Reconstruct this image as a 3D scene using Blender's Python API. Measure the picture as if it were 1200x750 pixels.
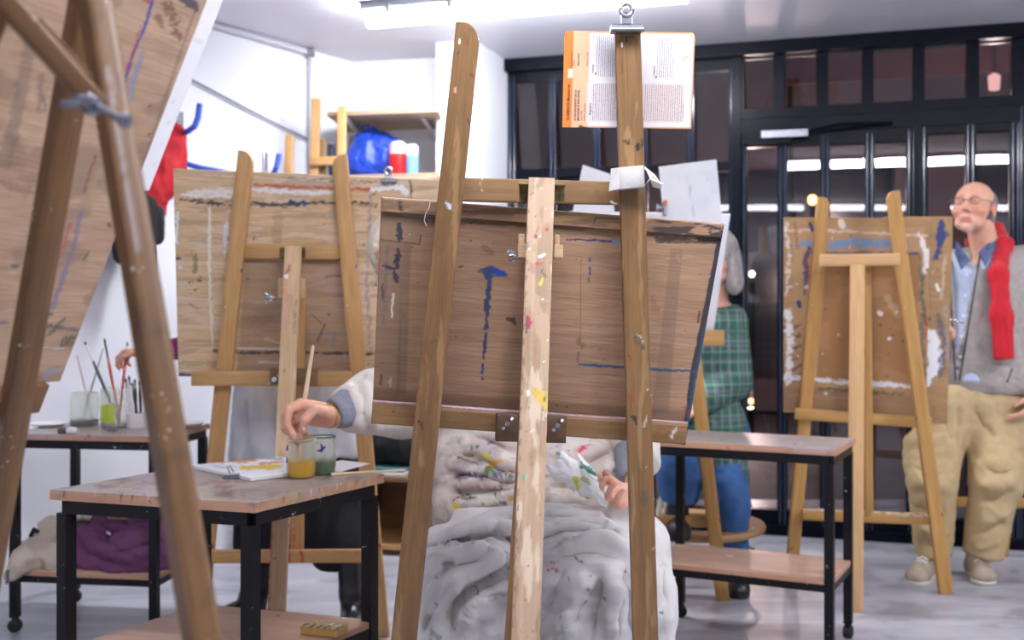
import bpy, math, random
import numpy as np
from mathutils import Vector, Matrix, Euler

C = bpy.context.scene.collection
for o in list(bpy.data.objects): bpy.data.objects.remove(o)

# ------------------------------------------------------------------ camera, world, exposure
F = 4000.0 / 3.0          # focal length in pixels for a 1200 px wide frame
CZ = 1.2                  # eye height
HY = 360.0                # row of the horizon
cam_data = bpy.data.cameras.new('camera')
cam = bpy.data.objects.new('camera', cam_data); C.objects.link(cam)
cam.location = (0, 0, CZ); cam.rotation_euler = (math.pi/2, 0, 0)
cam_data.sensor_width = 36; cam_data.lens = 40; cam_data.shift_y = -15/1200
cam_data.clip_start = 0.05; cam_data.clip_end = 200
cam_data.dof.use_dof = True; cam_data.dof.focus_distance = 2.42; cam_data.dof.aperture_fstop = 3.6
bpy.context.scene.camera = cam
vs = bpy.context.scene.view_settings
vs.view_transform = 'Standard'; vs.look = 'None'; vs.gamma = 1; vs.use_curve_mapping = False
vs.exposure = 0.0
LAMP = 102.0               # radiance of the fluorescent diffusers
world = bpy.data.worlds.new('night'); bpy.context.scene.world = world; world.use_nodes = True
wn = world.node_tree.nodes; wl = world.node_tree.links
bg = wn['Background']; bg.inputs[1].default_value = 1.0
wt = wn.new('ShaderNodeTexCoord'); wz = wn.new('ShaderNodeSeparateXYZ'); wr = wn.new('ShaderNodeValToRGB')
wl.new(wt.outputs['Generated'], wz.inputs[0]); wl.new(wz.outputs[2], wr.inputs[0]); wl.new(wr.outputs[0], bg.inputs[0])
wr.color_ramp.elements[0].color = (.03, .022, .024, 1); wr.color_ramp.elements[1].color = (.012, .014, .025, 1)

def P(px, py, D): return Vector(((px-600)/F*D, D, CZ-(py-HY)/F*D))
def T(px, py, z):
    D = (CZ-z)*F/(py-HY); return Vector(((px-600)/F*D, D, z))
def proj(v):
    v = np.asarray(v); return 600+v[:, 0]/v[:, 1]*F, HY-(v[:, 2]-CZ)/v[:, 1]*F
def lin(c):
    return tuple(((x/255)/12.92 if x/255 <= .04045 else ((x/255+.055)/1.055)**2.4) for x in c)

# ------------------------------------------------------------------ noise (numpy)
def _h(i, j, k, s):
    n = (i*374761393 + j*668265263 + k*1442695041 + s*974711) & 0x7fffffff
    n = ((n ^ (n >> 13))*1274126177) & 0x7fffffff
    return ((n ^ (n >> 16)) & 0xffff)/65535.0
def vn(x, y, z=0.0, s=0):
    x, y, z = np.broadcast_arrays(np.asarray(x, float), np.asarray(y, float), np.asarray(z, float))
    i, j, k = np.floor(x).astype(np.int64), np.floor(y).astype(np.int64), np.floor(z).astype(np.int64)
    a, b, c = x-i, y-j, z-k
    a, b, c = a*a*(3-2*a), b*b*(3-2*b), c*c*(3-2*c)
    r = 0
    for dx in (0, 1):
        for dy in (0, 1):
            for dz in (0, 1):
                r = r + _h(i+dx, j+dy, k+dz, s)*(a if dx else 1-a)*(b if dy else 1-b)*(c if dz else 1-c)
    return r
def fbm(x, y, z=0.0, s=0, o=3):
    r, w, t = 0, .5, 0
    for q in range(o):
        f = 2**q; r = r+w*vn(np.asarray(x)*f, np.asarray(y)*f, np.asarray(z)*f, s+q*7); t += w; w *= .5
    return r/t
def sst(a, b, x):
    t = np.clip((x-a)/(b-a+1e-9), 0, 1); return t*t*(3-2*t)

class Paint:
    """paint marks on a surface: px,py are 2D coordinates of its vertices"""
    def __init__(s, px, py):
        s.x = np.asarray(px, float); s.y = np.asarray(py, float)
        s.rgb = np.zeros((len(s.x), 3)); s.a = np.zeros(len(s.x)); s.seed = 1
    def over(s, m, col):
        c = np.array(lin(col)); m = np.clip(m, 0, 1)
        na = m+s.a*(1-m); d = np.maximum(na, 1e-6)
        s.rgb = (c[None]*m[:, None]+s.rgb*(s.a*(1-m))[:, None])/d[:, None]; s.a = na
    def stroke(s, pts, w, col, a=1, rough=.5, streak=0, f=.25):
        s.seed += 1; ws = w if isinstance(w, (list, tuple)) else [w]*len(pts)
        best = np.full(len(s.x), 1e9)
        X = s.x+(fbm(s.x*f, s.y*f, 0, s.seed)-.5)*rough*2.4*max(ws)**.5; Y = s.y+(fbm(s.x*f, s.y*f, 9, s.seed)-.5)*rough*2.4*max(ws)**.5
        for i in range(max(1, len(pts)-1)):
            a0 = pts[i]; b0 = pts[min(i+1, len(pts)-1)]
            dx, dy = b0[0]-a0[0], b0[1]-a0[1]; L = dx*dx+dy*dy+1e-9
            t = np.clip(((X-a0[0])*dx+(Y-a0[1])*dy)/L, 0, 1)
            d = np.hypot(X-a0[0]-t*dx, Y-a0[1]-t*dy)-(ws[i]*(1-t)+ws[min(i+1, len(ws)-1)]*t)/2
            best = np.minimum(best, d)
        m = sst(.6, -.6, best)*a
        if streak: m = m*sst(streak-.22, streak+.08, fbm(s.x*.12, s.y*.5, 3, s.seed+50))
        s.over(m, col)
    def rect(s, x0, y0, x1, y1, col, a=1, rough=.4):
        n = (fbm(s.x*.2, s.y*.2, 1, s.seed)-.5)*rough*6; s.seed += 1
        d = np.maximum(np.maximum(x0-s.x, s.x-x1), np.maximum(y0-s.y, s.y-y1))+n
        s.over(sst(.7, -.7, d)*a, col)
    def quad(s, q, col, a=1, soft=1.0):
        d = np.full(len(s.x), -1e9)
        for i in range(len(q)):
            (x0, y0), (x1, y1) = q[i], q[(i+1) % len(q)]
            L = math.hypot(x1-x0, y1-y0); d = np.maximum(d, ((s.x-x0)*(y1-y0)-(s.y-y0)*(x1-x0))/L)
        s.over(sst(soft, -soft, d)*a, col)
    def splat(s, n, box, cols, r0, r1, seed, a=1, st=1):
        R = random.Random(seed)
        for _ in range(n):
            x, y = R.uniform(box[0], box[2]), R.uniform(box[1], box[3]); r = r0+(r1-r0)*R.random()**3
            c = cols[R.randrange(len(cols))]; e = R.uniform(.6, 1.6)*st
            sel = (abs(s.x-x) < r*4) & (abs(s.y-y) < r*4*max(1, st))
            if not sel.any(): continue
            m = np.zeros(len(s.x)); X, Y = s.x[sel], s.y[sel]
            d = np.hypot((X-x)*e**.5, (Y-y)/e**.5)-r+(fbm(X*.6/r, Y*.6/r, 0, seed+_)-.5)*r*1.2
            m[sel] = sst(.35, -.35, d)*a; s.over(m, c)
    def smear(s, box, col, sx, sy, thr, a, seed, soft=.08):
        n = fbm(s.x*sx, s.y*sy, 2, seed, 4)
        d = np.maximum(np.maximum(box[0]-s.x, s.x-box[2]), np.maximum(box[1]-s.y, s.y-box[3]))
        s.over(sst(thr, thr+soft, n)*sst(2, -2, d)*a, col)
    def rgba(s): return np.concatenate([s.rgb, s.a[:, None]], 1).astype(np.float32)

# ------------------------------------------------------------------ materials
def nd(nt, t, **kw):
    n = nt.nodes.new(t)
    for k, v in kw.items(): setattr(n, k, v)
    return n
def mixc(nt, fac, a, b, mode='MIX'):
    m = nd(nt, 'ShaderNodeMix', data_type='RGBA', blend_type=mode)
    for s, v in ((0, fac), (6, a), (7, b)):
        if isinstance(v, (int, float)): m.inputs[s].default_value = v
        elif isinstance(v, tuple): m.inputs[s].default_value = (*v[:3], 1)
        else: nt.links.new(v, m.inputs[s])
    return m.outputs[2]
def pmat(name, c1, c2=None, sc=(8, 8, 8), rough=.6, metal=0, bump=0, bsc=40, specks=0, dirt=0, spec=.5, sheen=0, vary=0, fine=None, sss=0, coat=0):
    m = bpy.data.materials.new(name); m.use_nodes = True; nt = m.node_tree; L = nt.links
    b = nt.nodes['Principled BSDF']
    tc = nd(nt, 'ShaderNodeTexCoord'); mp = nd(nt, 'ShaderNodeMapping'); mp.inputs['Scale'].default_value = sc
    L.new(tc.outputs['Object'], mp.inputs[0])
    oi = nd(nt, 'ShaderNodeObjectInfo')
    ad = nd(nt, 'ShaderNodeVectorMath', operation='ADD'); ml = nd(nt, 'ShaderNodeVectorMath', operation='SCALE'); ml.inputs['Scale'].default_value = 37
    cb = nd(nt, 'ShaderNodeCombineXYZ'); L.new(oi.outputs['Random'], cb.inputs[0]); L.new(oi.outputs['Random'], cb.inputs[1])
    L.new(cb.outputs[0], ml.inputs[0]); L.new(ml.outputs[0], ad.inputs[0]); L.new(mp.outputs[0], ad.inputs[1])
    nz = nd(nt, 'ShaderNodeTexNoise'); nz.inputs['Detail'].default_value = 5; nz.inputs['Roughness'].default_value = .62; nz.inputs['Scale'].default_value = 1
    L.new(ad.outputs[0], nz.inputs['Vector'])
    rp = nd(nt, 'ShaderNodeMapRange'); rp.inputs[1].default_value = .3; rp.inputs[2].default_value = .7; L.new(nz.outputs[0], rp.inputs[0])
    col = mixc(nt, rp.outputs[0], lin(c1), lin(c2 or c1))
    if fine:     # fine fibres along x
        m2 = nd(nt, 'ShaderNodeMapping'); m2.inputs['Scale'].default_value = fine; L.new(tc.outputs['Object'], m2.inputs[0])
        n2 = nd(nt, 'ShaderNodeTexNoise'); n2.inputs['Scale'].default_value = 1; n2.inputs['Detail'].default_value = 3; L.new(m2.outputs[0], n2.inputs['Vector'])
        r2 = nd(nt, 'ShaderNodeMapRange'); r2.inputs[1].default_value = .25; r2.inputs[2].default_value = .75; r2.inputs[3].default_value = .74; r2.inputs[4].default_value = 1.12; L.new(n2.outputs[0], r2.inputs[0])
        cc = nd(nt, 'ShaderNodeCombineColor')
        for q in range(3): L.new(r2.outputs[0], cc.inputs[q])
        col = mixc(nt, 1.0, col, cc.outputs[0], 'MULTIPLY')
    if dirt:
        n3 = nd(nt, 'ShaderNodeTexNoise'); n3.inputs['Scale'].default_value = 7; n3.inputs['Detail'].default_value = 6; L.new(tc.outputs['Object'], n3.inputs['Vector'])
        r3 = nd(nt, 'ShaderNodeMapRange'); r3.inputs[1].default_value = .52; r3.inputs[2].default_value = .75; r3.inputs[4].default_value = dirt; L.new(n3.outputs[0], r3.inputs[0])
        col = mixc(nt, r3.outputs[0], col, lin((70, 58, 48)))
    if specks:
        vo = nd(nt, 'ShaderNodeTexVoronoi'); vo.inputs['Scale'].default_value = specks; vo.inputs['Randomness'].default_value = 1
        n4 = nd(nt, 'ShaderNodeTexNoise'); n4.inputs['Scale'].default_value = specks*1.7; L.new(tc.outputs['Object'], n4.inputs['Vector'])
        L.new(mixc(nt, .06, tc.outputs['Object'], n4.outputs[1]), vo.inputs['Vector'])
        r4 = nd(nt, 'ShaderNodeMath', operation='LESS_THAN'); r4.inputs[1].default_value = .12; L.new(vo.outputs['Distance'], r4.inputs[0])
        hs = nd(nt, 'ShaderNodeSeparateColor'); L.new(vo.outputs['Color'], hs.inputs[0])
        g4 = nd(nt, 'ShaderNodeMath', operation='GREATER_THAN'); g4.inputs[1].default_value = .55; L.new(hs.outputs[0], g4.inputs[0])
        mm = nd(nt, 'ShaderNodeMath', operation='MULTIPLY'); L.new(r4.outputs[0], mm.inputs[0]); L.new(g4.outputs[0], mm.inputs[1])
        cr = nd(nt, 'ShaderNodeValToRGB'); cr.color_ramp.interpolation = 'CONSTANT'; L.new(hs.outputs[1], cr.inputs[0])
        pal = [(235, 235, 230), (60, 50, 45), (235, 232, 225), (150, 40, 30), (60, 80, 130), (200, 190, 170), (70, 90, 60)]
        el = cr.color_ramp.elements
        while len(el) < len(pal): el.new(.5)
        for q, pc in enumerate(pal): el[q].position = q/len(pal); el[q].color = (*lin(pc), 1)
        col = mixc(nt, mm.outputs[0], col, cr.outputs[0])
    if vary:
        hv = nd(nt, 'ShaderNodeHueSaturation'); rv = nd(nt, 'ShaderNodeMapRange'); rv.inputs[3].default_value = 1-vary; rv.inputs[4].default_value = 1+vary
        L.new(oi.outputs['Random'], rv.inputs[0]); L.new(rv.outputs[0], hv.inputs['Value']); L.new(col, hv.inputs['Color']); col = hv.outputs[0]
    at = nd(nt, 'ShaderNodeAttribute', attribute_name='paint')
    af = nd(nt, 'ShaderNodeAttribute', attribute_name='paint_cover'); col = mixc(nt, af.outputs['Fac'], col, at.outputs['Color'])
    L.new(col, b.inputs['Base Color'])
    b.inputs['Roughness'].default_value = rough; b.inputs['Metallic'].default_value = metal
    b.inputs['Specular IOR Level'].default_value = spec
    if coat: b.inputs['Coat Weight'].default_value = coat; b.inputs['Coat Roughness'].default_value = .15
    if sheen: b.inputs['Sheen Weight'].default_value = sheen
    if sss:
        b.inputs['Subsurface Weight'].default_value = sss; b.inputs['Subsurface Radius'].default_value = (.012, .004, .002); b.inputs['Subsurface Scale'].default_value = 1
    if bump:
        bn = nd(nt, 'ShaderNodeTexNoise'); bn.inputs['Scale'].default_value = bsc; bn.inputs['Detail'].default_value = 4
        L.new(ad.outputs[0] if fine else tc.outputs['Object'], bn.inputs['Vector'])
        if fine: bn.inputs['Scale'].default_value = 2
        bp = nd(nt, 'ShaderNodeBump'); bp.inputs['Strength'].default_value = bump; bp.inputs['Distance'].default_value = .004
        L.new(bn.outputs[0], bp.inputs['Height']); L.new(bp.outputs[0], b.inputs['Normal'])
    return m
def emis(name, col, s):
    m = bpy.data.materials.new(name); m.use_nodes = True; nt = m.node_tree; nt.nodes.clear()
    e = nd(nt, 'ShaderNodeEmission'); e.inputs[0].default_value = (*lin(col), 1); e.inputs[1].default_value = s
    o = nd(nt, 'ShaderNodeOutputMaterial'); nt.links.new(e.outputs[0], o.inputs[0]); return m
def glass(name, tint=(250, 252, 252), ior=1.5, rough=0.0, haze=0.0, hazec=(200, 200, 195)):
    m = bpy.data.materials.new(name); m.use_nodes = True; nt = m.node_tree; nt.nodes.clear(); L = nt.links
    tr = nd(nt, 'ShaderNodeBsdfTransparent'); tr.inputs[0].default_value = (*lin(tint), 1)
    gl = nd(nt, 'ShaderNodeBsdfGlossy'); gl.inputs['Roughness'].default_value = rough
    lw_ = nd(nt, 'ShaderNodeLayerWeight'); lw_.inputs[0].default_value = .5
    pw = nd(nt, 'ShaderNodeMath', operation='POWER'); pw.inputs[1].default_value = 4; L.new(lw_.outputs['Facing'], pw.inputs[0])
    fr = nd(nt, 'ShaderNodeMath', operation='MULTIPLY_ADD'); fr.inputs[1].default_value = .8; fr.inputs[2].default_value = ((ior-1)/(ior+1))**2; L.new(pw.outputs[0], fr.inputs[0])
    mx = nd(nt, 'ShaderNodeMixShader'); L.new(fr.outputs[0], mx.inputs[0]); L.new(tr.outputs[0], mx.inputs[1]); L.new(gl.outputs[0], mx.inputs[2])
    out = mx.outputs[0]
    if haze:
        df = nd(nt, 'ShaderNodeBsdfTranslucent'); df.inputs[0].default_value = (*lin(hazec), 1)
        at = nd(nt, 'ShaderNodeAttribute', attribute_name='paint'); df2 = nd(nt, 'ShaderNodeBsdfDiffuse'); L.new(at.outputs['Color'], df2.inputs[0])
        m2 = nd(nt, 'ShaderNodeMixShader'); m2.inputs[0].default_value = haze; L.new(out, m2.inputs[1]); L.new(df.outputs[0], m2.inputs[2])
        m3 = nd(nt, 'ShaderNodeMixShader'); af = nd(nt, 'ShaderNodeAttribute', attribute_name='paint_cover'); L.new(af.outputs['Fac'], m3.inputs[0]); L.new(m2.outputs[0], m3.inputs[1]); L.new(df2.outputs[0], m3.inputs[2]); out = m3.outputs[0]
    o = nd(nt, 'ShaderNodeOutputMaterial'); L.new(out, o.inputs[0]); return m

WG = (2.2, 34, 34); WF = (9, 420, 420)
M = {}
M['oak'] = pmat('oak_beam', (146, 110, 68), (114, 83, 48), WG, .55, bump=.15, specks=22, fine=WF, dirt=.25)
M['oak2'] = pmat('golden_beam', (210, 165, 108), (186, 141, 86), WG, .55, bump=.12, specks=16, fine=WF, vary=.08, dirt=.12)
M['pale'] = pmat('pale_beam', (180, 152, 124), (162, 133, 104), WG, .6, bump=.12, fine=WF, specks=26)
M['pale2'] = pmat('pale_beam_far', (222, 188, 150), (200, 164, 122), WG, .6, fine=WF, specks=14)
M['fore'] = pmat('foreground_beam', (134, 98, 60), (100, 70, 42), WG, .45, bump=.1, fine=WF, specks=55, dirt=.35)
M['ply'] = pmat('plywood_brown', (174, 138, 108), (146, 112, 84), (1.6, 26, 26), .6, bump=.2, fine=(12, 300, 300), dirt=.25)
M['ply2'] = pmat('plywood_light', (232, 200, 160), (212, 177, 136), (1.6, 24, 24), .6, bump=.1, fine=(12, 260, 260), dirt=.15)
M['ply3'] = pmat('plywood_tan', (186, 148, 104), (164, 126, 84), (2, 20, 20), .6, fine=(12, 260, 260), dirt=.2)
M['edge'] = pmat('plywood_edge', (232, 212, 184), (214, 190, 160), (4, 90, 90), .6)
M['tabtop'] = pmat('worn_table_top', (190, 176, 168), (164, 150, 144), (5, 12, 12), .35, bump=.1, dirt=.45, specks=30)
M['rim'] = pmat('table_edge', (206, 160, 130), (186, 140, 110), (3, 60, 60), .5, specks=30)
M['shelfw'] = pmat('shelf_board', (214, 178, 154), (192, 154, 132), (2, 14, 14), .4, specks=10, dirt=.25)
M['black'] = pmat('black_tube', (12, 12, 15), (18, 18, 22), (20, 20, 20), .4, specks=40, spec=.3)
M['rubber'] = pmat('rubber', (24, 24, 26), None, rough=.6)
M['chrome'] = pmat('steel', (200, 200, 205), (170, 170, 176), rough=.25, metal=1)
M['dull'] = pmat('dull_steel', (150, 152, 160), (120, 122, 130), (60, 60, 60), .4, metal=.9)
M['brass'] = pmat('aged_brass', (120, 104, 66), (80, 72, 48), (60, 60, 60), .4, metal=.9)
M['wall'] = pmat('white_wall_paint', (236, 238, 244), (230, 232, 240), (2, 2, 2), .75, bump=.05, bsc=60)
M['ceil'] = pmat('ceiling_paint', (222, 222, 232), (212, 212, 224), (1, 1, 1), .42, bump=.05, bsc=20)
M['frame'] = pmat('dark_blue_metal', (9, 13, 24), (7, 10, 18), (10, 10, 10), .3, spec=.08)
M['white'] = pmat('white_plastic', (240, 240, 240), None, rough=.4)
M['paper'] = pmat('white_paper', (244, 244, 246), (238, 239, 243), rough=.8)
M['pane'] = glass('window_glass', (240, 240, 245), 1.55)
M['jar'] = glass('jar_glass', (244, 248, 246), 1.45, .02, .3, (244, 244, 232))
M['skin'] = pmat('skin', (230, 178, 152), (214, 156, 132), (30, 30, 30), .5, bump=.08, bsc=250, sss=.12)
M['lamp'] = emis('tube_light', (248, 249, 255), LAMP); M['lamp_soft'] = emis('softened_tube_light', (248, 248, 255), LAMP*.84); M['lamp_dim'] = emis('dimmed_tube_light', (248, 248, 255), LAMP*.22)  # front and rear tubes set weaker, to darken the near easels
M['grayp'] = pmat('grey_lamp_body', (128, 132, 140), None, rough=.45)

# ------------------------------------------------------------------ object helpers
WM = {}
def link(o, parent, Mw):
    C.objects.link(o)
    if parent is not None:
        o.parent = parent; o.matrix_basis = WM[parent].inverted() @ Mw
    else: o.matrix_basis = Mw
    WM[o] = Mw.copy(); return o
def thing(name, label, cat, loc=(0, 0, 0), rotz=0, group=None):
    o = bpy.data.objects.new(name, None); o.empty_display_size = .05
    link(o, None, Matrix.Translation(Vector(loc)) @ Matrix.Rotation(rotz, 4, 'Z'))
    return tag(o, label, cat, group)
def tag(o, label, cat, group=None, kind=None):
    o['label'] = label; o['category'] = cat
    if group: o['group'] = group
    if kind: o['kind'] = kind
    return o
def struct(o): o['kind'] = 'structure'; return o
def mesh_obj(name, v, f, mat, parent=None, Mw=None, smooth=True, rgba=None, mats=None, midx=None, world=False):
    """v are local to Mw unless world=True"""
    v = np.asarray(v, float); Mw = Mw or Matrix.Identity(4)
    if world:
        Mi = np.array(Mw.inverted()); v = v@Mi[:3, :3].T+Mi[:3, 3]
    me = bpy.data.meshes.new(name); me.from_pydata(v.tolist(), [], [list(map(int, q)) for q in f]); me.update()
    for m in (mats or [mat]): me.materials.append(m)
    if midx is not None: me.polygons.foreach_set('material_index', np.asarray(midx, dtype=np.int32))
    me.polygons.foreach_set('use_smooth', [bool(smooth)]*len(me.polygons))
    if rgba is not None:
        rr = np.array(rgba, np.float32); fa = me.attributes.new('paint_cover', 'FLOAT', 'POINT'); fa.data.foreach_set('value', rr[:, 3].copy()); rr[:, 3] = 1; ca = me.color_attributes.new('paint', 'FLOAT_COLOR', 'POINT'); ca.data.foreach_set('color', rr.ravel())
    if smooth == 'auto':
        try: me.set_sharp_from_angle(angle=math.radians(40))
        except Exception: pass
    return link(bpy.data.objects.new(name, me), parent, Mw)
class MB:
    """collects shapes (world coordinates) into one mesh"""
    def __init__(s): s.v = []; s.f = []
    def add(s, v, f):
        n = len(s.v); s.v += [tuple(q) for q in v]; s.f += [[i+n for i in q] for q in f]; return s
    def box(s, lo, hi, M_=None, bev=0):
        x0, y0, z0 = lo; x1, y1, z1 = hi
        if bev <= 0:
            v = [(x, y, z) for z in (z0, z1) for y in (y0, y1) for x in (x0, x1)]
            f = [(0, 2, 3, 1), (4, 5, 7, 6), (0, 1, 5, 4), (2, 6, 7, 3), (0, 4, 6, 2), (1, 3, 7, 5)]
        else:
            b = bev; v = []; idx = {}
            for sx in (0, 1):
                for sy in (0, 1):
                    for sz in (0, 1):
                        X, Y, Z = (x0, x1)[sx], (y0, y1)[sy], (z0, z1)[sz]
                        gx, gy, gz = (b, -b)[sx], (b, -b)[sy], (b, -b)[sz]
                        idx[sx, sy, sz] = len(v); v += [(X, Y+gy, Z+gz), (X+gx, Y, Z+gz), (X+gx, Y+gy, Z)]
            f = []
            for a in range(3):
                for s_ in (0, 1):
                    def I(p, q, a=a, s_=s_):
                        c = [0, 0, 0]; c[a] = s_; c[(a+1) % 3] = p; c[(a+2) % 3] = q; return idx[tuple(c)]
                    q = [I(0, 0)+a, I(1, 0)+a, I(1, 1)+a, I(0, 1)+a]; f.append(q if s_ else q[::-1])
            for a in range(3):
                for p in (0, 1):
                    for q in (0, 1):
                        c = [0, 0, 0]; c[(a+1) % 3] = p; c[(a+2) % 3] = q; c[a] = 0; i0 = idx[tuple(c)]; c[a] = 1; i1 = idx[tuple(c)]
                        b1, b2 = (a+1) % 3, (a+2) % 3; w = [i0+b1, i1+b1, i1+b2, i0+b2]; f.append(w if (p == q) else w[::-1])
            for k, i0 in idx.items(): f.append([i0, i0+1, i0+2] if sum(k) % 2 == 1 else [i0, i0+2, i0+1])
        if M_ is not None: v = [M_ @ Vector(q) for q in v]
        return s.add(v, f)
    def tube(s, pts, r, n=10, caps=True):
        pts = [Vector(p) for p in pts]; rs = r if isinstance(r, (list, tuple)) else [r]*len(pts)
        v, f = [], []; prev = None
        for i, p in enumerate(pts):
            d = (pts[min(i+1, len(pts)-1)]-pts[max(i-1, 0)]).normalized()
            a = prev if prev is not None else (Vector((0, 0, 1)) if abs(d.z) < .9 else Vector((1, 0, 0)))
            a = (a-d*a.dot(d)).normalized(); prev = a; b = d.cross(a)
            for k in range(n):
                t = 2*math.pi*k/n; v.append(p+(a*math.cos(t)+b*math.sin(t))*rs[i])
        for i in range(len(pts)-1):
            for k in range(n): f.append((i*n+k, i*n+(k+1) % n, (i+1)*n+(k+1) % n, (i+1)*n+k))
        if caps: f.append(list(range(n))[::-1]); f.append([(len(pts)-1)*n+k for k in range(n)])
        return s.add(v, f)
    def lathe(s, prof, c=(0, 0, 0), n=28, M_=None):
        v, f = [], []; m = len(prof)
        for k in range(n):
            t = 2*math.pi*k/n
            for r, z in prof: v.append(Vector((r*math.cos(t), r*math.sin(t), z)))
        v = [(M_ @ q if M_ is not None else q)+Vector(c) for q in v]
        for k in range(n):
            for i in range(m-1):
                a, b = k*m+i, ((k+1) % n)*m+i; f.append((a, b, b+1, a+1))
        return s.add(v, f)
    def build(s, name, mat, parent=None, smooth='auto', rgba=None, Mw=None):
        return mesh_obj(name, s.v, s.f, mat, parent, Mw if Mw is not None else (WM[parent] if parent is not None else Matrix.Identity(4)), smooth, rgba, world=True)
def root_mesh(mb, name, mat, label, cat, loc, group=None, smooth='auto', rgba=None):
    o = mb.build(name, mat, None, smooth, rgba, Matrix.Translation(Vector(loc))); return tag(o, label, cat, group)

def slab(name, bl, br, tr, tl, t, mat, parent, paint=None, nx=0, ny=0, top=None, edge=None, vert=False, Mroot=None, bev=.0012):
    """a board or beam given by the four corners of its visible face; local X follows the grain"""
    bl, br, tr, tl = map(Vector, (bl, br, tr, tl))
    U = ((br-bl)+(tr-tl)).normalized(); V = ((tl-bl)+(tr-br)); V = (V-U*V.dot(U)).normalized(); N = U.cross(V)
    W = ((br-bl).length+(tr-tl).length)/2; H = ((tl-bl).length+(tr-br).length)/2
    nx = nx or max(2, min(10, int(W/.05))); ny = ny or max(2, min(10, int(H/.05)))
    if vert: X, Y = V, -U
    else: X, Y = U, V
    Mw = Matrix(((X.x, Y.x, N.x, bl.x), (X.y, Y.y, N.y, bl.y), (X.z, Y.z, N.z, bl.z), (0, 0, 0, 1)))
    e = min(bev*1.4, W/8, H/8)
    us = np.concatenate([[0, e/W], np.linspace(0, 1, nx+1)[1:-1], [1-e/W, 1]]) if nx > 1 else np.array([0, 1.])
    vv = np.concatenate([[0, e/H], np.linspace(0, 1, ny+1)[1:-1], [1-e/H, 1]])
    gu, gv = np.meshgrid(us, vv); nu, nv = len(us), len(vv)
    A = [np.array(q) for q in (bl, br, tr, tl)]
    gv2 = gv.copy()
    if top is not None: gv2 = gv*np.array([[top(u, W, H) for u in us]])
    pts = ((1-gu)*(1-gv2))[..., None]*A[0]+(gu*(1-gv2))[..., None]*A[1]+(gu*gv2)[..., None]*A[2]+((1-gu)*gv2)[..., None]*A[3]
    pts = pts.reshape(-1, 3); n = len(pts); Nn = np.array(N)
    idx = np.arange(n).reshape(nv, nu)
    ring = list(idx[0, :])+list(idx[1:, -1])+list(idx[-1, :-1][::-1])+list(idx[1:-1, 0][::-1])
    fr = pts.copy(); fr[ring] -= Nn*min(bev, t/4)
    back = pts[ring]-Nn*t
    v = np.concatenate([fr, back])
    f = [(idx[j, i], idx[j, i+1], idx[j+1, i+1], idx[j+1, i]) for j in range(nv-1) for i in range(nu-1)]; nf = len(f)
    m = len(ring)
    for k in range(m): f.append((ring[(k+1) % m], ring[k], n+k, n+(k+1) % m))
    f.append([n+k for k in range(m)][::-1])
    rgba = None
    if paint is not None:
        px, py = proj(v); p = Paint(px, py); paint(p); rgba = p.rgba(); rgba[n:, 3] *= .35
    mats, mi = ([mat], None)
    if edge is not None: mats = [mat, edge]; mi = [0]*nf+[1]*m+[0]
    par = parent
    Mx = Mw
    o = mesh_obj(name, v, f, mat, par, Mx, 'auto' if len(f) < 3000 else False, rgba, mats, mi, world=True)
    return o
def round_top(side=1, r=.5):
    def fn(u, W, H):
        q = u if side > 0 else 1-u
        c = W*r; x = q*W
        return 1-(0 if x < W-c else (c-math.sqrt(max(0, c*c-(x-(W-c))**2))))/H - (0.0 if x > W*.15 else .15*(W*.15-x)/H)
    return fn
def beam(name, p0, p1, w, t, mat, parent, w1=None, hint=(0, -1, 0), paint=None, res=.012, top=None, edge=None):
    """p0 lower/left end, p1 upper/right end of the centre line of the visible face"""
    p0, p1 = Vector(p0), Vector(p1); w1 = w1 or w
    a = (p1-p0).normalized(); N = Vector(hint); N = (N-a*N.dot(a)).normalized(); S = a.cross(N)   # S: to the right when looking at face with a up
    L = (p1-p0).length
    nx = max(3, int(max(w, w1)/res)); ny = max(3, int(L/res)) if paint else 4
    return slab(name, p0-S*w/2, p0+S*w/2, p1+S*w1/2, p1-S*w1/2, t, mat, parent, paint, nx if (paint or top) else 3, ny, top, edge, vert=True)

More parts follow.
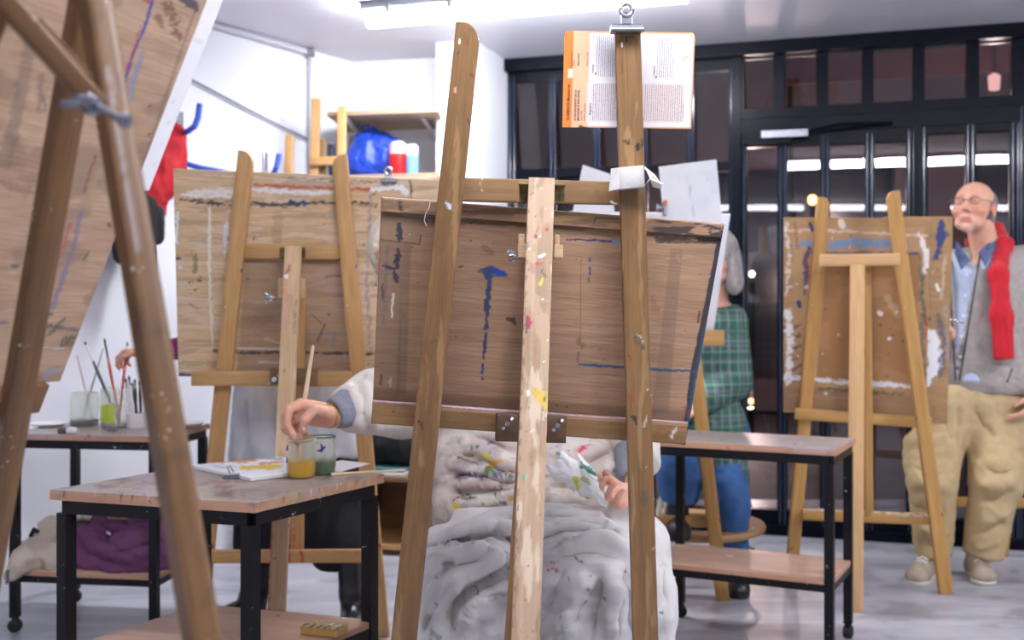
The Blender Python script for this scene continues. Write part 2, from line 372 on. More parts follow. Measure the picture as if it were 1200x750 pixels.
# ------------------------------------------------------------------ signed distance modelling
class SDF:
    def __init__(s, lo, hi, h):
        s.lo = np.array(lo, float); s.h = h; s.n = np.maximum(4, np.ceil((np.array(hi)-s.lo)/h).astype(int)+1)
        s.f = np.full(tuple(s.n), .06, np.float32)
    def sub(s, lo, hi):
        a = np.clip(np.floor((np.minimum(lo, hi)-s.lo)/s.h).astype(int), 0, s.n-1); b = np.clip(np.ceil((np.maximum(lo, hi)-s.lo)/s.h).astype(int)+1, 1, s.n)
        if np.any(b <= a): return None
        sl = tuple(slice(a[i], b[i]) for i in range(3))
        g = [(s.lo[i]+np.arange(a[i], b[i])*s.h).astype(np.float32) for i in range(3)]
        return sl, g[0][:, None, None], g[1][None, :, None], g[2][None, None, :]
    def comb(s, sl, d, k, op):
        f = s.f[sl]
        if op == '-': 
            d = -d; h = np.clip(.5-.5*(f-d)/k, 0, 1); r = f*(1-h)+d*h+k*h*(1-h)
        else:
            h = np.clip(.5+.5*(f-d)/k, 0, 1); r = f*(1-h)+d*h-k*h*(1-h)
        s.f[sl] = np.minimum(r, .06) if op != '-' else r
    def cap(s, a, b, ra, rb=None, k=.012, op='+', flat=(0, 0), sq=1.0, axis=None):
        """tapered capsule; sq<1 flattens it along axis"""
        rb = ra if rb is None else rb; a = np.array(a, float); b = np.array(b, float); m = max(ra, rb)+.05
        q = s.sub(np.minimum(a, b)-m, np.maximum(a, b)+m)
        if q is None: return s
        sl, X, Y, Z = q; d = b-a; L = float(d@d)+1e-9
        px, py, pz = X-a[0], Y-a[1], Z-a[2]
        t0 = (px*d[0]+py*d[1]+pz*d[2])/L; t = np.clip(t0, 0, 1)
        qx, qy, qz = px-t*d[0], py-t*d[1], pz-t*d[2]
        if axis is not None:
            ax = np.array(axis, float); ax /= np.linalg.norm(ax); w = qx*ax[0]+qy*ax[1]+qz*ax[2]; e = (1/sq-1)*w
            qx, qy, qz = qx+e*ax[0], qy+e*ax[1], qz+e*ax[2]
        dist = np.sqrt(qx*qx+qy*qy+qz*qz)-(ra*(1-t)+rb*t)
        if axis is not None: dist = dist*min(1, sq*1.2)
        sl_ = math.sqrt(L)
        if flat[0]: dist = np.maximum(dist, -t0*sl_)
        if flat[1]: dist = np.maximum(dist, (t0-1)*sl_)
        s.comb(sl, dist.astype(np.float32), k, op); return s
    def ell(s, c, r, R=None, k=.012, op='+'):
        c = np.array(c, float); r = np.array(r, float); m = max(r)+.05
        q = s.sub(c-m, c+m)
        if q is None: return s
        sl, X, Y, Z = q; R = np.eye(3) if R is None else np.array(R)
        px, py, pz = X-c[0], Y-c[1], Z-c[2]
        u = [(px*R[0, i]+py*R[1, i]+pz*R[2, i]) for i in range(3)]
        k0 = np.sqrt(sum((u[i]/r[i])**2 for i in range(3))); k1 = np.sqrt(sum((u[i]/r[i]**2)**2 for i in range(3)))+1e-6
        s.comb(sl, (k0*(k0-1)/k1).astype(np.float32), k, op); return s
    def plane(s, p, n):      # keep the side opposite to n
        n = np.array(n, float); n /= np.linalg.norm(n)
        g = [s.lo[i]+np.arange(s.n[i])*s.h for i in range(3)]
        d = (g[0][:, None, None]-p[0])*n[0]+(g[1][None, :, None]-p[1])*n[1]+(g[2][None, None, :]-p[2])*n[2]
        s.f = np.maximum(s.f, d.astype(np.float32)); return s
    def val(s, p):
        i = ((np.array(p)-s.lo)/s.h).round().astype(int)
        return .06 if np.any(i < 0) or np.any(i >= s.n) else float(s.f[tuple(i)])
    def hit(s, px, py, d0, d1):
        D = d0
        while D < d1:
            if s.val(P(px, py, D)) < 0: return P(px, py, D)
            D += s.h*.6
        return None
    def mesh(s):
        f = s.f; f[0] = f[-1] = .06; f[:, 0] = f[:, -1] = .06; f[:, :, 0] = f[:, :, -1] = .06
        ins = f < 0; n = s.n
        c = ins[:-1, :-1, :-1]; al = c.copy(); an = c.copy()
        for dx in (0, 1):
            for dy in (0, 1):
                for dz in (0, 1):
                    q = ins[dx:n[0]-1+dx, dy:n[1]-1+dy, dz:n[2]-1+dz]; al &= q; an |= q
        act = an & ~al; ii = np.argwhere(act); idm = np.full(act.shape, -1, np.int32); idm[act] = np.arange(len(ii))
        acc = np.zeros((len(ii), 3)); cnt = np.zeros(len(ii))
        cor = [(0, 0, 0), (1, 0, 0), (0, 1, 0), (1, 1, 0), (0, 0, 1), (1, 0, 1), (0, 1, 1), (1, 1, 1)]
        vals = [f[ii[:, 0]+a, ii[:, 1]+b, ii[:, 2]+d] for a, b, d in cor]
        for a in range(8):
            for b in range(a+1, 8):
                if sum(abs(cor[a][q]-cor[b][q]) for q in range(3)) != 1: continue
                m = (vals[a] < 0) != (vals[b] < 0); t = vals[a]/(vals[a]-vals[b]+1e-12)
                for q in range(3): acc[m, q] += (cor[a][q]+t*(cor[b][q]-cor[a][q]))[m]
                cnt[m] += 1
        v = (ii+acc/np.maximum(cnt, 1)[:, None])*s.h+s.lo
        faces = []
        for ax in range(3):
            sA = [slice(1, n[q]-1) for q in range(3)]; sA[ax] = slice(0, n[ax]-1); sB = list(sA); sB[ax] = slice(1, n[ax])
            A_, B_ = ins[tuple(sA)], ins[tuple(sB)]; ch = np.argwhere(A_ != B_)
            off = np.ones(3, int); off[ax] = 0; e = ch+off; pos = ins[e[:, 0], e[:, 1], e[:, 2]]
            u, w = (ax+1) % 3, (ax+2) % 3
            def I(du, dw):
                q = e.copy(); q[:, u] -= du; q[:, w] -= dw; return idm[q[:, 0], q[:, 1], q[:, 2]]
            Q = np.stack([I(1, 1), I(0, 1), I(0, 0), I(1, 0)], 1)
            Q[~pos] = Q[~pos][:, ::-1]; faces.append(Q)
        return v, np.concatenate(faces)
def relax(v, f, it=1):
    for _ in range(it):
        acc = np.zeros_like(v); cnt = np.zeros(len(v))
        for a in range(4):
            b = (a+1) % 4
            np.add.at(acc, f[:, a], v[f[:, b]]); np.add.at(cnt, f[:, a], 1); np.add.at(acc, f[:, b], v[f[:, a]]); np.add.at(cnt, f[:, b], 1)
        v = v*.5+.5*acc/np.maximum(cnt, 1)[:, None]
    return v
def vnorm(v, f):
    n = np.cross(v[f[:, 2]]-v[f[:, 0]], v[f[:, 3]]-v[f[:, 1]]); r = np.zeros_like(v)
    for a in range(4): np.add.at(r, f[:, a], n)
    return r/np.maximum(np.linalg.norm(r, axis=1), 1e-9)[:, None]
def folds(v, f, amp, sc, seed, ridged=True):
    """cloth creases: sc = (x,y,z) frequencies"""
    N = vnorm(v, f)
    w = (fbm(v[:, 0]*5, v[:, 1]*5, v[:, 2]*5, seed+3)-.5)*1.6
    n = fbm(v[:, 0]*sc[0]+w, v[:, 1]*sc[1]-w, v[:, 2]*sc[2]+w, seed, 3)
    d = (1-abs(n-.5)*4) if ridged else (n-.5)*2
    return v+N*(d*amp)[:, None]
def sdf_obj(sd, name, mat, parent, Mw=None, fold=None, it=1, rgba=None, crease=None):
    v, f = sd.mesh()
    if it: v = relax(v, f, it)
    if crease: v = creases(v, f, crease)
    if fold:
        for q in (fold if isinstance(fold, list) else [fold]): v = folds(v, f, *q)
    col = rgba(v) if rgba else None
    return mesh_obj(name, v, f, mat, parent, Mw or (WM[parent] if parent is not None else Matrix.Identity(4)), True, col, world=True)
def creases(v, f, L):
    """cloth folds along lines: positive amp is a rounded crest, negative a sharp valley"""
    px, py = proj(v); N = vnorm(v, f); view = v-np.array([0, 0, CZ]); view /= np.linalg.norm(view, axis=1)[:, None]
    face = np.clip(-(N*view).sum(1)*1.6, 0, 1); D = np.zeros(len(v))
    X = px+(fbm(px*.03, py*.03, 0, 5)-.5)*10; Y = py+(fbm(px*.03, py*.03, 4, 6)-.5)*10
    for pts, amp, w in L:
        n = len(pts)-1; best = np.full(len(v), 1e9); tt = np.zeros(len(v))
        for i in range(n):
            (ax, ay), (bx, by) = pts[i], pts[i+1]; dx, dy = bx-ax, by-ay; q = dx*dx+dy*dy
            t = np.clip(((X-ax)*dx+(Y-ay)*dy)/q, 0, 1); d = np.hypot(X-ax-t*dx, Y-ay-t*dy); m = d < best; best[m] = d[m]; tt[m] = (i+t[m])/n
        tap = np.clip(np.minimum(tt, 1-tt)*5, .12, 1)
        D += amp*tap*(np.exp(-(best/w)**2) if amp > 0 else np.exp(-best/w))
    return v+N*(D*face)[:, None]
def painted(fn):
    def g(v):
        px, py = proj(v); p = Paint(px, py); fn(p); return p.rgba()
    return g

# ================================================================== THE ROOM
WN = np.array([.3108, .9504]); WC = 6.182            # window wall: n.x = c
WD = Vector((.9504, -.3108, 0))                      # along the wall, to the right
def wpt(px, z=0.0, off=0.0):                         # point of the window wall seen in column px; off moves it into the room
    D = (WC-off)/(WN[0]*(px-600)/F+WN[1]); return Vector(((px-600)/F*D, D, z))
WROT = math.atan2(WD.y, WD.x)
H = 2.6
M['bead'] = pmat('glossy_navy_bead', (40, 52, 76), (30, 40, 60), (10, 10, 10), .12, spec=.8)
def poly_prism(name, pts, z0, z1, mat):
    n = len(pts); v = [(x, y, z0) for x, y in pts]+[(x, y, z1) for x, y in pts]
    f = [tuple(range(n))[::-1], tuple(range(n, 2*n))]+[(i, (i+1) % n, n+(i+1) % n, n+i) for i in range(n)]
    return struct(mesh_obj(name, v, f, mat, None, None, False))
def mkfloor():
    m = pmat('grey_floor', (186, 186, 195), (166, 166, 177), (.9, 3.2, 1), .34, bump=.04, bsc=9, dirt=.16)
    return m
flp = [(-3.4, -6), (5.2, -6), (5.2, 4.6), (0.0, 6.8), (-1.0, 6.9), (-3.4, 3.2)]
FV = []; FF = []
nx_, ny_ = 260, 330
gx, gy = np.meshgrid(np.linspace(-3.4, 5.2, nx_), np.linspace(1.5, 7.1, ny_))
fv = np.stack([gx.ravel(), gy.ravel(), np.zeros(gx.size)], 1)
ff = [(j*nx_+i, j*nx_+i+1, (j+1)*nx_+i+1, (j+1)*nx_+i) for j in range(ny_-1) for i in range(nx_-1)]
fp = Paint(fv[:, 0]*100, fv[:, 1]*100)
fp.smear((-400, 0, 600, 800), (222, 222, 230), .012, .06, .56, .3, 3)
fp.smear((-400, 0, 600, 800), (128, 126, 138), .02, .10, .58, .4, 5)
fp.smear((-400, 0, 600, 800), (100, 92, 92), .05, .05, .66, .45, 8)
for q in range(7): fp.stroke([(-300+q*140+x*8, 300+x*50) for x in range(9)], .7, (112, 112, 122), .5, .3)
for q in range(5): fp.stroke([(-300, 330+q*72), (520, 300+q*72)], .6, (118, 118, 128), .5, .3)
fp.splat(90, (-180, 300, 300, 620), [(225, 225, 225), (90, 84, 84), (210, 205, 200), (120, 100, 90)], .5, 2.2, 7, .8)
fp.splat(16, (-60, 330, 260, 560), [(110, 104, 112)], 3, 9, 9, .35, 1)
fn_ = len(fv)
fv2 = np.concatenate([fv, [(-3.4, -6, 0), (5.2, -6, 0), (5.2, 1.5, 0), (-3.4, 1.5, 0)], [(-3.4, -6, -.1), (5.2, -6, -.1), (5.2, 7.1, -.1), (-3.4, 7.1, -.1)]])
ff += [(fn_, fn_+1, fn_+2, fn_+3), (fn_+4, fn_+7, fn_+6, fn_+5), (fn_+4, fn_+5, fn_+1, fn_)]
frg = np.concatenate([fp.rgba(), np.zeros((8, 4), np.float32)])
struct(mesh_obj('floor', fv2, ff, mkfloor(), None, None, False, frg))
poly_prism('ceiling', [(-3.4, -6), (5.2, -6), (5.2, 4.9), (2.55+.1, 5.78), (-.1, 6.66), (-1.0, 6.95), (-3.6, 3.2)], H, H+.12, M['ceil'])
def wall(name, a, b, z0, z1, t, mat, inside):
    a, b = Vector((*a, 0)), Vector((*b, 0)); d = (b-a).normalized(); n = Vector((-d.y, d.x, 0))
    if n.dot(Vector((*inside, 0))-a) > 0: n = -n
    m = MB(); v = [a, b, b+n*t, a+n*t]; m.add([(p.x, p.y, z0) for p in v]+[(p.x, p.y, z1) for p in v], [(0, 1, 5, 4), (1, 2, 6, 5), (2, 3, 7, 6), (3, 0, 4, 7), (0, 3, 2, 1), (4, 5, 6, 7)])
    return struct(m.build(name, mat, None, False))
wall('wall_left', (-.91, 6.5), (-3.3, 2.73), 0, H, .12, M['wall'], (0, 0))
wall('wall_left_rear', (-3.3, 2.73), (-3.3, -5.9), 0, H, .12, M['wall'], (0, 0))
wall('wall_back', (-3.3, -5.9), (5.1, -5.9), 0, H, .12, M['wall'], (0, 0))
wall('wall_right', (5.1, -5.9), (5.1, 4.84), 0, H, .12, M['wall'], (0, 0))
wall('wall_alcove', (-.91, 6.5), (-.25, 6.34), 0, H, .12, M['wall'], (0, 0))
col1, col2 = P(511, 60, 6.03), P(558, 60, 5.98); col3 = wpt(597)
col4 = Vector((-.42, 6.55, 0))
m = MB(); pp = [col1, col2, col3, Vector((.0, 6.7, 0)), Vector((-.40, 6.7, 0))]
m.add([(p.x, p.y, 0) for p in pp]+[(p.x, p.y, H) for p in pp], [(4, 3, 2, 1, 0), (5, 6, 7, 8, 9)]+[(i, (i+1) % 5, 5+(i+1) % 5, 5+i) for i in range(5)])
struct(m.build('wall_column', M['wall'], None, False))
# baseboards
def board_along(name, a, b, h, t, mat, z=0):
    a, b = Vector((*a, 0)), Vector((*b, 0)); d = (b-a).normalized(); n = Vector((d.y, -d.x, 0))
    if n.dot(-a) < 0: n = -n
    m = MB(); v = [a+n*.001, b+n*.001, b+n*t, a+n*t]; m.add([(p.x, p.y, z) for p in v]+[(p.x, p.y, z+h) for p in v], [(0, 1, 5, 4), (1, 2, 6, 5), (2, 3, 7, 6), (3, 0, 4, 7), (0, 3, 2, 1), (4, 5, 6, 7)])
    return struct(m.build(name, mat, None, False))
board_along('baseboard_left', (-.93, 6.46), (-3.29, 2.75), .09, .014, M['wall'])
# conduit under the ceiling and a cable on the wall
LW = lambda px: 7.934/(1-1.576*(px-600)/F)           # depth of the left wall in column px
def lw(px, py, off=.02):
    D = LW(px)-off*1.5; return P(px, py, D)
mm = MB(); mm.tube([lw(150, -6, .03), lw(240, 27, .03), lw(362, 62, .03), lw(364, 66, .03), lw(364, 120, .03), lw(364, 330, .03)], .011, 8)
M['conduit'] = pmat('conduit', (204, 206, 214), None, rough=.5)
struct(mm.build('trim_1', M['conduit'], None))
mm = MB(); mm.tube([lw(150, 58, .02), lw(222, 92, .02), lw(290, 128, .02), lw(360, 163, .02)], .006, 8); struct(mm.build('trim_2', M['grayp'], None))
mm = MB(); mm.box((-.02, -.02, -.02), (.02, .02, .02), Matrix.Translation(lw(364, 62, .04)), .004); struct(mm.build('trim_3', M['grayp'], None))

# glazed wall ---------------------------------------------------------
def wbox(mb, a, w, z0, z1, d0=.0, d1=.06, b=None):
    """box of the glazed wall: from point a (base) width w along the wall (centred) or from a to b"""
    a = Vector((a.x, a.y, 0))
    if b is None: p, q = a-WD*w/2, a+WD*w/2
    else: p, q = a, Vector((b.x, b.y, 0))
    n = Vector((-WN[0], -WN[1], 0))
    v = [p+n*d1, q+n*d1, q+n*d0, p+n*d0]
    mb.add([(c.x, c.y, z0) for c in v]+[(c.x, c.y, z1) for c in v], [(0, 1, 5, 4), (1, 2, 6, 5), (2, 3, 7, 6), (3, 0, 4, 7), (0, 3, 2, 1), (4, 5, 6, 7)])
def empty_struct(name, loc):
    o = bpy.data.objects.new(name, None); link(o, None, Matrix.Translation(loc)); o['kind'] = 'structure'; return o
def glazing(name, pxs, z0, z1, rails, bw=.038, endw=.05, tiltz=None):
    r = empty_struct(name, wpt((pxs[0]+pxs[-1])/2))
    m = MB()
    for i, px in enumerate(pxs):
        w = endw if i in (0, len(pxs)-1) else bw
        wbox(m, wpt(px), w, z0, z1, -.03, .035)
    A, B = wpt(pxs[0]), wpt(pxs[-1])
    beads = MB()
    for px in pxs:
        for e in (-.012, .012): q = wpt(px, 0, .036)+WD*e; beads.tube([(q.x, q.y, z0+.02), (q.x, q.y, z1-.02)], .006, 8)
    beads.build('glazing_bead', M['bead'], r)
    for (ra, rb) in rails: wbox(m, A, 0, ra, rb, -.028, .04, B)
    m.build('frame', M['frame'], r, False)
    zs = [z0]+[q for q in sorted(sum([list(x) for x in rails], []))]+[z1]
    for i in range(len(pxs)-1):
        zsplit = tiltz or z1-.02
        g = MB(); wbox(g, wpt(pxs[i]), 0, z0+.02, zsplit, -.003, .003, wpt(pxs[i+1])); g.build('pane', M['pane'], r, False)
        if tiltz:
            a, b = wpt(pxs[i]), wpt(pxs[i+1]); n = Vector((-WN[0], -WN[1], 0)); g = MB()
            v = [a+n*-.03+Vector((0, 0, tiltz)), b+n*-.03+Vector((0, 0, tiltz)), b+n*.035+Vector((0, 0, z1-.02)), a+n*.035+Vector((0, 0, z1-.02))]
            g.add(v+[q-n*.005 for q in v], [(0, 1, 2, 3), (7, 6, 5, 4), (0, 4, 5, 1), (1, 5, 6, 2), (2, 6, 7, 3), (3, 7, 4, 0)]); g.build('pane', M['pane'], r, False)
    return r
glazing('window_1', [600, 648, 700, 755, 810, 860], .0, 2.53, [(0, .12), (1.93, 1.98), (2.47, 2.53)], tiltz=1.96)
glazing('door_1', [869, 917, 967, 1019, 1068], .0, 2.12, [(0, .13), (2.05, 2.12)], .05, .055)
glazing('door_2', [1080, 1137, 1190], .0, 2.15, [(0, .13), (2.08, 2.15)], .05, .06)
glazing('window_3', [1200, 1262, 1330, 1400, 1475, 1560, 1650, 1748], .0, 2.53, [(0, .12), (2.13, 2.2), (2.47, 2.53)])
# transom leaning into the room above the doors
tr_ = empty_struct('window_2', wpt(1030, 2.2))
m = MB(); A, B = wpt(865), wpt(1195)
n_ = Vector((-WN[0], -WN[1], 0))
def tpt(px, s): return wpt(px)+Vector((0, 0, 2.215+s*.345))+n_*(.03+.0*s)
for px in (867, 914, 964, 1017, 1076, 1139, 1192):
    wbox(m, wpt(px), .06, 2.2, 2.57, -.02, .05)
wbox(m, A, 0, 2.2, 2.25, -.02, .055, B); wbox(m, A, 0, 2.53, 2.58, -.02, .055, B)
m.build('frame', M['frame'], tr_, False)
px_ = (867, 914, 964, 1017, 1076, 1139, 1192)
for i in range(6):
    a, b = wpt(px_[i]), wpt(px_[i+1]); g = MB()
    v = [a+n_*-.02+Vector((0, 0, 2.235)), b+n_*-.02+Vector((0, 0, 2.235)), b+n_*.035+Vector((0, 0, 2.545)), a+n_*.035+Vector((0, 0, 2.545))]
    g.add(v+[q-n_*.005 for q in v], [(0, 1, 2, 3), (7, 6, 5, 4), (0, 4, 5, 1), (1, 5, 6, 2), (2, 6, 7, 3), (3, 7, 4, 0)]); g.build('pane', M['pane'], tr_, False)
m = MB(); wbox(m, wpt(597), 0, 2.53, 2.6, -.05, .10, wpt(1760)); struct(m.build('trim_4', M['frame'], None, False))
m = MB(); wbox(m, wpt(863), 0, 2.12, 2.2, -.04, .05, wpt(1195)); struct(m.build('trim_5', M['frame'], None, False))
m = MB(); wbox(m, wpt(864), .05, 0, 2.53, -.04, .06); struct(m.build('trim_6', M['frame'], None, False))
m = MB(); wbox(m, wpt(1074), .03, 0, 2.13, -.04, .055); struct(m.build('trim_7', M['frame'], None, False))
m = MB(); wbox(m, wpt(597), 0, 0, .05, -.05, .07, wpt(1760)); struct(m.build('trim_8', M['frame'], None, False))
# door closer
r = thing('door_closer', 'dark metal door closer arm box mounted at the top of the glazed door', 'door closer', wpt(908, 2.08, .07))
m = MB(); wbox(m, wpt(872, 0, .04), 0, 2.06, 2.125, .0, .06, wpt(928, 0, .04)); m.build('body', M['frame'], r, False)
m = MB(); wbox(m, wpt(893, 0, .1), 0, 2.085, 2.12, .0, .03, wpt(947, 0, .1)); m.build('cover', M['dull'], r, False)
m = MB(); m.tube([wpt(925, 2.1, .09), wpt(985, 2.13, .16), wpt(1046, 2.14, .06)], .009, 8); m.build('arm', M['frame'], r)
# outside: pavement, facade, awning, street lamps
struct(poly_prism('ground', [(-12, 6.9), (16, 6.9) if False else (18, 1), (18, 22), (-12, 22)], -.14, -.04, pmat('asphalt', (70, 64, 66), (52, 48, 50), rough=.7)))
m = MB(); m.box((-12, 0, 0), (14, .3, 7), Matrix.Translation((2, 13.5, 0)) @ Matrix.Rotation(WROT, 4, 'Z'))
facm = pmat('night_facade', (112, 94, 96), (92, 76, 80), (1, 1, 1), .8); m.build('wall_outside', facm, None, False)['kind'] = 'structure'
def onwall(x, z): return Matrix.Translation((2, 13.5, 0)) @ Matrix.Rotation(WROT, 4, 'Z') @ Vector((x, -.02, z))
winm = pmat('dark_shop_glass', (40, 36, 44), None, rough=.2)
for q, x in enumerate((-8, -5, -2, 1.2, 4.4, 7.6, 10.6)):
    r = thing('shop_window', ['dark', 'dim', 'unlit', 'shuttered', 'gloomy', 'murky', 'faint'][q]+' framed opening on the night facade across the street, '+['at the far end', 'beside the corner', 'behind the column', 'behind the transom', 'behind the doors', 'behind the easel', 'past the man'][q], 'window', onwall(x, .2))
    o = MB(); Mx = Matrix.Translation((2, 13.5, 0)) @ Matrix.Rotation(WROT, 4, 'Z') @ Matrix.Translation((x, -.04, .4))
    o.box((-1.1, 0, 0), (1.1, .06, 2.3), Mx); o.build('glass', winm, r, False)
    o = MB(); o.box((-1.18, -.03, -.08), (-1.1, .06, 2.38), Mx); o.box((1.1, -.03, -.08), (1.18, .06, 2.38), Mx); o.box((-.03, -.03, 0), (.03, .06, 2.3), Mx); o.box((-1.18, -.03, 2.3), (1.18, .06, 2.38), Mx)
    o.build('frame', M['frame'], r, False)
awn = pmat('red_awning', (150, 60, 58), (120, 44, 46), (1, 1, 1), .7)
Mx = Matrix.Translation(wpt(1110, 2.75, -1.7)) @ Matrix.Rotation(WROT, 4, 'Z')
r = thing('awning', 'red canvas awning outside above the glazed doors', 'awning', wpt(1110, 2.75, -1.7))
o = MB(); o.add([Mx @ Vector(q) for q in [(-1.1, 0, .3), (2.2, 0, .3), (2.2, 1.0, .95), (-1.1, 1.0, .95), (-1.1, 0, .33), (2.2, 0, .33), (2.2, 1.0, .98), (-1.1, 1.0, .98)]], [(0, 1, 2, 3), (7, 6, 5, 4), (0, 4, 5, 1), (1, 5, 6, 2), (2, 6, 7, 3), (3, 7, 4, 0)]); o.build('canvas', awn, r, False)
o = MB(); o.box((-1.1, -.01, -.05), (2.2, .02, .31), Mx); o.build('valance', awn, r, False)
for x in (-1.0, 2.1):
    o = MB(); o.tube([Mx @ Vector((x, 0, .3)), Mx @ Vector((x, 1.0, -2.79))], .02, 8); o.build('bracket', M['black'], r)
warm = emis('street_lamp_light', (255, 190, 110), 9)
for q, (px, py, D, lb) in enumerate([(952, 234, 11, 'glowing amber street lamp outside behind the tall easel peg'), (881, 321, 10.5, 'pale glowing street lamp outside beside the grey-haired person'), (880, 470, 10, 'low amber lamp outside near the plaid shirt')]):
    p = P(px, py, D); r = thing('street_lamp', lb, 'street lamp', (p.x, p.y, -.05))
    o = MB(); o.tube([(p.x, p.y, -.05), (p.x, p.y, p.z-.06)], .03, 8); o.build('pole', M['black'], r)
    o = MB(); k_ = (1, .6, .5)[q]; o.lathe([(0, -.05*k_), (.03*k_, -.04*k_), (.042*k_, 0), (.03*k_, .036*k_), (0, .044*k_)], p, 14); o.build('bulb', warm if q != 1 else emis('cool_bulb', (255, 240, 215), 9), r)
    ld = bpy.data.lights.new('lamp_glow', 'POINT'); ld.energy = (80, 60, 30)[q]; ld.color = (1, .72, .62); ld.shadow_soft_size = .06; lo_ = bpy.data.objects.new('lamp_glow', ld); link(lo_, r, Matrix.Translation((p.x, p.y+.1, p.z)))

lp_ = thing('awning_fill', 'lantern added under the red awning outside to brighten it, glowing pinkish white', 'fill_light', wpt(1165, 2.45, -.95))  # added light source outside, brightens the awning and facade
c = wpt(1165, 2.52, -.95); o = MB(); o.lathe([(0, -.07), (.03, -.06), (.035, .02), (0, .04)], c, 14); o.build('glass', emis('awning_fill_emit', (255, 190, 180), 1.2), lp_)
o = MB(); o.tube([c+Vector((0, 0, .04)), wpt(1165, 3.06, -1.66)], .008, 8); o.build('bracket', M['black'], lp_)
ld = bpy.data.lights.new('awning_fill_point', 'POINT'); ld.energy = 7; ld.color = (1, .75, .7); ld.shadow_soft_size = .05; lo_ = bpy.data.objects.new('awning_fill_point', ld); link(lo_, lp_, Matrix.Translation(c-Vector((0, .0, .12))))
# fluorescent lamps ----------------------------------------------------
def lamp(pa, pb, label, z=2.55, w=.11, group='ceiling fluorescent fittings', mat='lamp'):
    a, b = Vector((pa[0], pa[1], z)), Vector((pb[0], pb[1], z)); d = (b-a).normalized(); s = Vector((-d.y, d.x, 0)); L = (b-a).length
    Mx = Matrix(((d.x, s.x, 0, a.x), (d.y, s.y, 0, a.y), (0, 0, 1, a.z), (0, 0, 0, 1)))
    r = thing('ceiling_lamp', label, 'ceiling lamp', (a+b)/2+Vector((0, 0, .05)), 0, group)
    o = MB(); o.box((-.02, -w/2-.012, .015), (L+.02, w/2+.012, .0499), Mx, .006)
    for x in np.arange(.12, L, .3): o.box((x-.012, -w/2-.02, -.012), (x+.012, -w/2-.008, .03), Mx)
    o.build('housing', M['grayp'], r, False)
    o = MB(); n = 8; v = []
    for x in (0, L):
        for k in range(n+1):
            t = math.pi*k/n; v.append(Mx @ Vector((x, -w/2*math.cos(t), .012-.07*math.sin(t))))
    f = [(k, k+1, n+2+k, n+1+k) for k in range(n)]+[list(range(n+1))[::-1], [n+1+k for k in range(n+1)], (0, n+1, 2*n+1, n)]
    o.add(v, f); o.build('diffuser', M[mat], r, False)
    return r
def dirn(p, q): return (q[0]-p[0], q[1]-p[1])
lamp((-.66, 5.27), (.74, 4.83), 'long white fluorescent tube fitting on the ceiling above the centre easel')
lamp((-.40, 1.58), (.60, 1.21), 'fluorescent fitting over the front easel, the one nearer the white wall', mat='lamp_soft')
lamp((.75, 1.13), (1.75, .76), 'fluorescent fitting over the front easel nearer the right wall', mat='lamp_soft')
lamp((-3.0, -2.1), (-2.0, -2.8), 'rear fluorescent fitting nearest the left wall', mat='lamp_dim')
lamp((-1.75, -3.0), (-.75, -3.75), 'middle rear fluorescent fitting behind the viewer', mat='lamp_dim')
lamp((-.4, -4.0), (.7, -4.8), 'rear fluorescent fitting farthest back', mat='lamp_dim')
lamp((2.6, 3.2), (3.9, 2.75), 'fluorescent fitting near the right wall beyond the standing man')

# ================================================================== EASELS AND BOARDS
def wing_nut(parent, c, axis, s=1.0, name='wing_nut', mat=None):
    c = Vector(c); a = Vector(axis).normalized(); u = a.orthogonal().normalized(); w = a.cross(u); m = MB()
    m.tube([c-a*.004*s, c+a*.012*s], .0055*s, 10); m.tube([c+a*.010*s, c+a*.020*s], .003*s, 8)
    for q in (1, -1):
        m.tube([c+a*.004*s+u*q*.003*s, c+a*.011*s+u*q*.010*s+w*.002*q, c+a*.019*s+u*q*.013*s, c+a*.021*s+u*q*.009*s], [.0035*s, .0042*s, .004*s, .002*s], 8)
    return m.build(name, mat or M['chrome'], parent)

WHITE = (240, 240, 238); BLUE = (40, 60, 130); NAVY = (34, 40, 70); RED = (165, 40, 45); DK = (58, 48, 42); TEAL = (30, 78, 100)

# ---- main easel (in focus) -------------------------------------------------
E = thing('easel', 'brown wooden A-frame easel in sharp focus, an orange card clipped to its peg', 'easel', (P(605, 1000, 2.4).x, 2.4, 0))
def foot(px_, D): return HY+CZ*F/D
def footpt(top, bot, D):      # continue the picture line top->bot to floor at depth D
    y = HY+CZ*F/D; t = (y-top[1])/(bot[1]-top[1]); return P(top[0]+(bot[0]-top[0])*t, y, D)
def p_mainleg_l(p):
    p.smear((0, 0, 1200, 1200), (104, 76, 44), .03, .012, .56, .5, 3); p.smear((0, 0, 1200, 1200), (186, 150, 104), .12, .012, .6, .35, 9)
    p.stroke([(533, 103), (534, 107)], 4, (225, 150, 130)); p.stroke([(523, 237), (527, 243), (529, 246)], [3, 5, 2], (200, 212, 222)); p.stroke([(552, 88), (558, 91)], 2.4, (120, 60, 40))
    p.splat(22, (460, 20, 570, 760), [DK, (96, 40, 34), WHITE, (60, 80, 60)], .5, 1.4, 5); p.stroke([(544, 40), (547, 52)], 5, (118, 66, 50), .35, .8)
    p.stroke([(491, 455), (488, 462)], 2.2, RED, .8); p.stroke([(549, 141), (551, 146)], 3, (80, 70, 60), .8)
ll = beam('leg', footpt((549, 30), (473, 750), 2.5), P(549, 26, 2.2), .0565, .024, M['oak'], E, .0475, paint=p_mainleg_l, res=.004, top=round_top(1, .75))
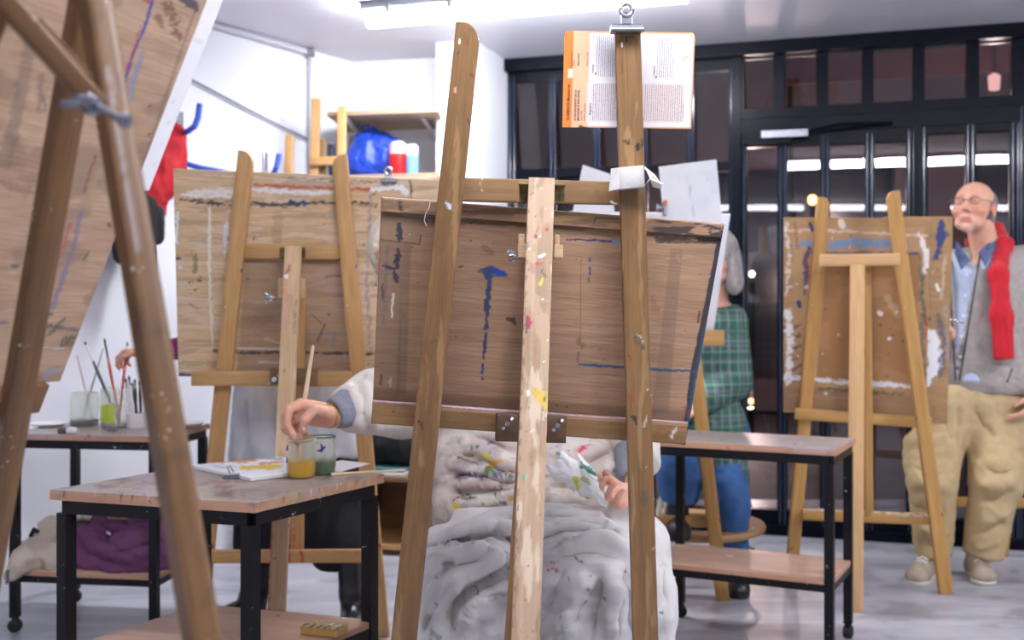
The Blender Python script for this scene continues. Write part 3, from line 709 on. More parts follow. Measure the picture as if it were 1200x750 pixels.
def p_mainleg_r(p):
    p.smear((0, 0, 1200, 1200), (98, 72, 42), .03, .012, .55, .5, 13); p.smear((0, 0, 1200, 1200), (190, 154, 108), .12, .012, .6, .35, 19)
    p.stroke([(734, 43), (735, 49)], 1.6, DK); p.stroke([(739, 43), (745, 44), (747, 50)], 1.4, DK)
    p.stroke([(732, 164), (735, 168)], 5, DK, .9, .9); p.stroke([(737, 163), (736, 168)], 2, DK); p.stroke([(747, 171), (748, 175)], [7, 5], (40, 36, 36), 1, .6)
    p.stroke([(752, 163), (753, 170)], 2.2, DK); p.splat(40, (720, 40, 780, 760), [DK, (50, 44, 40), WHITE, RED, (110, 60, 46)], .5, 1.3, 15)
    p.stroke([(747, 392), (752, 396)], 2, (205, 205, 205)); p.stroke([(751, 404), (746, 400)], 3, (90, 76, 60), .7); p.stroke([(755, 500), (758, 488)], 3, (190, 190, 185), .7)
    p.stroke([(739, 464), (740, 470)], 4, RED, .7); p.stroke([(753, 406), (754, 408)], 4, (60, 66, 70), .8); p.stroke([(728, 70), (729, 84)], 1.2, (120, 50, 40), .6)
    p.stroke([(770, 640), (764, 644)], 2, (210, 190, 170), .8); p.stroke([(755, 576), (755, 590)], 6, (70, 80, 70), .5, .8)
lr = beam('leg', footpt((736, 38), (757, 750), 2.56), P(736, 36, 2.27), .0560, .024, M['oak'], E, .0505, paint=p_mainleg_r, res=.004)
def p_cross(p):
    p.smear((0, 0, 1200, 1200), (112, 82, 48), .012, .05, .56, .5, 33); p.stroke([(566, 208), (563, 214), (564, 222), (566, 226)], .9, (220, 214, 200)); p.stroke([(564, 224), (566, 225)], 1.6, (210, 190, 60))
    p.stroke([(700, 228), (714, 238), (724, 236)], 7, (112, 80, 58), .5, .8); p.stroke([(716, 237), (722, 239)], 2, WHITE)
cb = beam('crossbar', P(535, 221.5, 2.29), P(738, 226.5, 2.37), .047, .022, M['oak'], E, .047, paint=p_cross, res=.004)
def p_rear(p):
    p.smear((0, 0, 1200, 1200), (196, 168, 140), .05, .012, .5, .55, 43); p.smear((0, 0, 1200, 1200), (238, 222, 198), .1, .015, .55, .5, 45)
    p.stroke([(627, 207), (625, 330), (622, 420), (619, 520), (610, 760)], 2.0, (200, 176, 148), .5)
    edge = [(650, 212), (648, 330), (645, 500), (634, 740)]
    for k in range(26):
        t = k/26; y = 240+t*500; x = 651.5-(y-210)*.031; p.stroke([(x, y), (x-.3, y+4+6*((k*7) % 5)/5)], 2.2, [(84, 92, 104), (70, 70, 70), (60, 70, 90)][k % 3], .8, .9)
        x = 620.5-(y-210)*.037; p.stroke([(x, y+6), (x-.3, y+10+5*((k*3) % 4)/4)], 1.6, [(90, 90, 92), (96, 80, 66)][k % 2], .7, .9)
    p.stroke([(629, 271), (631, 267)], 1.6, (150, 80, 90)); p.stroke([(640, 269), (643, 268)], 3, (185, 40, 44), .9, .8); p.stroke([(627, 276), (628, 277)], 4.4, (140, 66, 82), .95)
    p.stroke([(633, 277), (633, 277.5)], 2.4, (240, 240, 250)); p.stroke([(627, 287), (626.5, 294)], 2, (150, 160, 80), .9); p.stroke([(633, 301), (638, 298)], 4, (236, 238, 248)); p.stroke([(629, 309), (630, 309.5)], 4.2, (196, 50, 66)); p.stroke([(630, 309), (636, 309)], 1, (200, 90, 90), .8)
    p.stroke([(622, 312), (628, 318), (634, 316)], 8, (150, 124, 104), .5, 1); p.stroke([(634, 316), (637, 321), (640, 325)], 1.4, (70, 66, 60)); p.stroke([(636, 326), (633, 334)], 3.2, (206, 198, 90), .8, 1)
    p.stroke([(619, 372), (621, 378), (620, 384)], [5, 7, 4], (172, 40, 86), .95, .6); p.stroke([(622, 228), (625, 226)], 2, (90, 90, 90)); p.stroke([(624, 348), (640, 352)], 6, (176, 160, 140), .5, 1); p.stroke([(617, 374), (617, 390)], 1.6, (60, 50, 60), .8)
    p.stroke([(626, 458), (634, 464), (640, 470)], [9, 16, 16], (206, 172, 72), .85, 1); p.stroke([(636, 466), (641, 478)], [15, 8], (214, 186, 92), .75, 1); p.stroke([(637, 465), (638, 470)], 1.8, (140, 50, 30))
    p.stroke([(618, 458), (619, 463)], 3, (226, 232, 244)); p.stroke([(636, 415), (640, 470)], 2, (110, 160, 130), .6, .8); p.stroke([(613, 556), (614, 563)], 3.4, (108, 168, 130), .95)
    p.splat(46, (600, 210, 655, 520), [(90, 80, 74), (170, 60, 60), (96, 100, 120), (120, 100, 80), WHITE], .4, 1.2, 47); p.splat(50, (595, 510, 650, 760), [(110, 90, 70), (60, 60, 60), (150, 110, 80)], .4, .9, 49)
    p.stroke([(622, 506), (625, 503)], .8, (245, 232, 200)); p.stroke([(625, 507), (628, 503)], .8, (245, 232, 200))
rl = beam('leg', footpt((635, 210), (616, 750), 1.93), P(635, 208, 2.25), .0520, .026, M['pale'], E, .0520, paint=p_rear, res=.0032)
rl['label'] = 'pale paint-flecked rear leg'
ms = beam('mast', footpt((637, 240), (603, 750), 2.46), P(637, 232, 2.338), .042, .02, M['oak'], E, .042)
rail = beam('lower_rail', P(440, 905, 2.50), P(764, 918, 2.56), .05, .02, M['oak'], E)
# hinge
m = MB()
for x0, x1 in ((608.5, 621), (650, 661.5)):
    a, b = P(x0, 216, 2.268), P(x1, 216.3, 2.272); m.add([a, b, b-Vector((0, 0, .036)), a-Vector((0, 0, .036))]+[q+Vector((0, .004, 0)) for q in (a, b, b-Vector((0, 0, .036)), a-Vector((0, 0, .036)))], [(3, 2, 1, 0), (4, 5, 6, 7), (0, 1, 5, 4), (1, 2, 6, 5), (2, 3, 7, 6), (3, 0, 4, 7)])
m.tube([P(608, 215.5, 2.258), P(662, 217, 2.262)], .0042, 10)
for x in (614, 656): m.tube([P(x, 229, 2.268), P(x, 229, 2.262)], .003, 8)
m.build('hinge', M['brass'], E)
# upper clamp with wing nut
m = MB()
Mx = Matrix.Translation(P(616, 293, 2.285)); m.box((-.0155, -.012, -.016), (.010, .02, .012), Mx, .002); m.box((-.0145, -.010, .010), (-.002, .018, .032), Mx, .002)
m.build('clamp_block', M['pale2'], E); m = MB()
Mx = Matrix.Translation(P(652, 293, 2.295)); m.box((-.006, -.012, -.017), (.013, .02, .010), Mx, .002); m.box((-.004, -.010, .008), (.006, .018, .030), Mx, .002)
m.build('clamp_block', M['pale2'], E)
wing_nut(E, P(609.5, 299.5, 2.285), (-1, -.3, 0), 1.15)
# lower clamp on the tray
cl = beam('tray_clamp', P(582, 501, 2.375), P(664, 503.5, 2.395), .058, .022, pmat('dark_clamp', (98, 70, 44), (78, 54, 34), WG, .5, fine=WF, dirt=.5), E)
for (x, y) in ((594, 497), (652.5, 499)):
    wing_nut(E, P(x, y, 2.378), (.1, -1, .15), 1.0)
# tray
def p_tray(p):
    p.smear((0, 0, 1200, 1200), (108, 80, 46), .012, .05, .56, .5, 63); p.stroke([(437, 469), (590, 481), (700, 489), (806, 494)], 2.6, (176, 150, 180), .9, .5); p.stroke([(500, 474), (620, 484)], 1.4, (214, 205, 222), .8)
    p.stroke([(760, 490), (800, 496)], 4, (190, 200, 210), .6, .9); p.stroke([(793, 500), (787, 512)], 3, (210, 205, 205), .8, .8); p.stroke([(777, 502), (770, 508)], 3, (150, 70, 60), .6, .9)
    p.splat(60, (437, 465, 810, 525), [RED, DK, WHITE, (120, 70, 60), NAVY], .4, 1.3, 65)
tr = beam('tray', P(436, 483, 2.375), P(805, 508, 2.472), .048, .022, M['oak'], E, .048, paint=p_tray, res=.004)
trl = slab('tray_ledge', P(436, 471.5, 2.375), P(806, 495.5, 2.47), P(807, 492, 2.53), P(437, 468, 2.44), .008, M['ply'], E)
trl['label'] = 'ledge with mauve paint crust'
# paper tape round the right leg
tpm = pmat('grey_paper_tape', (196, 192, 190), (182, 178, 176), (60, 60, 60), .9)
tq = slab('tape', P(726.5, 221.5, 2.285), P(755.5, 219, 2.295), P(754.5, 193.5, 2.295), P(726, 196, 2.285), .03, tpm, E)
m = MB(); cr = [P(726.5, 196, 2.28), P(716, 197.5, 2.27), P(713.5, 224, 2.27), P(726.5, 221, 2.28)]
m.add(cr+[q+Vector((0, .0015, 0)) for q in cr], [(0, 1, 2, 3), (7, 6, 5, 4), (0, 4, 5, 1), (1, 5, 6, 2), (2, 6, 7, 3)])
m.build('tape_flap', tpm, tq, False); m = MB()
tw = [(755, 194, 2.29), (763, 203, 2.27), (771, 211, 2.285), (776, 216, 2.27), (772, 221, 2.28), (765, 219, 2.30), (761, 209, 2.29), (758, 214, 2.285), (755, 218, 2.29)]
tv = [P(*q) for q in tw]; ctr = P(762, 210, 2.265); n = len(tv)
m.add(tv+[ctr]+[q+Vector((.0004, .0015, 0)) for q in tv]+[ctr+Vector((0, .0015, 0))], [(i+1, i, n) for i in range(n-1)]+[(n+1+i, n+2+i, 2*n+1) for i in range(n-1)])
m.tube([P(756, 197, 2.285), P(766, 206, 2.27), P(772, 214, 2.28), P(777, 215, 2.275)], [.002, .0035, .003, .001], 6)
o = m.build('tape_end', pmat('cream_tape', (238, 234, 222), (224, 218, 204), (60, 60, 60), .9), tq, False)

# ---- main board --------------------------------------------------------------
def p_mainboard(p):
    W = (0, 0, 1200, 1200)
    p.smear(W, (118, 92, 74), .012, .16, .52, .28, 71); p.smear(W, (172, 142, 118), .02, .3, .58, .2, 73)
    p.quad([(447, 232), (472, 232), (468, 500), (436, 500)], (112, 88, 66), .55); p.quad([(472, 285), (482, 285), (476, 462), (464, 462)], (88, 66, 50), .45, 2)
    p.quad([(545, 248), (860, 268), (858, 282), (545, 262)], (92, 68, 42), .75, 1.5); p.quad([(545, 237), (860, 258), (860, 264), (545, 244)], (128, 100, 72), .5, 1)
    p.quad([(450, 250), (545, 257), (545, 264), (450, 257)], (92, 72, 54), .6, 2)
    p.quad([(786, 290), (800, 291), (783, 485), (764, 484)], (104, 82, 64), .42, 1.2)  # dark right-hand strip is shade painted into the board colour
    p.quad([(448, 253), (494, 257), (492, 285), (447, 281)], (142, 114, 88), .8, 1); p.stroke([(447, 281), (470, 284), (492, 286), (493, 276)], 1.6, (80, 60, 44), .9)
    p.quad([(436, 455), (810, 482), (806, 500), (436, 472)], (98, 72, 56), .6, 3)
    p.smear((545, 236, 860, 275), (170, 140, 80), .03, .2, .55, .5, 79); p.smear((765, 262, 850, 284), (50, 40, 36), .05, .2, .5, .85, 81); p.stroke([(765, 262), (790, 264), (810, 266), (845, 272)], [3, 5, 6, 2], (38, 34, 40), .9, 1)
    p.stroke([(770, 283), (846, 284)], 4, (66, 50, 36), .8, .6); p.stroke([(818, 282), (846, 283)], 2, (30, 30, 34)); p.stroke([(840, 270), (842, 275)], 2, (30, 34, 50))
    p.stroke([(848, 262), (830, 350), (812, 440), (802, 520)], 7, (34, 36, 44), .95, .3); p.stroke([(828, 380), (815, 440), (806, 500)], 4, (30, 70, 96), .9, .5)
    # blue T
    p.stroke([(562, 318), (575, 315.5), (590, 320), (594, 323), (580, 323)], [4, 9, 7, 3, 4], (74, 84, 106), 1, .5); p.stroke([(576, 317), (586, 319), (593, 323)], [6, 7, 2], (28, 62, 150), 1, .5)
    p.stroke([(572, 318), (574, 330), (572, 345), (571, 362), (570, 385)], [12, 8, 6, 5, 4.4], (44, 64, 98), 1, .8); p.stroke([(569, 391), (568, 405), (567, 420)], [4, 4, 3], (28, 56, 98), 1, .9); p.stroke([(566, 427), (565, 437)], 3.4, (30, 62, 120), 1, .8); p.stroke([(565, 443), (565.4, 445)], 2.4, (30, 62, 120))
    p.stroke([(594, 374), (601, 375), (604, 380)], [3, 6, 3], (76, 58, 46), .95, .5); p.stroke([(538, 313), (542, 312)], 2.4, (70, 50, 40), .8); p.stroke([(567, 290), (576, 296)], 7, (112, 82, 56), .55)
    # left blue marks
    for q in [(469, 238, 470, 244), (468, 262, 468, 280), (466, 292, 465, 312), (463, 320, 465, 330), (468, 300, 463, 306)]: p.stroke([q[:2], q[2:]], [4.5, 6], (34, 38, 62), .9, 1)
    p.stroke([(454, 290), (452, 330), (449, 380)], 3, (70, 80, 110), .5, 1, .45); p.stroke([(450, 312), (462, 316)], 3, (32, 38, 66), .9, 1); p.stroke([(449, 334), (448, 350)], 2.6, (32, 38, 66), .7, 1)
    p.stroke([(461, 345), (460, 352), (459, 372)], 2.6, (206, 200, 190), .85, .8); p.stroke([(458, 443), (457, 452)], 3, (190, 186, 180), .5, 1); p.stroke([(447, 440), (446, 450)], 3, (60, 50, 44), .7)
    # right blue L and lines
    p.stroke([(677, 425), (678, 412)], 1.2, (40, 46, 60), .9); p.stroke([(678, 427), (700, 428.5), (735, 430.5), (770, 433), (815, 435)], [2.2, 3.4, 2.6, 3, 2.2], (26, 74, 108), 1, .5)
    p.stroke([(664, 281), (700, 281.5), (722, 283.5)], [1.6, 2.6, 3], (40, 44, 98), .95, .5); p.stroke([(719, 283), (724, 284)], 4, (90, 140, 160)); p.stroke([(696, 263), (697, 256), (706, 255), (725, 257)], 1.8, (26, 56, 80), .95); p.stroke([(697, 256), (696, 266)], 2.6, (30, 64, 80), .8)
    for y in (304, 314, 319): p.stroke([(691, y), (691, y+2)], 2.6, (38, 60, 120))
    p.stroke([(690, 326), (690, 330)], 2.2, (40, 90, 50)); p.stroke([(681, 300), (680, 400)], .8, (70, 58, 50), .7); p.stroke([(679, 400), (682, 406)], 7, (92, 72, 58), .5, 1); p.stroke([(700, 410), (704, 410)], 1.4, (90, 70, 56), .7)
    p.stroke([(820, 365), (818, 377)], 2.4, (60, 46, 40), .9); p.stroke([(797, 306), (794, 300)], 3, (150, 128, 108), .7); p.stroke([(804, 478), (806, 486)], 8, (120, 60, 44), .35, 1); p.stroke([(765, 350), (768, 362)], 8, (124, 70, 50), .35, 1)
    p.stroke([(500, 237), (504, 246)], .8, (60, 46, 36)); p.stroke([(562, 259), (567, 262)], 1, (40, 34, 30)); p.stroke([(550, 262), (560, 258)], 1, (40, 34, 30))
    for k in range(9): p.stroke([(545+k*32, 292+k*4+(k*37 % 11)*14), (575+k*30, 294+k*4+(k*37 % 11)*14)], 1.0, (100, 74, 56), .5)
    p.splat(110, (437, 232, 850, 500), [(80, 62, 50), (96, 74, 58), (58, 50, 48), (90, 60, 46)], .4, 1.4, 83, .8); p.splat(12, (437, 232, 850, 500), [(60, 80, 130), WHITE, (150, 60, 50)], .5, 1.2, 85)
A0 = dict(bl=P(437, 473, 2.41), br=P(803, 522, 2.50), tr=P(849, 263, 2.445), tl=P(447, 231, 2.30))
bd = slab('drawing_board', A0['bl'], A0['br'], A0['tr'], A0['tl'], .012, M['ply'], None, p_mainboard, 360, 230)
tag(bd, 'brown plywood drawing board with a blue T-shaped drip on the sharp front easel', 'drawing board')
# thin batten along the upper edge of its back
def p_bat(p):
    p.smear((0, 0, 1200, 1200), (96, 72, 50), .02, .2, .5, .6, 91); p.smear((765, 255, 850, 284), (44, 38, 36), .05, .25, .45, .9, 93)
    p.smear((560, 240, 760, 262), (170, 140, 70), .02, .3, .55, .6, 95); p.stroke([(696, 262), (697, 256), (706, 255), (725, 257)], 1.8, (26, 56, 80), .95)
    p.stroke([(830, 264), (845, 268)], 2, (30, 30, 50)); p.stroke([(450, 233), (700, 250), (848, 263)], 1.3, (196, 168, 134), .8)
    for q in [(469, 236, 470, 246)]: p.stroke([q[:2], q[2:]], [4.5, 5], (34, 38, 62), .9, 1)
bt = slab('batten', P(447, 248, 2.2965), P(845, 279, 2.4385), P(849, 262, 2.436), P(447.5, 231, 2.291), .008, M['ply'], bd, p_bat, 200, 12)

# loose thread hanging on the board
m = MB(); m.tube([P(504, 237, 2.25), P(503, 243, 2.245), P(499, 250, 2.25), P(497, 258, 2.25), P(500, 265, 2.25)], .0006, 5)
m.build('thread', M['paper'], bd)

# ---- orange card and clip ------------------------------------------------------
cardm = pmat('card_stock', (198, 195, 201), None, rough=.7)
def p_card(p):
    p.quad([(655, 30), (680, 30), (672, 160), (652, 160)], (200, 112, 34), 1, .5); p.quad([(673, 30), (692, 30), (688, 160), (669, 160)], (206, 160, 126), 1, .4)
    p.stroke([(690, 37), (815, 39)], 2.4, (206, 140, 86), 1, .1); p.stroke([(688, 149.5), (812, 150.5)], 2.6, (200, 134, 74), 1, .1); p.stroke([(814.5, 38), (810, 150)], 2.6, (200, 138, 82), 1, .1)
    p.quad([(688, 98), (724, 98), (724, 143), (687, 142)], (190, 180, 182), .9); p.quad([(752, 98), (803, 98), (800, 144), (752, 143)], (196, 178, 174), .9)
    p.quad([(666, 81), (671, 81), (670.6, 91), (665.6, 91)], (206, 200, 194), 1)
    p.stroke([(800, 70), (806, 66)], 2.2, (232, 150, 90), .8, 1); p.stroke([(795, 62), (796, 70)], 5, (190, 176, 140), .5); p.stroke([(810, 40), (811, 44)], 3, (230, 214, 90), .9); p.stroke([(680, 148), (688, 150)], 3.4, (70, 40, 30), .9, 1)
    p.stroke([(755, 42), (762, 50)], 7, (180, 176, 166), .6)
card = slab('card', P(659, 149, 2.30), P(810, 151, 2.36), P(815, 38, 2.36), P(661.5, 36, 2.30), .0015, cardm, None, p_card, 150, 110, top=lambda u, W, H: 1-(0 if min(u, 1-u)*W > .011 else (.011-math.sqrt(max(0, .011**2-(.011-min(u, 1-u)*W)**2)))/H))
tag(card, 'orange and white printed picture-information card clipped on the peg of the front easel', 'card')
CN = None
def card_pt(u, v, e=.0008):
    a = P(659, 149, 2.30).lerp(P(810, 151, 2.36), u); b = P(661.5, 36, 2.30).lerp(P(815, 38, 2.36), u); q = a.lerp(b, v)
    U = (P(810, 151, 2.36)-P(659, 149, 2.30)).normalized(); V = (P(661.5, 36, 2.30)-P(659, 149, 2.30)).normalized(); return q+U.cross(V)*e
def card_text(name, s, x, y0, size, colr, bold=False):
    """line of print reading upwards: starts at pixel (x,y0)"""
    cu = bpy.data.curves.new(name, 'FONT'); cu.body = s; cu.size = 1; cu.resolution_u = 2
    if bold: cu.offset = .018
    o = bpy.data.objects.new(name, cu); C.objects.link(o); dg = bpy.context.evaluated_depsgraph_get(); me = bpy.data.meshes.new_from_object(o.evaluated_get(dg)); bpy.data.objects.remove(o)
    v = []
    for q in me.vertices:
        px = x+q.co.y*size*-1; py = y0-q.co.x*size      # up the page
        px = x-(0)+(-q.co.y)*size*-1*-1; 
        u = (px-659)/152; w = (149.5-py)/112.5; v.append(card_pt(u, w))
    fs = [list(p.vertices) for p in me.polygons]; 
    return mesh_obj(name, v, fs, colr, card, WM[card], False, world=True)
ink = pmat('black_ink', (40, 34, 36), None, rough=.6); ink2 = pmat('grey_ink', (58, 54, 60), None, rough=.6); ored = pmat('orange_ink', (214, 96, 40), None, rough=.6)
card_text('printed_name', 'VLAMINCK Maurice de', 666.5, 142, 4.4, ink, True)
card_text('printed_title', 'LE RESTAURANT DE LA', 674.3, 142, 3.5, ink, True)
card_text('printed_title', 'MACHINE À BOUGIVAL', 678.0, 142, 3.5, ink, True)
card_text('printed_text', 'Vers 1905', 681.6, 142, 2.9, ink)
card_text('printed_text', 'Peinture française', 685.0, 142, 2.9, ink)
card_text('printed_text', 'BEAUX-ARTS', 668.6, 78, 2.9, ink); card_text('printed_text', 'PARIS', 671.6, 78, 2.9, ink)
card_text('printed_text', 'XXe siècle', 676.5, 78, 3.4, ink, True); card_text('printed_text', 'Huile sur toile', 686.3, 78, 2.8, ink2)
card_text('printed_heading', 'Analyse', 693.2, 86, 3.2, ink2, True); card_text('printed_heading', 'Biographie', 691.4, 135, 3.2, ink2, True); card_text('printed_heading', "L'œuvre", 764.6, 88, 3.4, ink2, True)
def body(name, x0, x1, n, y0, y1, seed):
    R = random.Random(seed); v, f = [], []
    for k in range(n):
        x = x0+(x1-x0)*k/(n-1); y = y0; end = y1 if k < n-1 else y0+(y1-y0)*.5
        while y > end:
            L = min(R.uniform(1.2, 4.6), y-end)
            if L < .5: break
            q = len(v); w = R.uniform(.38, .55)
            for (a, b) in ((x, y), (x+w, y), (x+w, y-L), (x, y-L)): v.append(card_pt((a-659)/152, (149.5-b)/112.5))
            f.append((q+3, q+2, q+1, q)); y -= L+.75
    mesh_obj(name, v, f, ink2, card, WM[card], False, world=True)
body('printed_lines', 696.5, 717, 10, 90, 43, 1); body('printed_lines', 693.5, 721, 13, 141, 98, 2); body('printed_lines', 767, 785, 8, 90, 43, 3); body('printed_lines', 754, 800, 19, 141, 99, 4)
for (a, b) in ((694.5, 88), (765, 91)):
    m = MB(); m.add([card_pt((x-659)/152, (149.5-y)/112.5, .001) for x, y in ((a, b), (a+2.2, b), (a+2.2, b-2.6), (a, b-2.6))], [(0, 1, 2, 3)]); m.build('printed_marker', ored, card, False)

BC = thing('bulldog_clip', 'steel bulldog clip gripping the orange card on top of the easel peg', 'clip', P(734, 36, 2.25))
m = MB(); c = P(735, 32.5, 2.25); m.box((-.032, -.004, -.0065), (.031, .03, .007), Matrix.Translation(c), .002); m.tube([c+Vector((-.033, -.003, -.004)), c+Vector((.033, -.003, -.004))], .005, 10); m.build('jaw', M['dull'], BC)
m = MB()
a = P(734.5, 28, 2.245); m.box((-.011, -.002, 0), (.011, .0015, .028), Matrix.Translation(a), .001); m.build('neck', M['chrome'], BC)
m = MB(); c = P(734, 12, 2.243)
ring = [c+Vector((.0115*math.cos(t), 0, .0115*math.sin(t))) for t in np.linspace(0, 2*math.pi, 17)]
m.tube(ring, .0042, 8, False); m.tube([c+Vector((0, -.004, 0)), c+Vector((0, .016, 0))], .0055, 10); m.build('handle', M['chrome'], BC)

# ---- foreground easel at the far left, seen from the side ------------------------
E1 = thing('easel', 'large blurred wooden easel nearest the camera, with a metal wing bolt', 'easel', (-.45, 1.3, 0))
def sq_beam(name, p0, p1, w, t, mat, par, hint, **k): return beam(name, p0, p1, w, t, mat, par, hint=hint, **k)
def p_A(p):
    p.smear((0, 0, 1200, 1200), (60, 44, 32), .02, .03, .6, .4, 201); p.splat(30, (80, 0, 270, 750), [DK, WHITE, (90, 100, 130), (200, 190, 180)], .8, 2.6, 203, .8)
    p.stroke([(126, 60), (134, 140), (160, 300)], 7, (206, 204, 214), .3, .8, .4)
ha = (-.25, -1, 0)
la = beam('leg', footpt((117, 0), (244, 750), 1.02), P(110, -40, 1.24), .033, .031, M['fore'], E1, .029, hint=(.62, -.8, 0), paint=p_A, res=.01)
lb_ = beam('leg', P(-106, 1220, 1.86), P(114, -40, 1.285), .034, .036, M['fore'], E1, .030, hint=(.62, -.8, 0))
lb2 = beam('leg', P(-720, 1800, 1.112), P(34, -90, 1.10), .034, .034, M['fore'], E1, .030, hint=(.62, -.8, 0))
st = beam('strut', P(-60, -75, 1.06), P(119, 126, 1.13), .021, .016, M['fore'], E1, hint=(.2, -1, .3))
st2 = beam('strut_rail', P(44, 22, 1.10), P(105, 92, 1.135), .009, .014, M['fore'], E1, hint=(.2, -1, .3))
m = MB(); c = P(118, 128, 1.11); ax = Vector((.75, -.25, -.35)).normalized(); m.tube([c-ax*.02, c+ax*.034], .004, 10); m.tube([c-ax*.016, c-ax*.006], .010, 12); m.tube([c+ax*.028, c+ax*.034], .0075, 12); m.build('bolt', M['dull'], E1)
wing_nut(E1, c-ax*.014, -ax, 1.1, mat=M['dull'])
br = Vector(P(71, 447, 1.75)); th = math.radians(24.8); hh = Vector((.31, .95, 0)).normalized(); nh = Vector((.95, -.31, 0)).normalized()
vv_ = nh*math.sin(th)+Vector((0, 0, math.cos(th))); bw, bh = .72, .74
def p_b1(p):
    p.smear((-2000, -500, 400, 900), (176, 150, 126), .02, .008, .54, .5, 211); p.smear((-2000, -500, 400, 900), (120, 96, 80), .015, .02, .58, .45, 213)
    p.stroke([(181, -6), (170, 30), (156, 62), (145, 100), (142, 122), (150, 124)], [3, 4, 3.4, 4, 4, 4], (44, 62, 150), .9, .5); p.stroke([(167, 62), (158, 90), (152, 118)], [4, 6, 5], (112, 136, 178), .7, .8)
    p.stroke([(165, 32), (156, 60), (149, 82)], 2.2, (180, 40, 60), .8, .9, .4); p.stroke([(196, 6), (205, 30), (212, 48)], [10, 12, 4], (104, 66, 48), .75, 1.5, .4); p.stroke([(186, 20), (190, 30)], 7, (96, 60, 46), .6, 1.3)
    p.stroke([(215, -4), (224, 4), (230, 12)], [12, 16, 4], (46, 52, 76), .85, 1); p.stroke([(168, -2), (176, 3)], 4, (150, 40, 50), .8)
    p.stroke([(95, 250), (86, 290), (75, 320), (62, 360)], [4, 5, 5, 6], (112, 110, 148), .7, .8); p.stroke([(82, 262), (76, 285), (66, 308)], 2.6, (200, 60, 80), .8, .8, .35); p.stroke([(103, 240), (110, 215), (118, 200)], 7, (170, 150, 110), .6, 1); p.stroke([(98, 225), (106, 200), (112, 182)], 2.4, (130, 40, 46), .8, .9, .35)
    p.stroke([(0, 378), (10, 378)], 3, (70, 66, 90), .8); p.stroke([(52, 381), (70, 384), (92, 387)], [3, 4, 2], (84, 78, 104), .85, .7); p.stroke([(58, 392), (66, 382), (74, 374)], [3, 6, 4], (84, 104, 66), .85, 1); p.stroke([(54, 367), (60, 368)], 4, (60, 60, 100))
    for k in range(5): p.stroke([(70+k*4, 408-k), (74+k*4, 396-k)], 2.4, (60, 56, 52), .8, 1)
    p.stroke([(48, 407), (75, 409)], 1.6, (200, 200, 206), .8); p.stroke([(52, 440), (68, 434)], 8, (136, 142, 160), .6, 1); p.stroke([(98, 306), (103, 296)], 2, (70, 90, 60)); p.stroke([(15, 312), (20, 312)], 5, (50, 80, 120), .8)
    p.stroke([(0, 212), (20, 220), (34, 226)], 10, (120, 44, 44), .35, 1.4, .4); p.stroke([(48, 90), (46, 130)], 6, (96, 84, 80), .5, 1); p.stroke([(52, 115), (54, 128)], 3, (50, 60, 70), .7, 1); p.stroke([(34, 60), (14, 160), (4, 190)], 16, (94, 82, 78), .4, 1)
    p.stroke([(175, 124), (177, 124)], 2.4, NAVY); p.stroke([(174, 157), (176, 157)], 2.4, NAVY); p.stroke([(127, 262), (129, 266)], 3, (60, 50, 50)); p.stroke([(100, 20), (108, 26)], 6, (90, 60, 50), .6)
    p.stroke([(231, 5), (163, 205), (133, 287), (71, 447)], 3, (112, 90, 74), .5)
bl_ = br-hh*bw
b1 = slab('drawing_board', bl_, br, br+vv_*bh, bl_+vv_*bh, .012, pmat('plywood_grey_brown', (196, 164, 136), (170, 138, 112), (1.6, 24, 24), .6, bump=.1, fine=(12, 260, 260), dirt=.3), None, p_b1, 220, 220)
tag(b1, 'large tilted plywood board with a long blue paint line on the blurred nearest easel', 'drawing board')
# tray end below it
E1t = slab('tray', bl_-vv_*.05+nh*.012, br-vv_*.05+nh*.012-hh*.035, br-vv_*.004+nh*.012-hh*.035, bl_-vv_*.004+nh*.012, .05, M['fore'], E1)
# paper sheet behind the board, sticking out along its edge
pb = br-nh*.016+hh*.0; s0, s1 = .325, .76
def onb(s, w): return pb+vv_*s+hh*w
def p_sheet(p):
    for k in range(8): p.stroke([(222-k*8.5, 44+k*24), (236-k*8.5, 50+k*24)], .3, (206, 206, 212), .5)
    for (x, y, n) in ((233, 20, 3), (228, 34, 6), (170, 196, 9), (181, 172, 2)):
        for k in range(n): p.stroke([(x-k*1.1-2, y+k*3), (x-k*1.1+3, y+2+k*3)], .4, (170, 170, 176), .6)
ps = slab('paper_sheet', onb(s0-.03, -.3), onb(s0, .055), onb(s1, .055), onb(s1+.03, -.3), .001, M['paper'], None, p_sheet, 60, 90)
tag(ps, 'long white printed paper sheet sticking out behind the tilted board nearest the camera', 'paper')

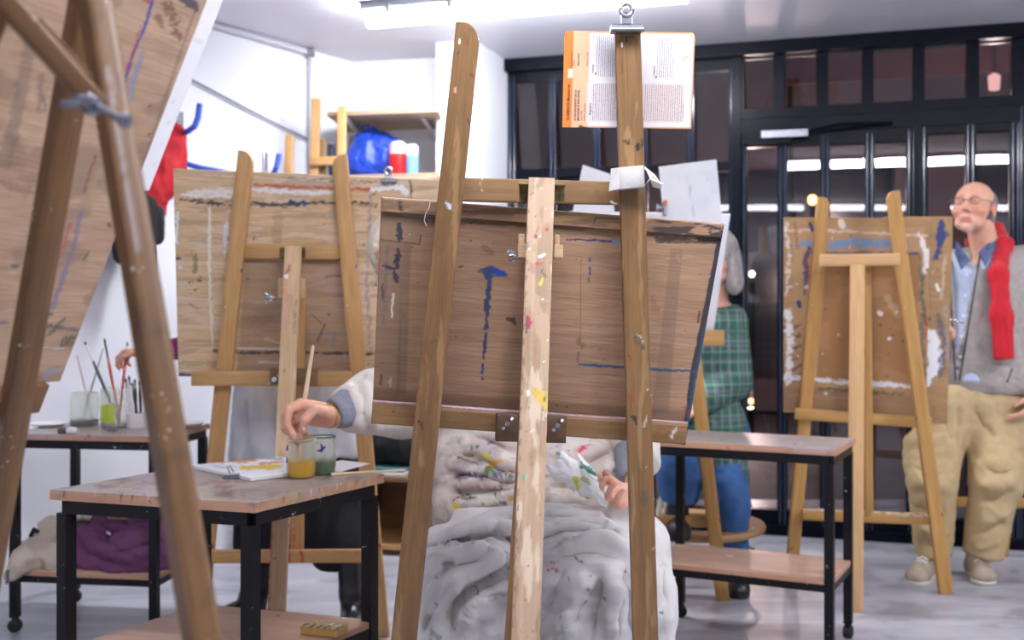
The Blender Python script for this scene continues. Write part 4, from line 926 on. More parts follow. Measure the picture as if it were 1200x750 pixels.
# ---- second easel -----------------------------------------------------------------
E2 = thing('easel', 'golden wooden easel with red drips on its low rail, behind the small paint table', 'easel', (P(340, 700, 4.1).x, 4.0, 0))
hint2 = (0, -1, .05)
beam('leg', footpt((287, 178), (245, 600), 4.17), P(288, 177, 3.96), .056, .028, M['oak2'], E2, .054, top=round_top(1, .8))
beam('leg', footpt((397, 180), (447, 748), 4.13), P(397, 181, 3.96), .056, .028, M['oak2'], E2, .054, top=round_top(-1, .8))
beam('crossbar', P(284, 294, 4.02), P(404, 295.5, 4.02), .052, .02, M['oak2'], E2)
def p_r2(p):
    p.smear((0, 0, 1200, 1200), (232, 208, 176), .06, .015, .52, .5, 221); p.stroke([(339, 312), (337, 318)], 3, (190, 90, 70)); p.stroke([(336, 330), (334, 340), (336, 352)], 6, (206, 120, 110), .5, 1.3, .4); p.stroke([(337, 350), (333, 380)], 9, (200, 150, 140), .5, 1.2, .4); p.stroke([(347, 352), (345, 390)], 2, (60, 90, 90), .6, 1, .4)
    p.stroke([(319, 585), (317, 640), (313, 740)], 2.4, (180, 50, 40), .8, .9, .4); p.splat(50, (300, 290, 360, 745), [DK, (180, 60, 50), WHITE, (90, 100, 120)], .4, 1.2, 223)
beam('leg', footpt((343, 289), (322, 745), 3.42), P(343, 288, 3.93), .053, .026, M['pale2'], E2, .055, paint=p_r2, res=.006)['label'] = 'pale rear leg with red drips'
def p_m2(p):
    p.stroke([(340, 560), (338, 655)], 3, (182, 44, 40), .9, .7); p.stroke([(346, 580), (345, 655)], 2, (182, 44, 40), .8, .8)
beam('mast', P(347, 650, 4.14), P(350, 288, 4.06), .05, .02, M['oak2'], E2, paint=p_m2, res=.008)
def p_l2(p):
    p.stroke([(337, 645), (338, 662)], 5, (186, 44, 40), .95, .7); p.stroke([(352, 645), (355, 660)], 3.4, (186, 44, 40), .9, .7); p.stroke([(262, 645), (440, 645)], 3, (200, 110, 100), .5, 1, .45)
beam('lower_rail', P(238, 653, 4.12), P(440, 652, 4.10), .046, .022, M['oak2'], E2, paint=p_l2, res=.008)
beam('tray', P(224, 443.5, 4.02), P(412, 444.5, 4.02), .052, .03, M['oak2'], E2); beam('tray_ledge', P(224, 436, 4.05), P(440, 436.5, 4.05), .006, .05, M['edge'], E2)
beam('tray_clamp', P(316, 441, 3.985), P(371, 441, 3.985), .056, .02, M['oak'], E2)
wing_nut(E2, P(322, 445, 3.975), (.1, -1, .1), 1.6); wing_nut(E2, P(322, 349, 3.97), (-1, -.4, 0), 1.7)
for x in (330.5, 353.5):
    m = MB(); m.box((-.011, -.02, -.035), (.011, .03, .035), Matrix.Translation(P(x, 338, 3.97)), .003); m.build('clamp_block', M['pale2'], E2)
m = MB(); m.box((-.045, -.004, -.02), (.045, .004, .018), Matrix.Translation(P(343, 296, 3.985)), .002); m.build('hinge', M['brass'], E2)
def p_b2(p):
    W = (150, 150, 600, 500)
    p.smear(W, (228, 208, 184), .02, .12, .55, .5, 231); p.smear(W, (160, 130, 106), .02, .15, .6, .45, 233)
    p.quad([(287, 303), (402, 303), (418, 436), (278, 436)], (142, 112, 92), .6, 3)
    p.stroke([(222, 224), (260, 225), (285, 224)], [4, 7, 5], (236, 232, 226), .9, 1.3, .35); p.stroke([(212, 235), (240, 237), (270, 239), (330, 240), (400, 237), (440, 240)], [2, 5, 6, 5, 4, 6], (46, 44, 52), .9, 1.2, .42); p.stroke([(214, 228), (270, 231)], 4, (240, 236, 230), .9, 1, .4)
    p.stroke([(298, 217), (340, 219), (395, 221), (440, 222)], [3, 3.4, 3, 5], (190, 76, 60), .85, .8, .3); p.stroke([(296, 222), (345, 226), (390, 226)], [5, 6, 4], (238, 236, 234), .9, 1, .4); p.stroke([(330, 208), (420, 213), (450, 215)], 3, (66, 74, 72), .7, 1, .45); p.stroke([(436, 222), (470, 220), (478, 226)], [5, 8, 5], (242, 242, 240), .95, 1.1, .3)
    p.stroke([(340, 236), (350, 239)], 4, (50, 60, 110)); p.stroke([(355, 236), (357, 240)], 3.4, (40, 70, 150)); p.stroke([(481, 212), (482, 232)], 3, (50, 56, 70), .8, 1); p.stroke([(434, 230), (430, 330), (434, 410)], 4, (110, 110, 160), .5, 1.2, .45)
    p.stroke([(246, 245), (245, 300), (247, 360), (249, 408)], [3.4, 4, 3, 2], (236, 230, 206), .95, .7); p.stroke([(208, 250), (207, 285)], 4, (238, 238, 238), .9, .8); p.stroke([(266, 262), (264, 300)], [7, 5], (236, 236, 240), .8, 1.2, .35)
    p.stroke([(207, 303), (211, 303)], 3, (40, 60, 100)); p.stroke([(229, 300), (229, 318)], 5, (104, 120, 66), .7, 1.1); p.splat(9, (219, 325, 235, 345), [DK], .8, 1.6, 5); p.stroke([(222, 356), (232, 362)], 3, (180, 100, 70), .6)
    p.stroke([(210, 440), (222, 440)], 5, (40, 56, 90), .9, .5); p.stroke([(210, 425), (270, 427)], 6, (176, 158, 110), .7, .8); p.stroke([(212, 434), (262, 436)], 1.6, (236, 236, 240), .9)
    p.stroke([(250, 411), (290, 413), (345, 413), (410, 414), (437, 415)], 3.2, (44, 42, 48), .9, .9, .38); p.stroke([(278, 408), (340, 409)], 2, (226, 220, 210), .9, .6); p.stroke([(303, 424), (340, 426)], 1.8, (226, 222, 214), .8)
    p.stroke([(357, 392), (378, 391), (413, 392)], 2.6, (120, 128, 138), .6, .8); p.stroke([(381, 380), (372, 400)], 2, (70, 66, 70), .8); p.stroke([(392, 390), (391, 405)], 4, (120, 128, 140), .5, 1); p.stroke([(310, 397), (327, 402)], 2.2, (220, 190, 140), .9); p.stroke([(365, 368), (378, 380)], 1.6, (80, 62, 50), .7)
    p.stroke([(382, 324), (402, 323)], 1.6, (60, 46, 44), .8); p.stroke([(391, 347), (405, 347)], 1.4, (90, 60, 60), .6); p.stroke([(215, 405), (250, 405)], 2, (150, 150, 160), .6, 1, .4); p.stroke([(298, 370), (302, 376)], 4, (170, 110, 80), .5); p.stroke([(325, 252), (326, 285)], 12, (150, 120, 98), .35, .8)
    p.stroke([(240, 205), (480, 216)], 2, (236, 226, 210), .5, .8, .4); p.splat(120, (205, 200, 520, 445), [(60, 50, 50), (200, 80, 60), WHITE, (70, 80, 110), (120, 90, 70)], .5, 1.7, 235, .85)
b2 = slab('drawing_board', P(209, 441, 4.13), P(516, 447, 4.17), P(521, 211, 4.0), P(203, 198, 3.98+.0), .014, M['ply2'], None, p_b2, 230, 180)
tag(b2, 'wide light plywood board streaked with white and dark paint by the white wall', 'drawing board')
BC2 = thing('bulldog_clip', 'small steel clip biting the top edge of the wide light plywood board', 'clip', P(455, 208, 4.0))
m = MB(); m.box((-.028, -.006, -.012), (.028, .03, .004), Matrix.Translation(P(455, 210, 3.975)), .003); m.build('jaw', M['dull'], BC2)
m = MB(); c = P(455, 201, 3.98); m.tube([c+Vector((.011*math.cos(t), 0, .013*math.sin(t))) for t in np.linspace(0, 2*math.pi, 13)], .005, 8, False); m.box((-.012, -.002, -.022), (.012, .004, -.008), Matrix.Translation(c)); m.build('handle', M['chrome'], BC2)

# ---- third easel -------------------------------------------------------------------
E3 = thing('easel', 'golden wooden easel standing in front of the man with the red scarf', 'easel', (P(1010, 700, 4.8).x, 4.8, 0))
def p_sp3(p): p.splat(30, (900, 220, 1120, 720), [(235, 235, 225), DK, (150, 60, 50), (70, 90, 130)], .8, 2.0, 241)
M['gold3'] = pmat('golden_beam_blurred', (204, 158, 92), (178, 132, 70), WG, .55, fine=WF, specks=16)
beam('leg', footpt((965, 232), (930, 650), 4.93), P(966, 231, 4.74), .052, .026, M['gold3'], E3, .050, top=round_top(1, .6), paint=p_sp3)
beam('leg', footpt((1048, 225), (1110, 697), 4.75), P(1047, 224, 4.62), .056, .026, M['gold3'], E3, .052, top=round_top(-1, .6), paint=p_sp3)
beam('crossbar', P(961, 305, 4.68), P(1055, 303.5, 4.62), .049, .022, pmat('peach_bar', (226, 184, 134), (212, 168, 116), WG, .6, fine=WF), E3)
beam('leg', P(1003, 360+1600/4.47, 4.47), P(1006, 310, 4.62), .058, .026, pmat('peach_leg', (224, 182, 130), (210, 166, 112), WG, .6, fine=WF, specks=12), E3, .052)['label'] = 'paler rear leg'
beam('mast', P(1019, 606, 4.83), P(1016, 305, 4.72), .036, .02, M['gold3'], E3)
def p_l3(p): p.stroke([(945, 596), (1090, 604)], 2.6, (232, 226, 216), .8, 1, .42)
beam('lower_rail', P(940, 603, 4.87), P(1098, 609, 4.79), .048, .022, M['gold3'], E3, paint=p_l3, res=.01)
beam('tray', P(932, 485, 4.83), P(1092, 496, 4.76), .046, .03, M['gold3'], E3)
def p_b3(p):
    p.quad([(930, 266), (1084, 266), (1080, 452), (928, 446)], (178, 140, 98), .9, 1.2)
    p.quad([(968, 305), (1079, 298), (1071, 450), (957, 447)], (156, 112, 68), 1, 1.2); p.smear((957, 300, 1078, 450), (176, 132, 86), .03, .05, .55, .5, 251)
    p.stroke([(920, 270), (990, 271), (1086, 276)], 3, (226, 196, 186), .85, .9, .35); p.stroke([(936, 286), (975, 286), (1000, 284), (1060, 287)], [7, 9, 11, 8], (104, 144, 186), .9, 1.4, .38); p.stroke([(950, 296), (1000, 297), (1076, 297)], 3, (60, 56, 110), .9, .8, .3)
    p.stroke([(948, 290), (944, 305), (945, 320), (943, 345)], [4, 5, 6, 3], (50, 56, 110), .9, 1, .3); p.stroke([(944, 302), (950, 330)], 3, (150, 50, 50), .8, 1, .4); p.stroke([(936, 355), (937, 358)], 6, (40, 60, 120)); 
    for k in range(6): p.stroke([(930, 385+k*12), (938, 380+k*12)], 3.4, (66, 62, 80), .8, 1.2)
    p.stroke([(923, 364), (925, 400), (924, 440), (922, 446)], [7, 9, 10, 8], (234, 232, 232), .95, 1.4, .35); p.stroke([(921, 262), (925, 300), (922, 345)], 4, (226, 218, 210), .7, 1.3, .45)
    p.stroke([(920, 442), (1000, 449), (1080, 453)], [4, 6, 5], (226, 226, 230), .9, 1, .35); p.stroke([(922, 463), (990, 466), (1030, 466)], 3, (206, 150, 130), .8, 1, .4); p.stroke([(960, 456), (1060, 462)], 4, (70, 56, 56), .8, 1, .4); p.quad([(918, 455), (1086, 464), (1086, 492), (918, 482)], (136, 108, 80), .5, 2)
    p.stroke([(1078, 272), (1086, 300), (1084, 318)], [3, 7, 5], (236, 232, 232), .9, 1.2, .3); p.stroke([(1082, 320), (1080, 350), (1086, 380)], 4, (96, 60, 60), .8, 1, .4); p.stroke([(1078, 300), (1082, 440)], 5, (74, 96, 84), .7, 1.2, .45); p.stroke([(1087, 375), (1088, 400)], 6, (196, 70, 60), .6, 1.2, .4)
    p.stroke([(932, 262), (934, 290)], 3, (150, 60, 50), .6, 1, .4); p.stroke([(985, 259), (987, 264)], 7, (226, 216, 196)); p.stroke([(950, 262), (952, 270)], 4, (60, 60, 100)); p.stroke([(1030, 367), (1032, 368)], 5, (224, 220, 214)); p.stroke([(1040, 350), (1052, 368)], 8, (196, 170, 140), .5, 1.2); p.stroke([(1008, 440), (1010, 448)], 6, (120, 88, 60), .5)
    p.stroke([(957, 300), (955, 446)], 2, (214, 184, 150), .6); p.splat(60, (918, 256, 1092, 490), [WHITE, (60, 60, 90), (170, 60, 50), (90, 70, 56)], .8, 2.2, 253, .85)
b3 = slab('drawing_board', P(918, 483, 4.90), P(1085, 493, 4.84), P(1090, 256, 4.72), P(919, 255, 4.78), .014, M['ply3'], None, p_b3, 150, 150)
tag(b3, 'paint-bordered drawing board with white and blue streaks on the golden easel before the man', 'drawing board')
def p_b4(p):
    p.stroke([(1103, 262), (1104, 275), (1100, 290), (1097, 303)], [6, 10, 6, 5], (36, 62, 120), .95, 1); p.stroke([(1108, 300), (1103, 350)], 4, (214, 190, 150), .6, 1, .4)
    p.stroke([(1088, 390), (1095, 400), (1094, 430), (1088, 450)], [10, 18, 18, 8], (240, 240, 242), .98, 1.4); p.stroke([(1100, 370), (1106, 400), (1102, 440)], 6, (66, 80, 116), .7, 1.3, .35); p.stroke([(1108, 360), (1112, 420)], 5, (170, 170, 170), .5, 1.2, .45); p.stroke([(1098, 334), (1100, 340)], 4, WHITE)
    p.splat(26, (1085, 256, 1118, 495), [WHITE, (60, 70, 110), (170, 60, 50), DK], .8, 2, 261)
b4 = slab('drawing_board', P(1028, 492, 4.93), P(1110, 497, 4.90), P(1117, 254, 4.78), P(1036, 254, 4.81), .012, M['ply3'], None, p_b4, 60, 110)
tag(b4, 'narrower board with a dark blue dab and a white blot, tucked behind the paint-bordered board', 'drawing board')

# ---- fourth easel, mostly hidden, with papers ---------------------------------------
E4 = thing('easel', 'golden easel half hidden behind the blue-streaked board, beside the person in the plaid shirt', 'easel', (P(770, 700, 4.5).x, 4.5, 0))
beam('leg', footpt((820, 470), (848, 705), 4.64), P(787, 195, 4.42), .052, .026, M['gold3'], E4)
beam('leg', footpt((705, 230), (668, 600), 4.70), P(706, 205, 4.44), .052, .026, M['gold3'], E4)
beam('leg', P(744, 790, 3.95), P(746, 250, 4.38), .05, .026, M['gold3'], E4)
beam('crossbar', P(700, 330, 4.52), P(802, 331, 4.52), .05, .02, M['gold3'], E4)
beam('lower_rail', P(672, 610, 4.66), P(836, 612, 4.62), .046, .02, M['gold3'], E4)
beam('tray', P(650, 394, 4.53), P(849, 396, 4.52), .06, .05, M['gold3'], E4)
b5 = slab('drawing_board', P(656, 388, 4.62), P(836, 390, 4.60), P(856, 251, 4.47), P(668, 248, 4.49), .01, pmat('white_board', (232, 232, 238), None, rough=.6), None)
tag(b5, 'white board with rounded corner showing above the right end of the blue-streaked board', 'drawing board')
def p_pap(p):
    p.stroke([(805, 205), (812, 240), (815, 262)], 1, (206, 208, 216), .9); p.smear((815, 200, 850, 262), (228, 231, 240), .05, .05, .5, .5, 271)
    p.smear((775, 190, 850, 262), (236, 238, 244), .04, .04, .58, .4, 273)
pp1 = slab('paper_sheet', P(779, 276, 4.45), P(848, 276, 4.45), P(839.5, 187, 4.37), P(772, 195.5, 4.38), .0015, M['paper'], None, p_pap, 40, 60)
tag(pp1, 'white drawing paper clipped upright above the blue-streaked board, faint pencil marks on it', 'paper')
pp2 = slab('paper_sheet', P(668, 262, 4.45), P(722, 262, 4.45), P(715, 204, 4.41), P(683, 193, 4.41), .0015, M['paper'], None)
tag(pp2, 'white paper with a folded corner peeking over the crossbar beside the rear leg', 'paper')
BC3 = thing('bulldog_clip', 'steel clip with an orange tab holding the upright white drawing paper', 'clip', P(774, 243, 4.4))
m = MB(); m.box((-.008, -.012, -.03), (.008, .02, .03), Matrix.Translation(P(779, 244, 4.38)), .003); m.build('jaw', M['dull'], BC3)
m = MB(); m.tube([P(779, 244, 4.38), P(773, 243, 4.36), P(769, 243, 4.36)], [.006, .009, .018], 10); m.build('handle', M['chrome'], BC3)
m = MB(); m.box((-.006, -.004, -.008), (.006, .002, .012), Matrix.Translation(P(780, 238, 4.36)), .001); m.build('tab', pmat('orange_tab', (228, 92, 40), None, rough=.5), BC3)

# ---- easels folded against the left wall ---------------------------------------------
EF = thing('easel', 'folded easel with two peg tops leaning on the wall by the shelf', 'easel', (P(385, 640, 5.7).x, 5.7, 0))
beam('leg', P(356, 360+1600/5.6, 5.6), P(370, 115, 5.85), .045, .024, M['oak2'], EF); beam('leg', P(398, 360+1600/5.6, 5.6), P(400.5, 124, 5.85), .045, .024, M['oak2'], EF)
beam('crossbar', P(362, 189, 5.79), P(402, 188, 5.79), .045, .02, M['oak2'], EF); beam('mast', P(376, 600, 5.66), P(377, 162, 5.84), .04, .02, M['oak'], EF)
EG = thing('easel', 'folded easel post showing alone above the wide light plywood board, against the white wall', 'easel', (P(335, 640, 5.5).x, 5.5, 0))
beam('leg', P(326, 360+1600/5.5, 5.5), P(339, 158, 5.68), .04, .024, M['oak2'], EG); beam('leg', P(352, 360+1600/5.5, 5.5), P(347, 215, 5.66), .04, .02, M['oak2'], EG); beam('lower_rail', P(322, 600, 5.52), P(356, 600, 5.52), .04, .02, M['oak2'], EG)

# ---- easel behind the man at the right edge --------------------------------------------
EH = thing('easel', 'golden easel behind the person with the red scarf, low rail and one foot showing', 'easel', (P(1210, 640, 5.35).x, 5.3, 0))
beam('leg', footpt((1190, 560), (1175, 650), 5.46), P(1236, 232, 5.22), .052, .026, M['gold3'], EH); beam('leg', P(1118, 360+1600/5.58, 5.58) if False else P(1300, 360+1600/5.25, 5.25), P(1256, 232, 5.15), .052, .026, M['gold3'], EH)
beam('lower_rail', P(1108, 588, 5.50), P(1292, 592, 5.26), .046, .02, M['gold3'], EH)
beam('crossbar', P(1216, 330, 5.28), P(1280, 330, 5.20), .046, .02, M['gold3'], EH)

# ================================================================== TABLES
def mbq(q, z0, z1):
    n = len(q); return [(x, y, z0) for x, y in q]+[(x, y, z1) for x, y in q], [tuple(range(n))[::-1], tuple(range(n, 2*n))]+[(i, (i+1) % n, n+(i+1) % n, n+i) for i in range(n)]
def table(label, A, B, Cc, D, ztop, tt, tube, zshelf, paint=None, shelf_w=.018, casters=True, res=(90, 80), inset=.02, group=None, shelf_inset=.0):
    """A,B,Cc,D: corners of the worktop, counter-clockwise from above"""
    A, B, Cc, D = [Vector((p[0], p[1], 0)) for p in (A, B, Cc, D)]
    ctr = (A+B+Cc+D)/4
    r = thing('trolley_table', label, 'table', (ctr.x, ctr.y, 0), 0, group)
    up = lambda p, z: Vector((p.x, p.y, z))
    o = slab('tabletop', up(A, ztop), up(B, ztop), up(Cc, ztop), up(D, ztop), tt, M['tabtop'], r, paint, res[0], res[1], edge=M['rim'])
    def ins(p, k): return p+(ctr-p).normalized()*k*1.41
    L = [ins(p, inset+tube/2) for p in (A, B, Cc, D)]
    U = (B-A).normalized(); V = (D-A).normalized()
    fr = MB()
    def sqt(mb, p, q, h):
        d = (q-p).normalized(); s = Vector((0, 0, 1)) if abs(d.z) < .9 else V; w = d.cross(s).normalized(); s = w.cross(d)
        v = [p+w*h*a+s*h*b for a, b in ((-1, -1), (1, -1), (1, 1), (-1, 1))]+[q+w*h*a+s*h*b for a, b in ((-1, -1), (1, -1), (1, 1), (-1, 1))]
        mb.add(v, [(3, 2, 1, 0), (4, 5, 6, 7)]+[(i, (i+1) % 4, 4+(i+1) % 4, 4+i) for i in range(4)])
    zt = ztop-tt-.001
    for i in range(4): sqt(fr, up(L[i], zt-tube/2), up(L[(i+1) % 4], zt-tube/2), tube/2)
    fr.build('frame', M['black'], r, False)
    sr = MB()
    for i in range(4): sqt(sr, up(L[i], zshelf-shelf_w-tube*.4), up(L[(i+1) % 4], zshelf-shelf_w-tube*.4), tube*.4)
    sr.build('shelf_rail', M['black'], r, False)
    for p in L:
        m = MB(); sqt(m, up(p, .055 if casters else 0), up(p, zt-tube+.0005), tube/2); m.build('leg', M['black'], r, False)
    S = [ins(p, inset+tube*.2+shelf_inset) for p in (A, B, Cc, D)]
    slab('shelf', up(S[0], zshelf), up(S[1], zshelf), up(S[2], zshelf), up(S[3], zshelf), shelf_w, M['shelfw'], r, edge=M['rim'])
    if casters:
        for k, p in enumerate(L):
            m = MB(); d = Vector((math.cos(k*2.1), math.sin(k*2.1), 0)); c = up(p, .024)
            m.tube([up(p, .056), up(p, .045)], .012, 10); m.tube([up(p, .05)+d*.003, c+d*.0], [.013, .017], 10); ca = m.build('caster', M['black'], r)
            w = MB(); s = Vector((-d.y, d.x, 0)); w.tube([c-s*.016, c-s*.012, c+s*.012, c+s*.016], [.018, .0238, .0238, .018], 18); w.build('wheel', M['rubber'], ca)
    return r, L, S
def p_t1(p):
    p.smear((0, 500, 600, 700), (176, 162, 156), .02, .09, .54, .7, 301); p.smear((0, 500, 600, 700), (104, 80, 74), .03, .1, .56, .6, 303); p.smear((0, 500, 600, 700), (190, 186, 120), .04, .14, .68, .6, 305); p.smear((0, 500, 600, 700), (140, 60, 60), .05, .2, .7, .5, 306)
    p.splat(120, (60, 535, 450, 600), [(226, 224, 220), (70, 60, 60), (200, 200, 120), (150, 60, 60), (80, 90, 130)], .5, 2.0, 307, .8, 1)
    for k in range(24): p.stroke([(75+k*16+(k*7 % 5), 573+(k*5 % 9)), (78+k*16, 580+(k*5 % 9))], 1.6, [(60, 44, 40), (90, 60, 50), (226, 220, 214), (40, 60, 110)][k % 4], .8, 1)
zt1 = .72
A = T(58, 574, zt1); B = T(298, 589, zt1); Cc = T(450, 555, zt1)
Dd = A+(Cc-B)
t1, L1, S1 = table('small table in the middle with black legs and a paint-stained top carrying two glass jars', A, B, Cc, Dd, zt1, .026, .035, .30, p_t1, inset=.012)
# trolley by the left wall
def p_t2(p):
    p.smear((0, 480, 300, 540), (170, 168, 170), .02, .2, .5, .6, 311); p.splat(60, (20, 490, 240, 520), [(226, 224, 220), (70, 60, 60), (60, 80, 140), (150, 80, 60)], .5, 1.8, 313)
    p.stroke([(104, 509), (104, 515)], 3, (70, 90, 140), .8)
t2, L2, S2 = table('trolley table against the white wall with brush jars on top and coats below', (-1.862, 4.19), (-1.275, 4.10), (-1.21, 4.56), (-1.797, 4.65), .735, .022, .03, .23, p_t2, inset=.006)
def p_t3(p):
    p.smear((600, 480, 1010, 560), (176, 170, 172), .02, .2, .52, .6, 321); p.splat(50, (700, 505, 1000, 532), [(226, 224, 220), (70, 60, 60), (150, 80, 60)], .5, 1.6, 323)
u3 = Vector((.895, -.446, 0)); v3 = Vector((.446, .895, 0)); o3 = Vector((1.0585, 3.83, 0))
A3 = o3-u3*.645+v3*-.02; B3 = o3+u3*.035-v3*.02; C3 = B3+v3*.37; D3 = A3+v3*.37
t3, L3, S3 = table('trolley table at the right with bare worn top and empty wooden lower shelf', A3, B3, C3, D3, .725, .022, .03, .285, p_t3, inset=.004)

# ---- low cabinet, bag, extinguisher in the back --------------------------------------
cabm = pmat('brown_cabinet', (150, 112, 78), (130, 94, 62), (2, 20, 20), .5, fine=WF)
cab = thing('cabinet', 'low open brown cabinet on the floor by the white column, a black bag on it', 'cabinet', (-.66, 5.75, 0))
Mx = Matrix.Translation((-.66, 5.72, 0)) @ Matrix.Rotation(WROT, 4, 'Z')
m = MB(); m.box((-.10, -.20, .02), (-.082, .2, .36), Mx); m.build('side_panel', cabm, cab, False)
m = MB(); m.box((.28, -.20, .02), (.31, .2, .36), Mx); m.build('side_panel', cabm, cab, False)
m = MB(); m.box((-.10, -.21, .361), (.31, .2, .38), Mx); m.build('top', cabm, cab, False)
m = MB(); m.box((-.081, -.2, .03), (.279, .2, .055), Mx); m.build('bottom', M['oak2'], cab, False)
m = MB(); m.box((-.081, .18, .056), (.279, .198, .36), Mx); m.build('back_panel', cabm, cab, False)
m = MB(); m.box((.255, -.19, .056), (.278, .17, .36), Mx); tag(m.build('folder', pmat('teal_card', (36, 92, 92), None, rough=.6), None, False), 'teal folder standing upright inside the low brown cabinet', 'folder')
m = MB(); m.box((-.095, -.19, .381), (.20, .12, .40), Mx, .003); o = m.build('book', pmat('white_book', (226, 226, 222), None, rough=.6), None, 'auto'); tag(o, 'thick white book lying flat on the low brown cabinet under the black bag', 'book')
m = MB(); m.box((-.09, -.185, .401), (.195, .12, .418), Mx, .003); o = m.build('book', pmat('teal_book', (70, 124, 124), None, rough=.6), None, 'auto'); tag(o, 'teal book lying on the white book under the black bag', 'book')
blk = pmat('black_fabric', (26, 26, 30), (18, 18, 22), (14, 14, 14), .85, bump=.3, bsc=60)
sd = SDF((-1.05, 5.4, .35), (-.35, 6.0, .85), .010); c0 = Mx @ Vector((.06, -.03, 0))
sd.cap((c0.x-.05, c0.y+.03, .52), (c0.x+.08, c0.y-.04, .52), .10, .10, .03); sd.cap((c0.x-.05, c0.y+.03, .60), (c0.x+.06, c0.y-.03, .585), .07, .06, .04); sd.plane((0, 0, .4235), (0, 0, -1))
bag = thing('bag', 'black fabric bag lying on books on the low brown cabinet', 'bag', (c0.x, c0.y, .42)); sdf_obj(sd, 'body', blk, bag, fold=(.008, (14, 14, 10), 5))
m = MB(); m.tube([(c0.x-.08, c0.y-.12, .56), (c0.x-.06, c0.y-.15, .62), (c0.x+.04, c0.y-.15, .62), (c0.x+.07, c0.y-.12, .55)], .008, 8); m.build('strap', blk, bag)
fe = thing('fire_extinguisher', 'red fire extinguisher hanging low on the white column', 'fire extinguisher', P(522, 565, 5.88))
c = P(522, 538, 5.88); redm = pmat('extinguisher_red', (196, 30, 34), None, rough=.3)
m = MB(); m.lathe([(0, -.115), (.028, -.115), (.036, -.105), (.037, .06), (.030, .085), (.012, .10), (0, .10)], c, 20); m.build('cylinder', redm, fe)
m = MB(); m.lathe([(0, .10), (.013, .10), (.013, .12), (0, .12)], c, 12); m.box((-.03, -.008, .118), (.012, .008, .126), Matrix.Translation(c)); m.box((-.03, -.007, .134), (.01, .007, .141), Matrix.Translation(c)); m.build('valve', M['black'], fe)
m = MB(); m.tube([c+Vector((.01, 0, .118)), c+Vector((.045, -.01, .09)), c+Vector((.043, -.01, -.03))], .006, 8); m.build('hose', M['rubber'], fe)
m = MB(); m.lathe([(.0375, -.02), (.0376, .035)], c, 20); m.build('decal', M['paper'], fe)
m = MB(); m.box((-.012, .03, -.06), (.012, .14, .07), Matrix.Translation(c)); m.build('wall_bracket', M['black'], fe, False)

# ---- shelf with bag and cans in the alcove ---------------------------------------------
sh = thing('wall_shelf', 'wooden upper shelf plank on slanted white brackets in the alcove by the column', 'shelf', P(450, 130, 6.05))
wdm = pmat('shelf_plank', (190, 168, 140), (170, 146, 118), WG, .6, fine=WF)
q = [P(383, 131, 5.93), P(513, 127.5, 5.80), Vector((-.37, 6.34, 0)), Vector((-.93, 6.48, 0))]
m = MB(); zs = q[0].z; m.add(*mbq([(p.x, p.y) for p in q], zs-.022, zs)); m.build('plank', wdm, sh, False)
for (x0, y0, x1, y1) in ((406, 137, 424, 152), (493, 132, 512, 152)):
    m = MB(); m.tube([P(x0, y0+1, 5.97), P(x1-2, y1+8, 6.42 if x0 < 450 else 6.3)], .014, 8); m.build('bracket', M['white'], sh)
sh2 = thing('wall_shelf', 'lower shelf plank in the alcove carrying the blue bag and cans', 'shelf', P(450, 207, 6.0))
q2 = [P(392, 205.5, 5.93), P(513, 207, 5.80), Vector((-.37, 6.34, 0)), Vector((-.93, 6.48, 0))]; z2 = P(392, 205.5, 5.93).z
m = MB(); m.add(*mbq([(p.x, p.y) for p in q2], z2-.03, z2)); m.build('plank', wdm, sh2, False)
m = MB(); m.tube([P(415, 215, 6.0), P(418, 235, 6.40)], .012, 8); m.build('bracket', M['white'], sh2)
bagm = pmat('blue_plastic', (30, 76, 196), (20, 54, 160), (12, 12, 12), .4, bump=.3, bsc=30)
c = P(440, 205, 6.08); c.z = z2
sd = SDF((c.x-.25, c.y-.2, z2-.02), (c.x+.25, c.y+.2, z2+.4), .009)
sd.cap((c.x-.07, c.y, z2+.08), (c.x+.09, c.y-.01, z2+.07), .085, .085, .03); sd.cap((c.x-.04, c.y, z2+.14), (c.x+.08, c.y, z2+.13), .08, .07, .03); sd.cap((c.x-.05, c.y, z2+.2), (c.x-.02, c.y, z2+.235), .05, .03, .03); sd.cap((c.x+.04, c.y, z2+.19), (c.x+.12, c.y, z2+.16), .05, .03, .03); sd.plane((0, 0, z2+.001), (0, 0, -1))
bb = thing('plastic_bag', 'crumpled blue plastic bag on the alcove shelf', 'bag', (c.x, c.y, z2)); sdf_obj(sd, 'body', bagm, bb, fold=[(.012, (18, 18, 9), 9), (.005, (40, 40, 30), 19)])
m = MB(); m.tube([(c.x-.05, c.y-.02, z2+.24), (c.x-.07, c.y-.04, z2+.27), (c.x-.03, c.y-.05, z2+.275), (c.x-.01, c.y-.03, z2+.25)], .006, 8); m.build('handle', bagm, bb)
def can(px, w, h, mats, label, D=5.92, cat='can'):
    c = P(px, 205, D); c.z = z2+.0005; r = thing('can', label, cat, c)
    m = MB(); m.lathe([(0, 0), (w*.96, 0), (w, .005), (w, h*.62)], c, 20); m.build('body', mats[0], r)
    m = MB(); m.lathe([(w, h*.62), (w, h*.93), (w*.7, h*.97)], c, 20); m.build('upper_band', mats[1], r)
    m = MB(); m.lathe([(w*.7, h*.97), (w*.68, h), (0, h)], c, 20); m.build('lid', M['white'], r)
can(466.5, .046, .172, (redm, pmat('pink_band', (226, 190, 186), None, rough=.4)), 'red can with a pale top on the shelf in front of the blue bag')
can(483, .032, .155, (pmat('light_blue', (120, 170, 226), None, rough=.4), pmat('pale_blue', (206, 224, 240), None, rough=.4)), 'pale blue can on the shelf beside the red can', 5.9)
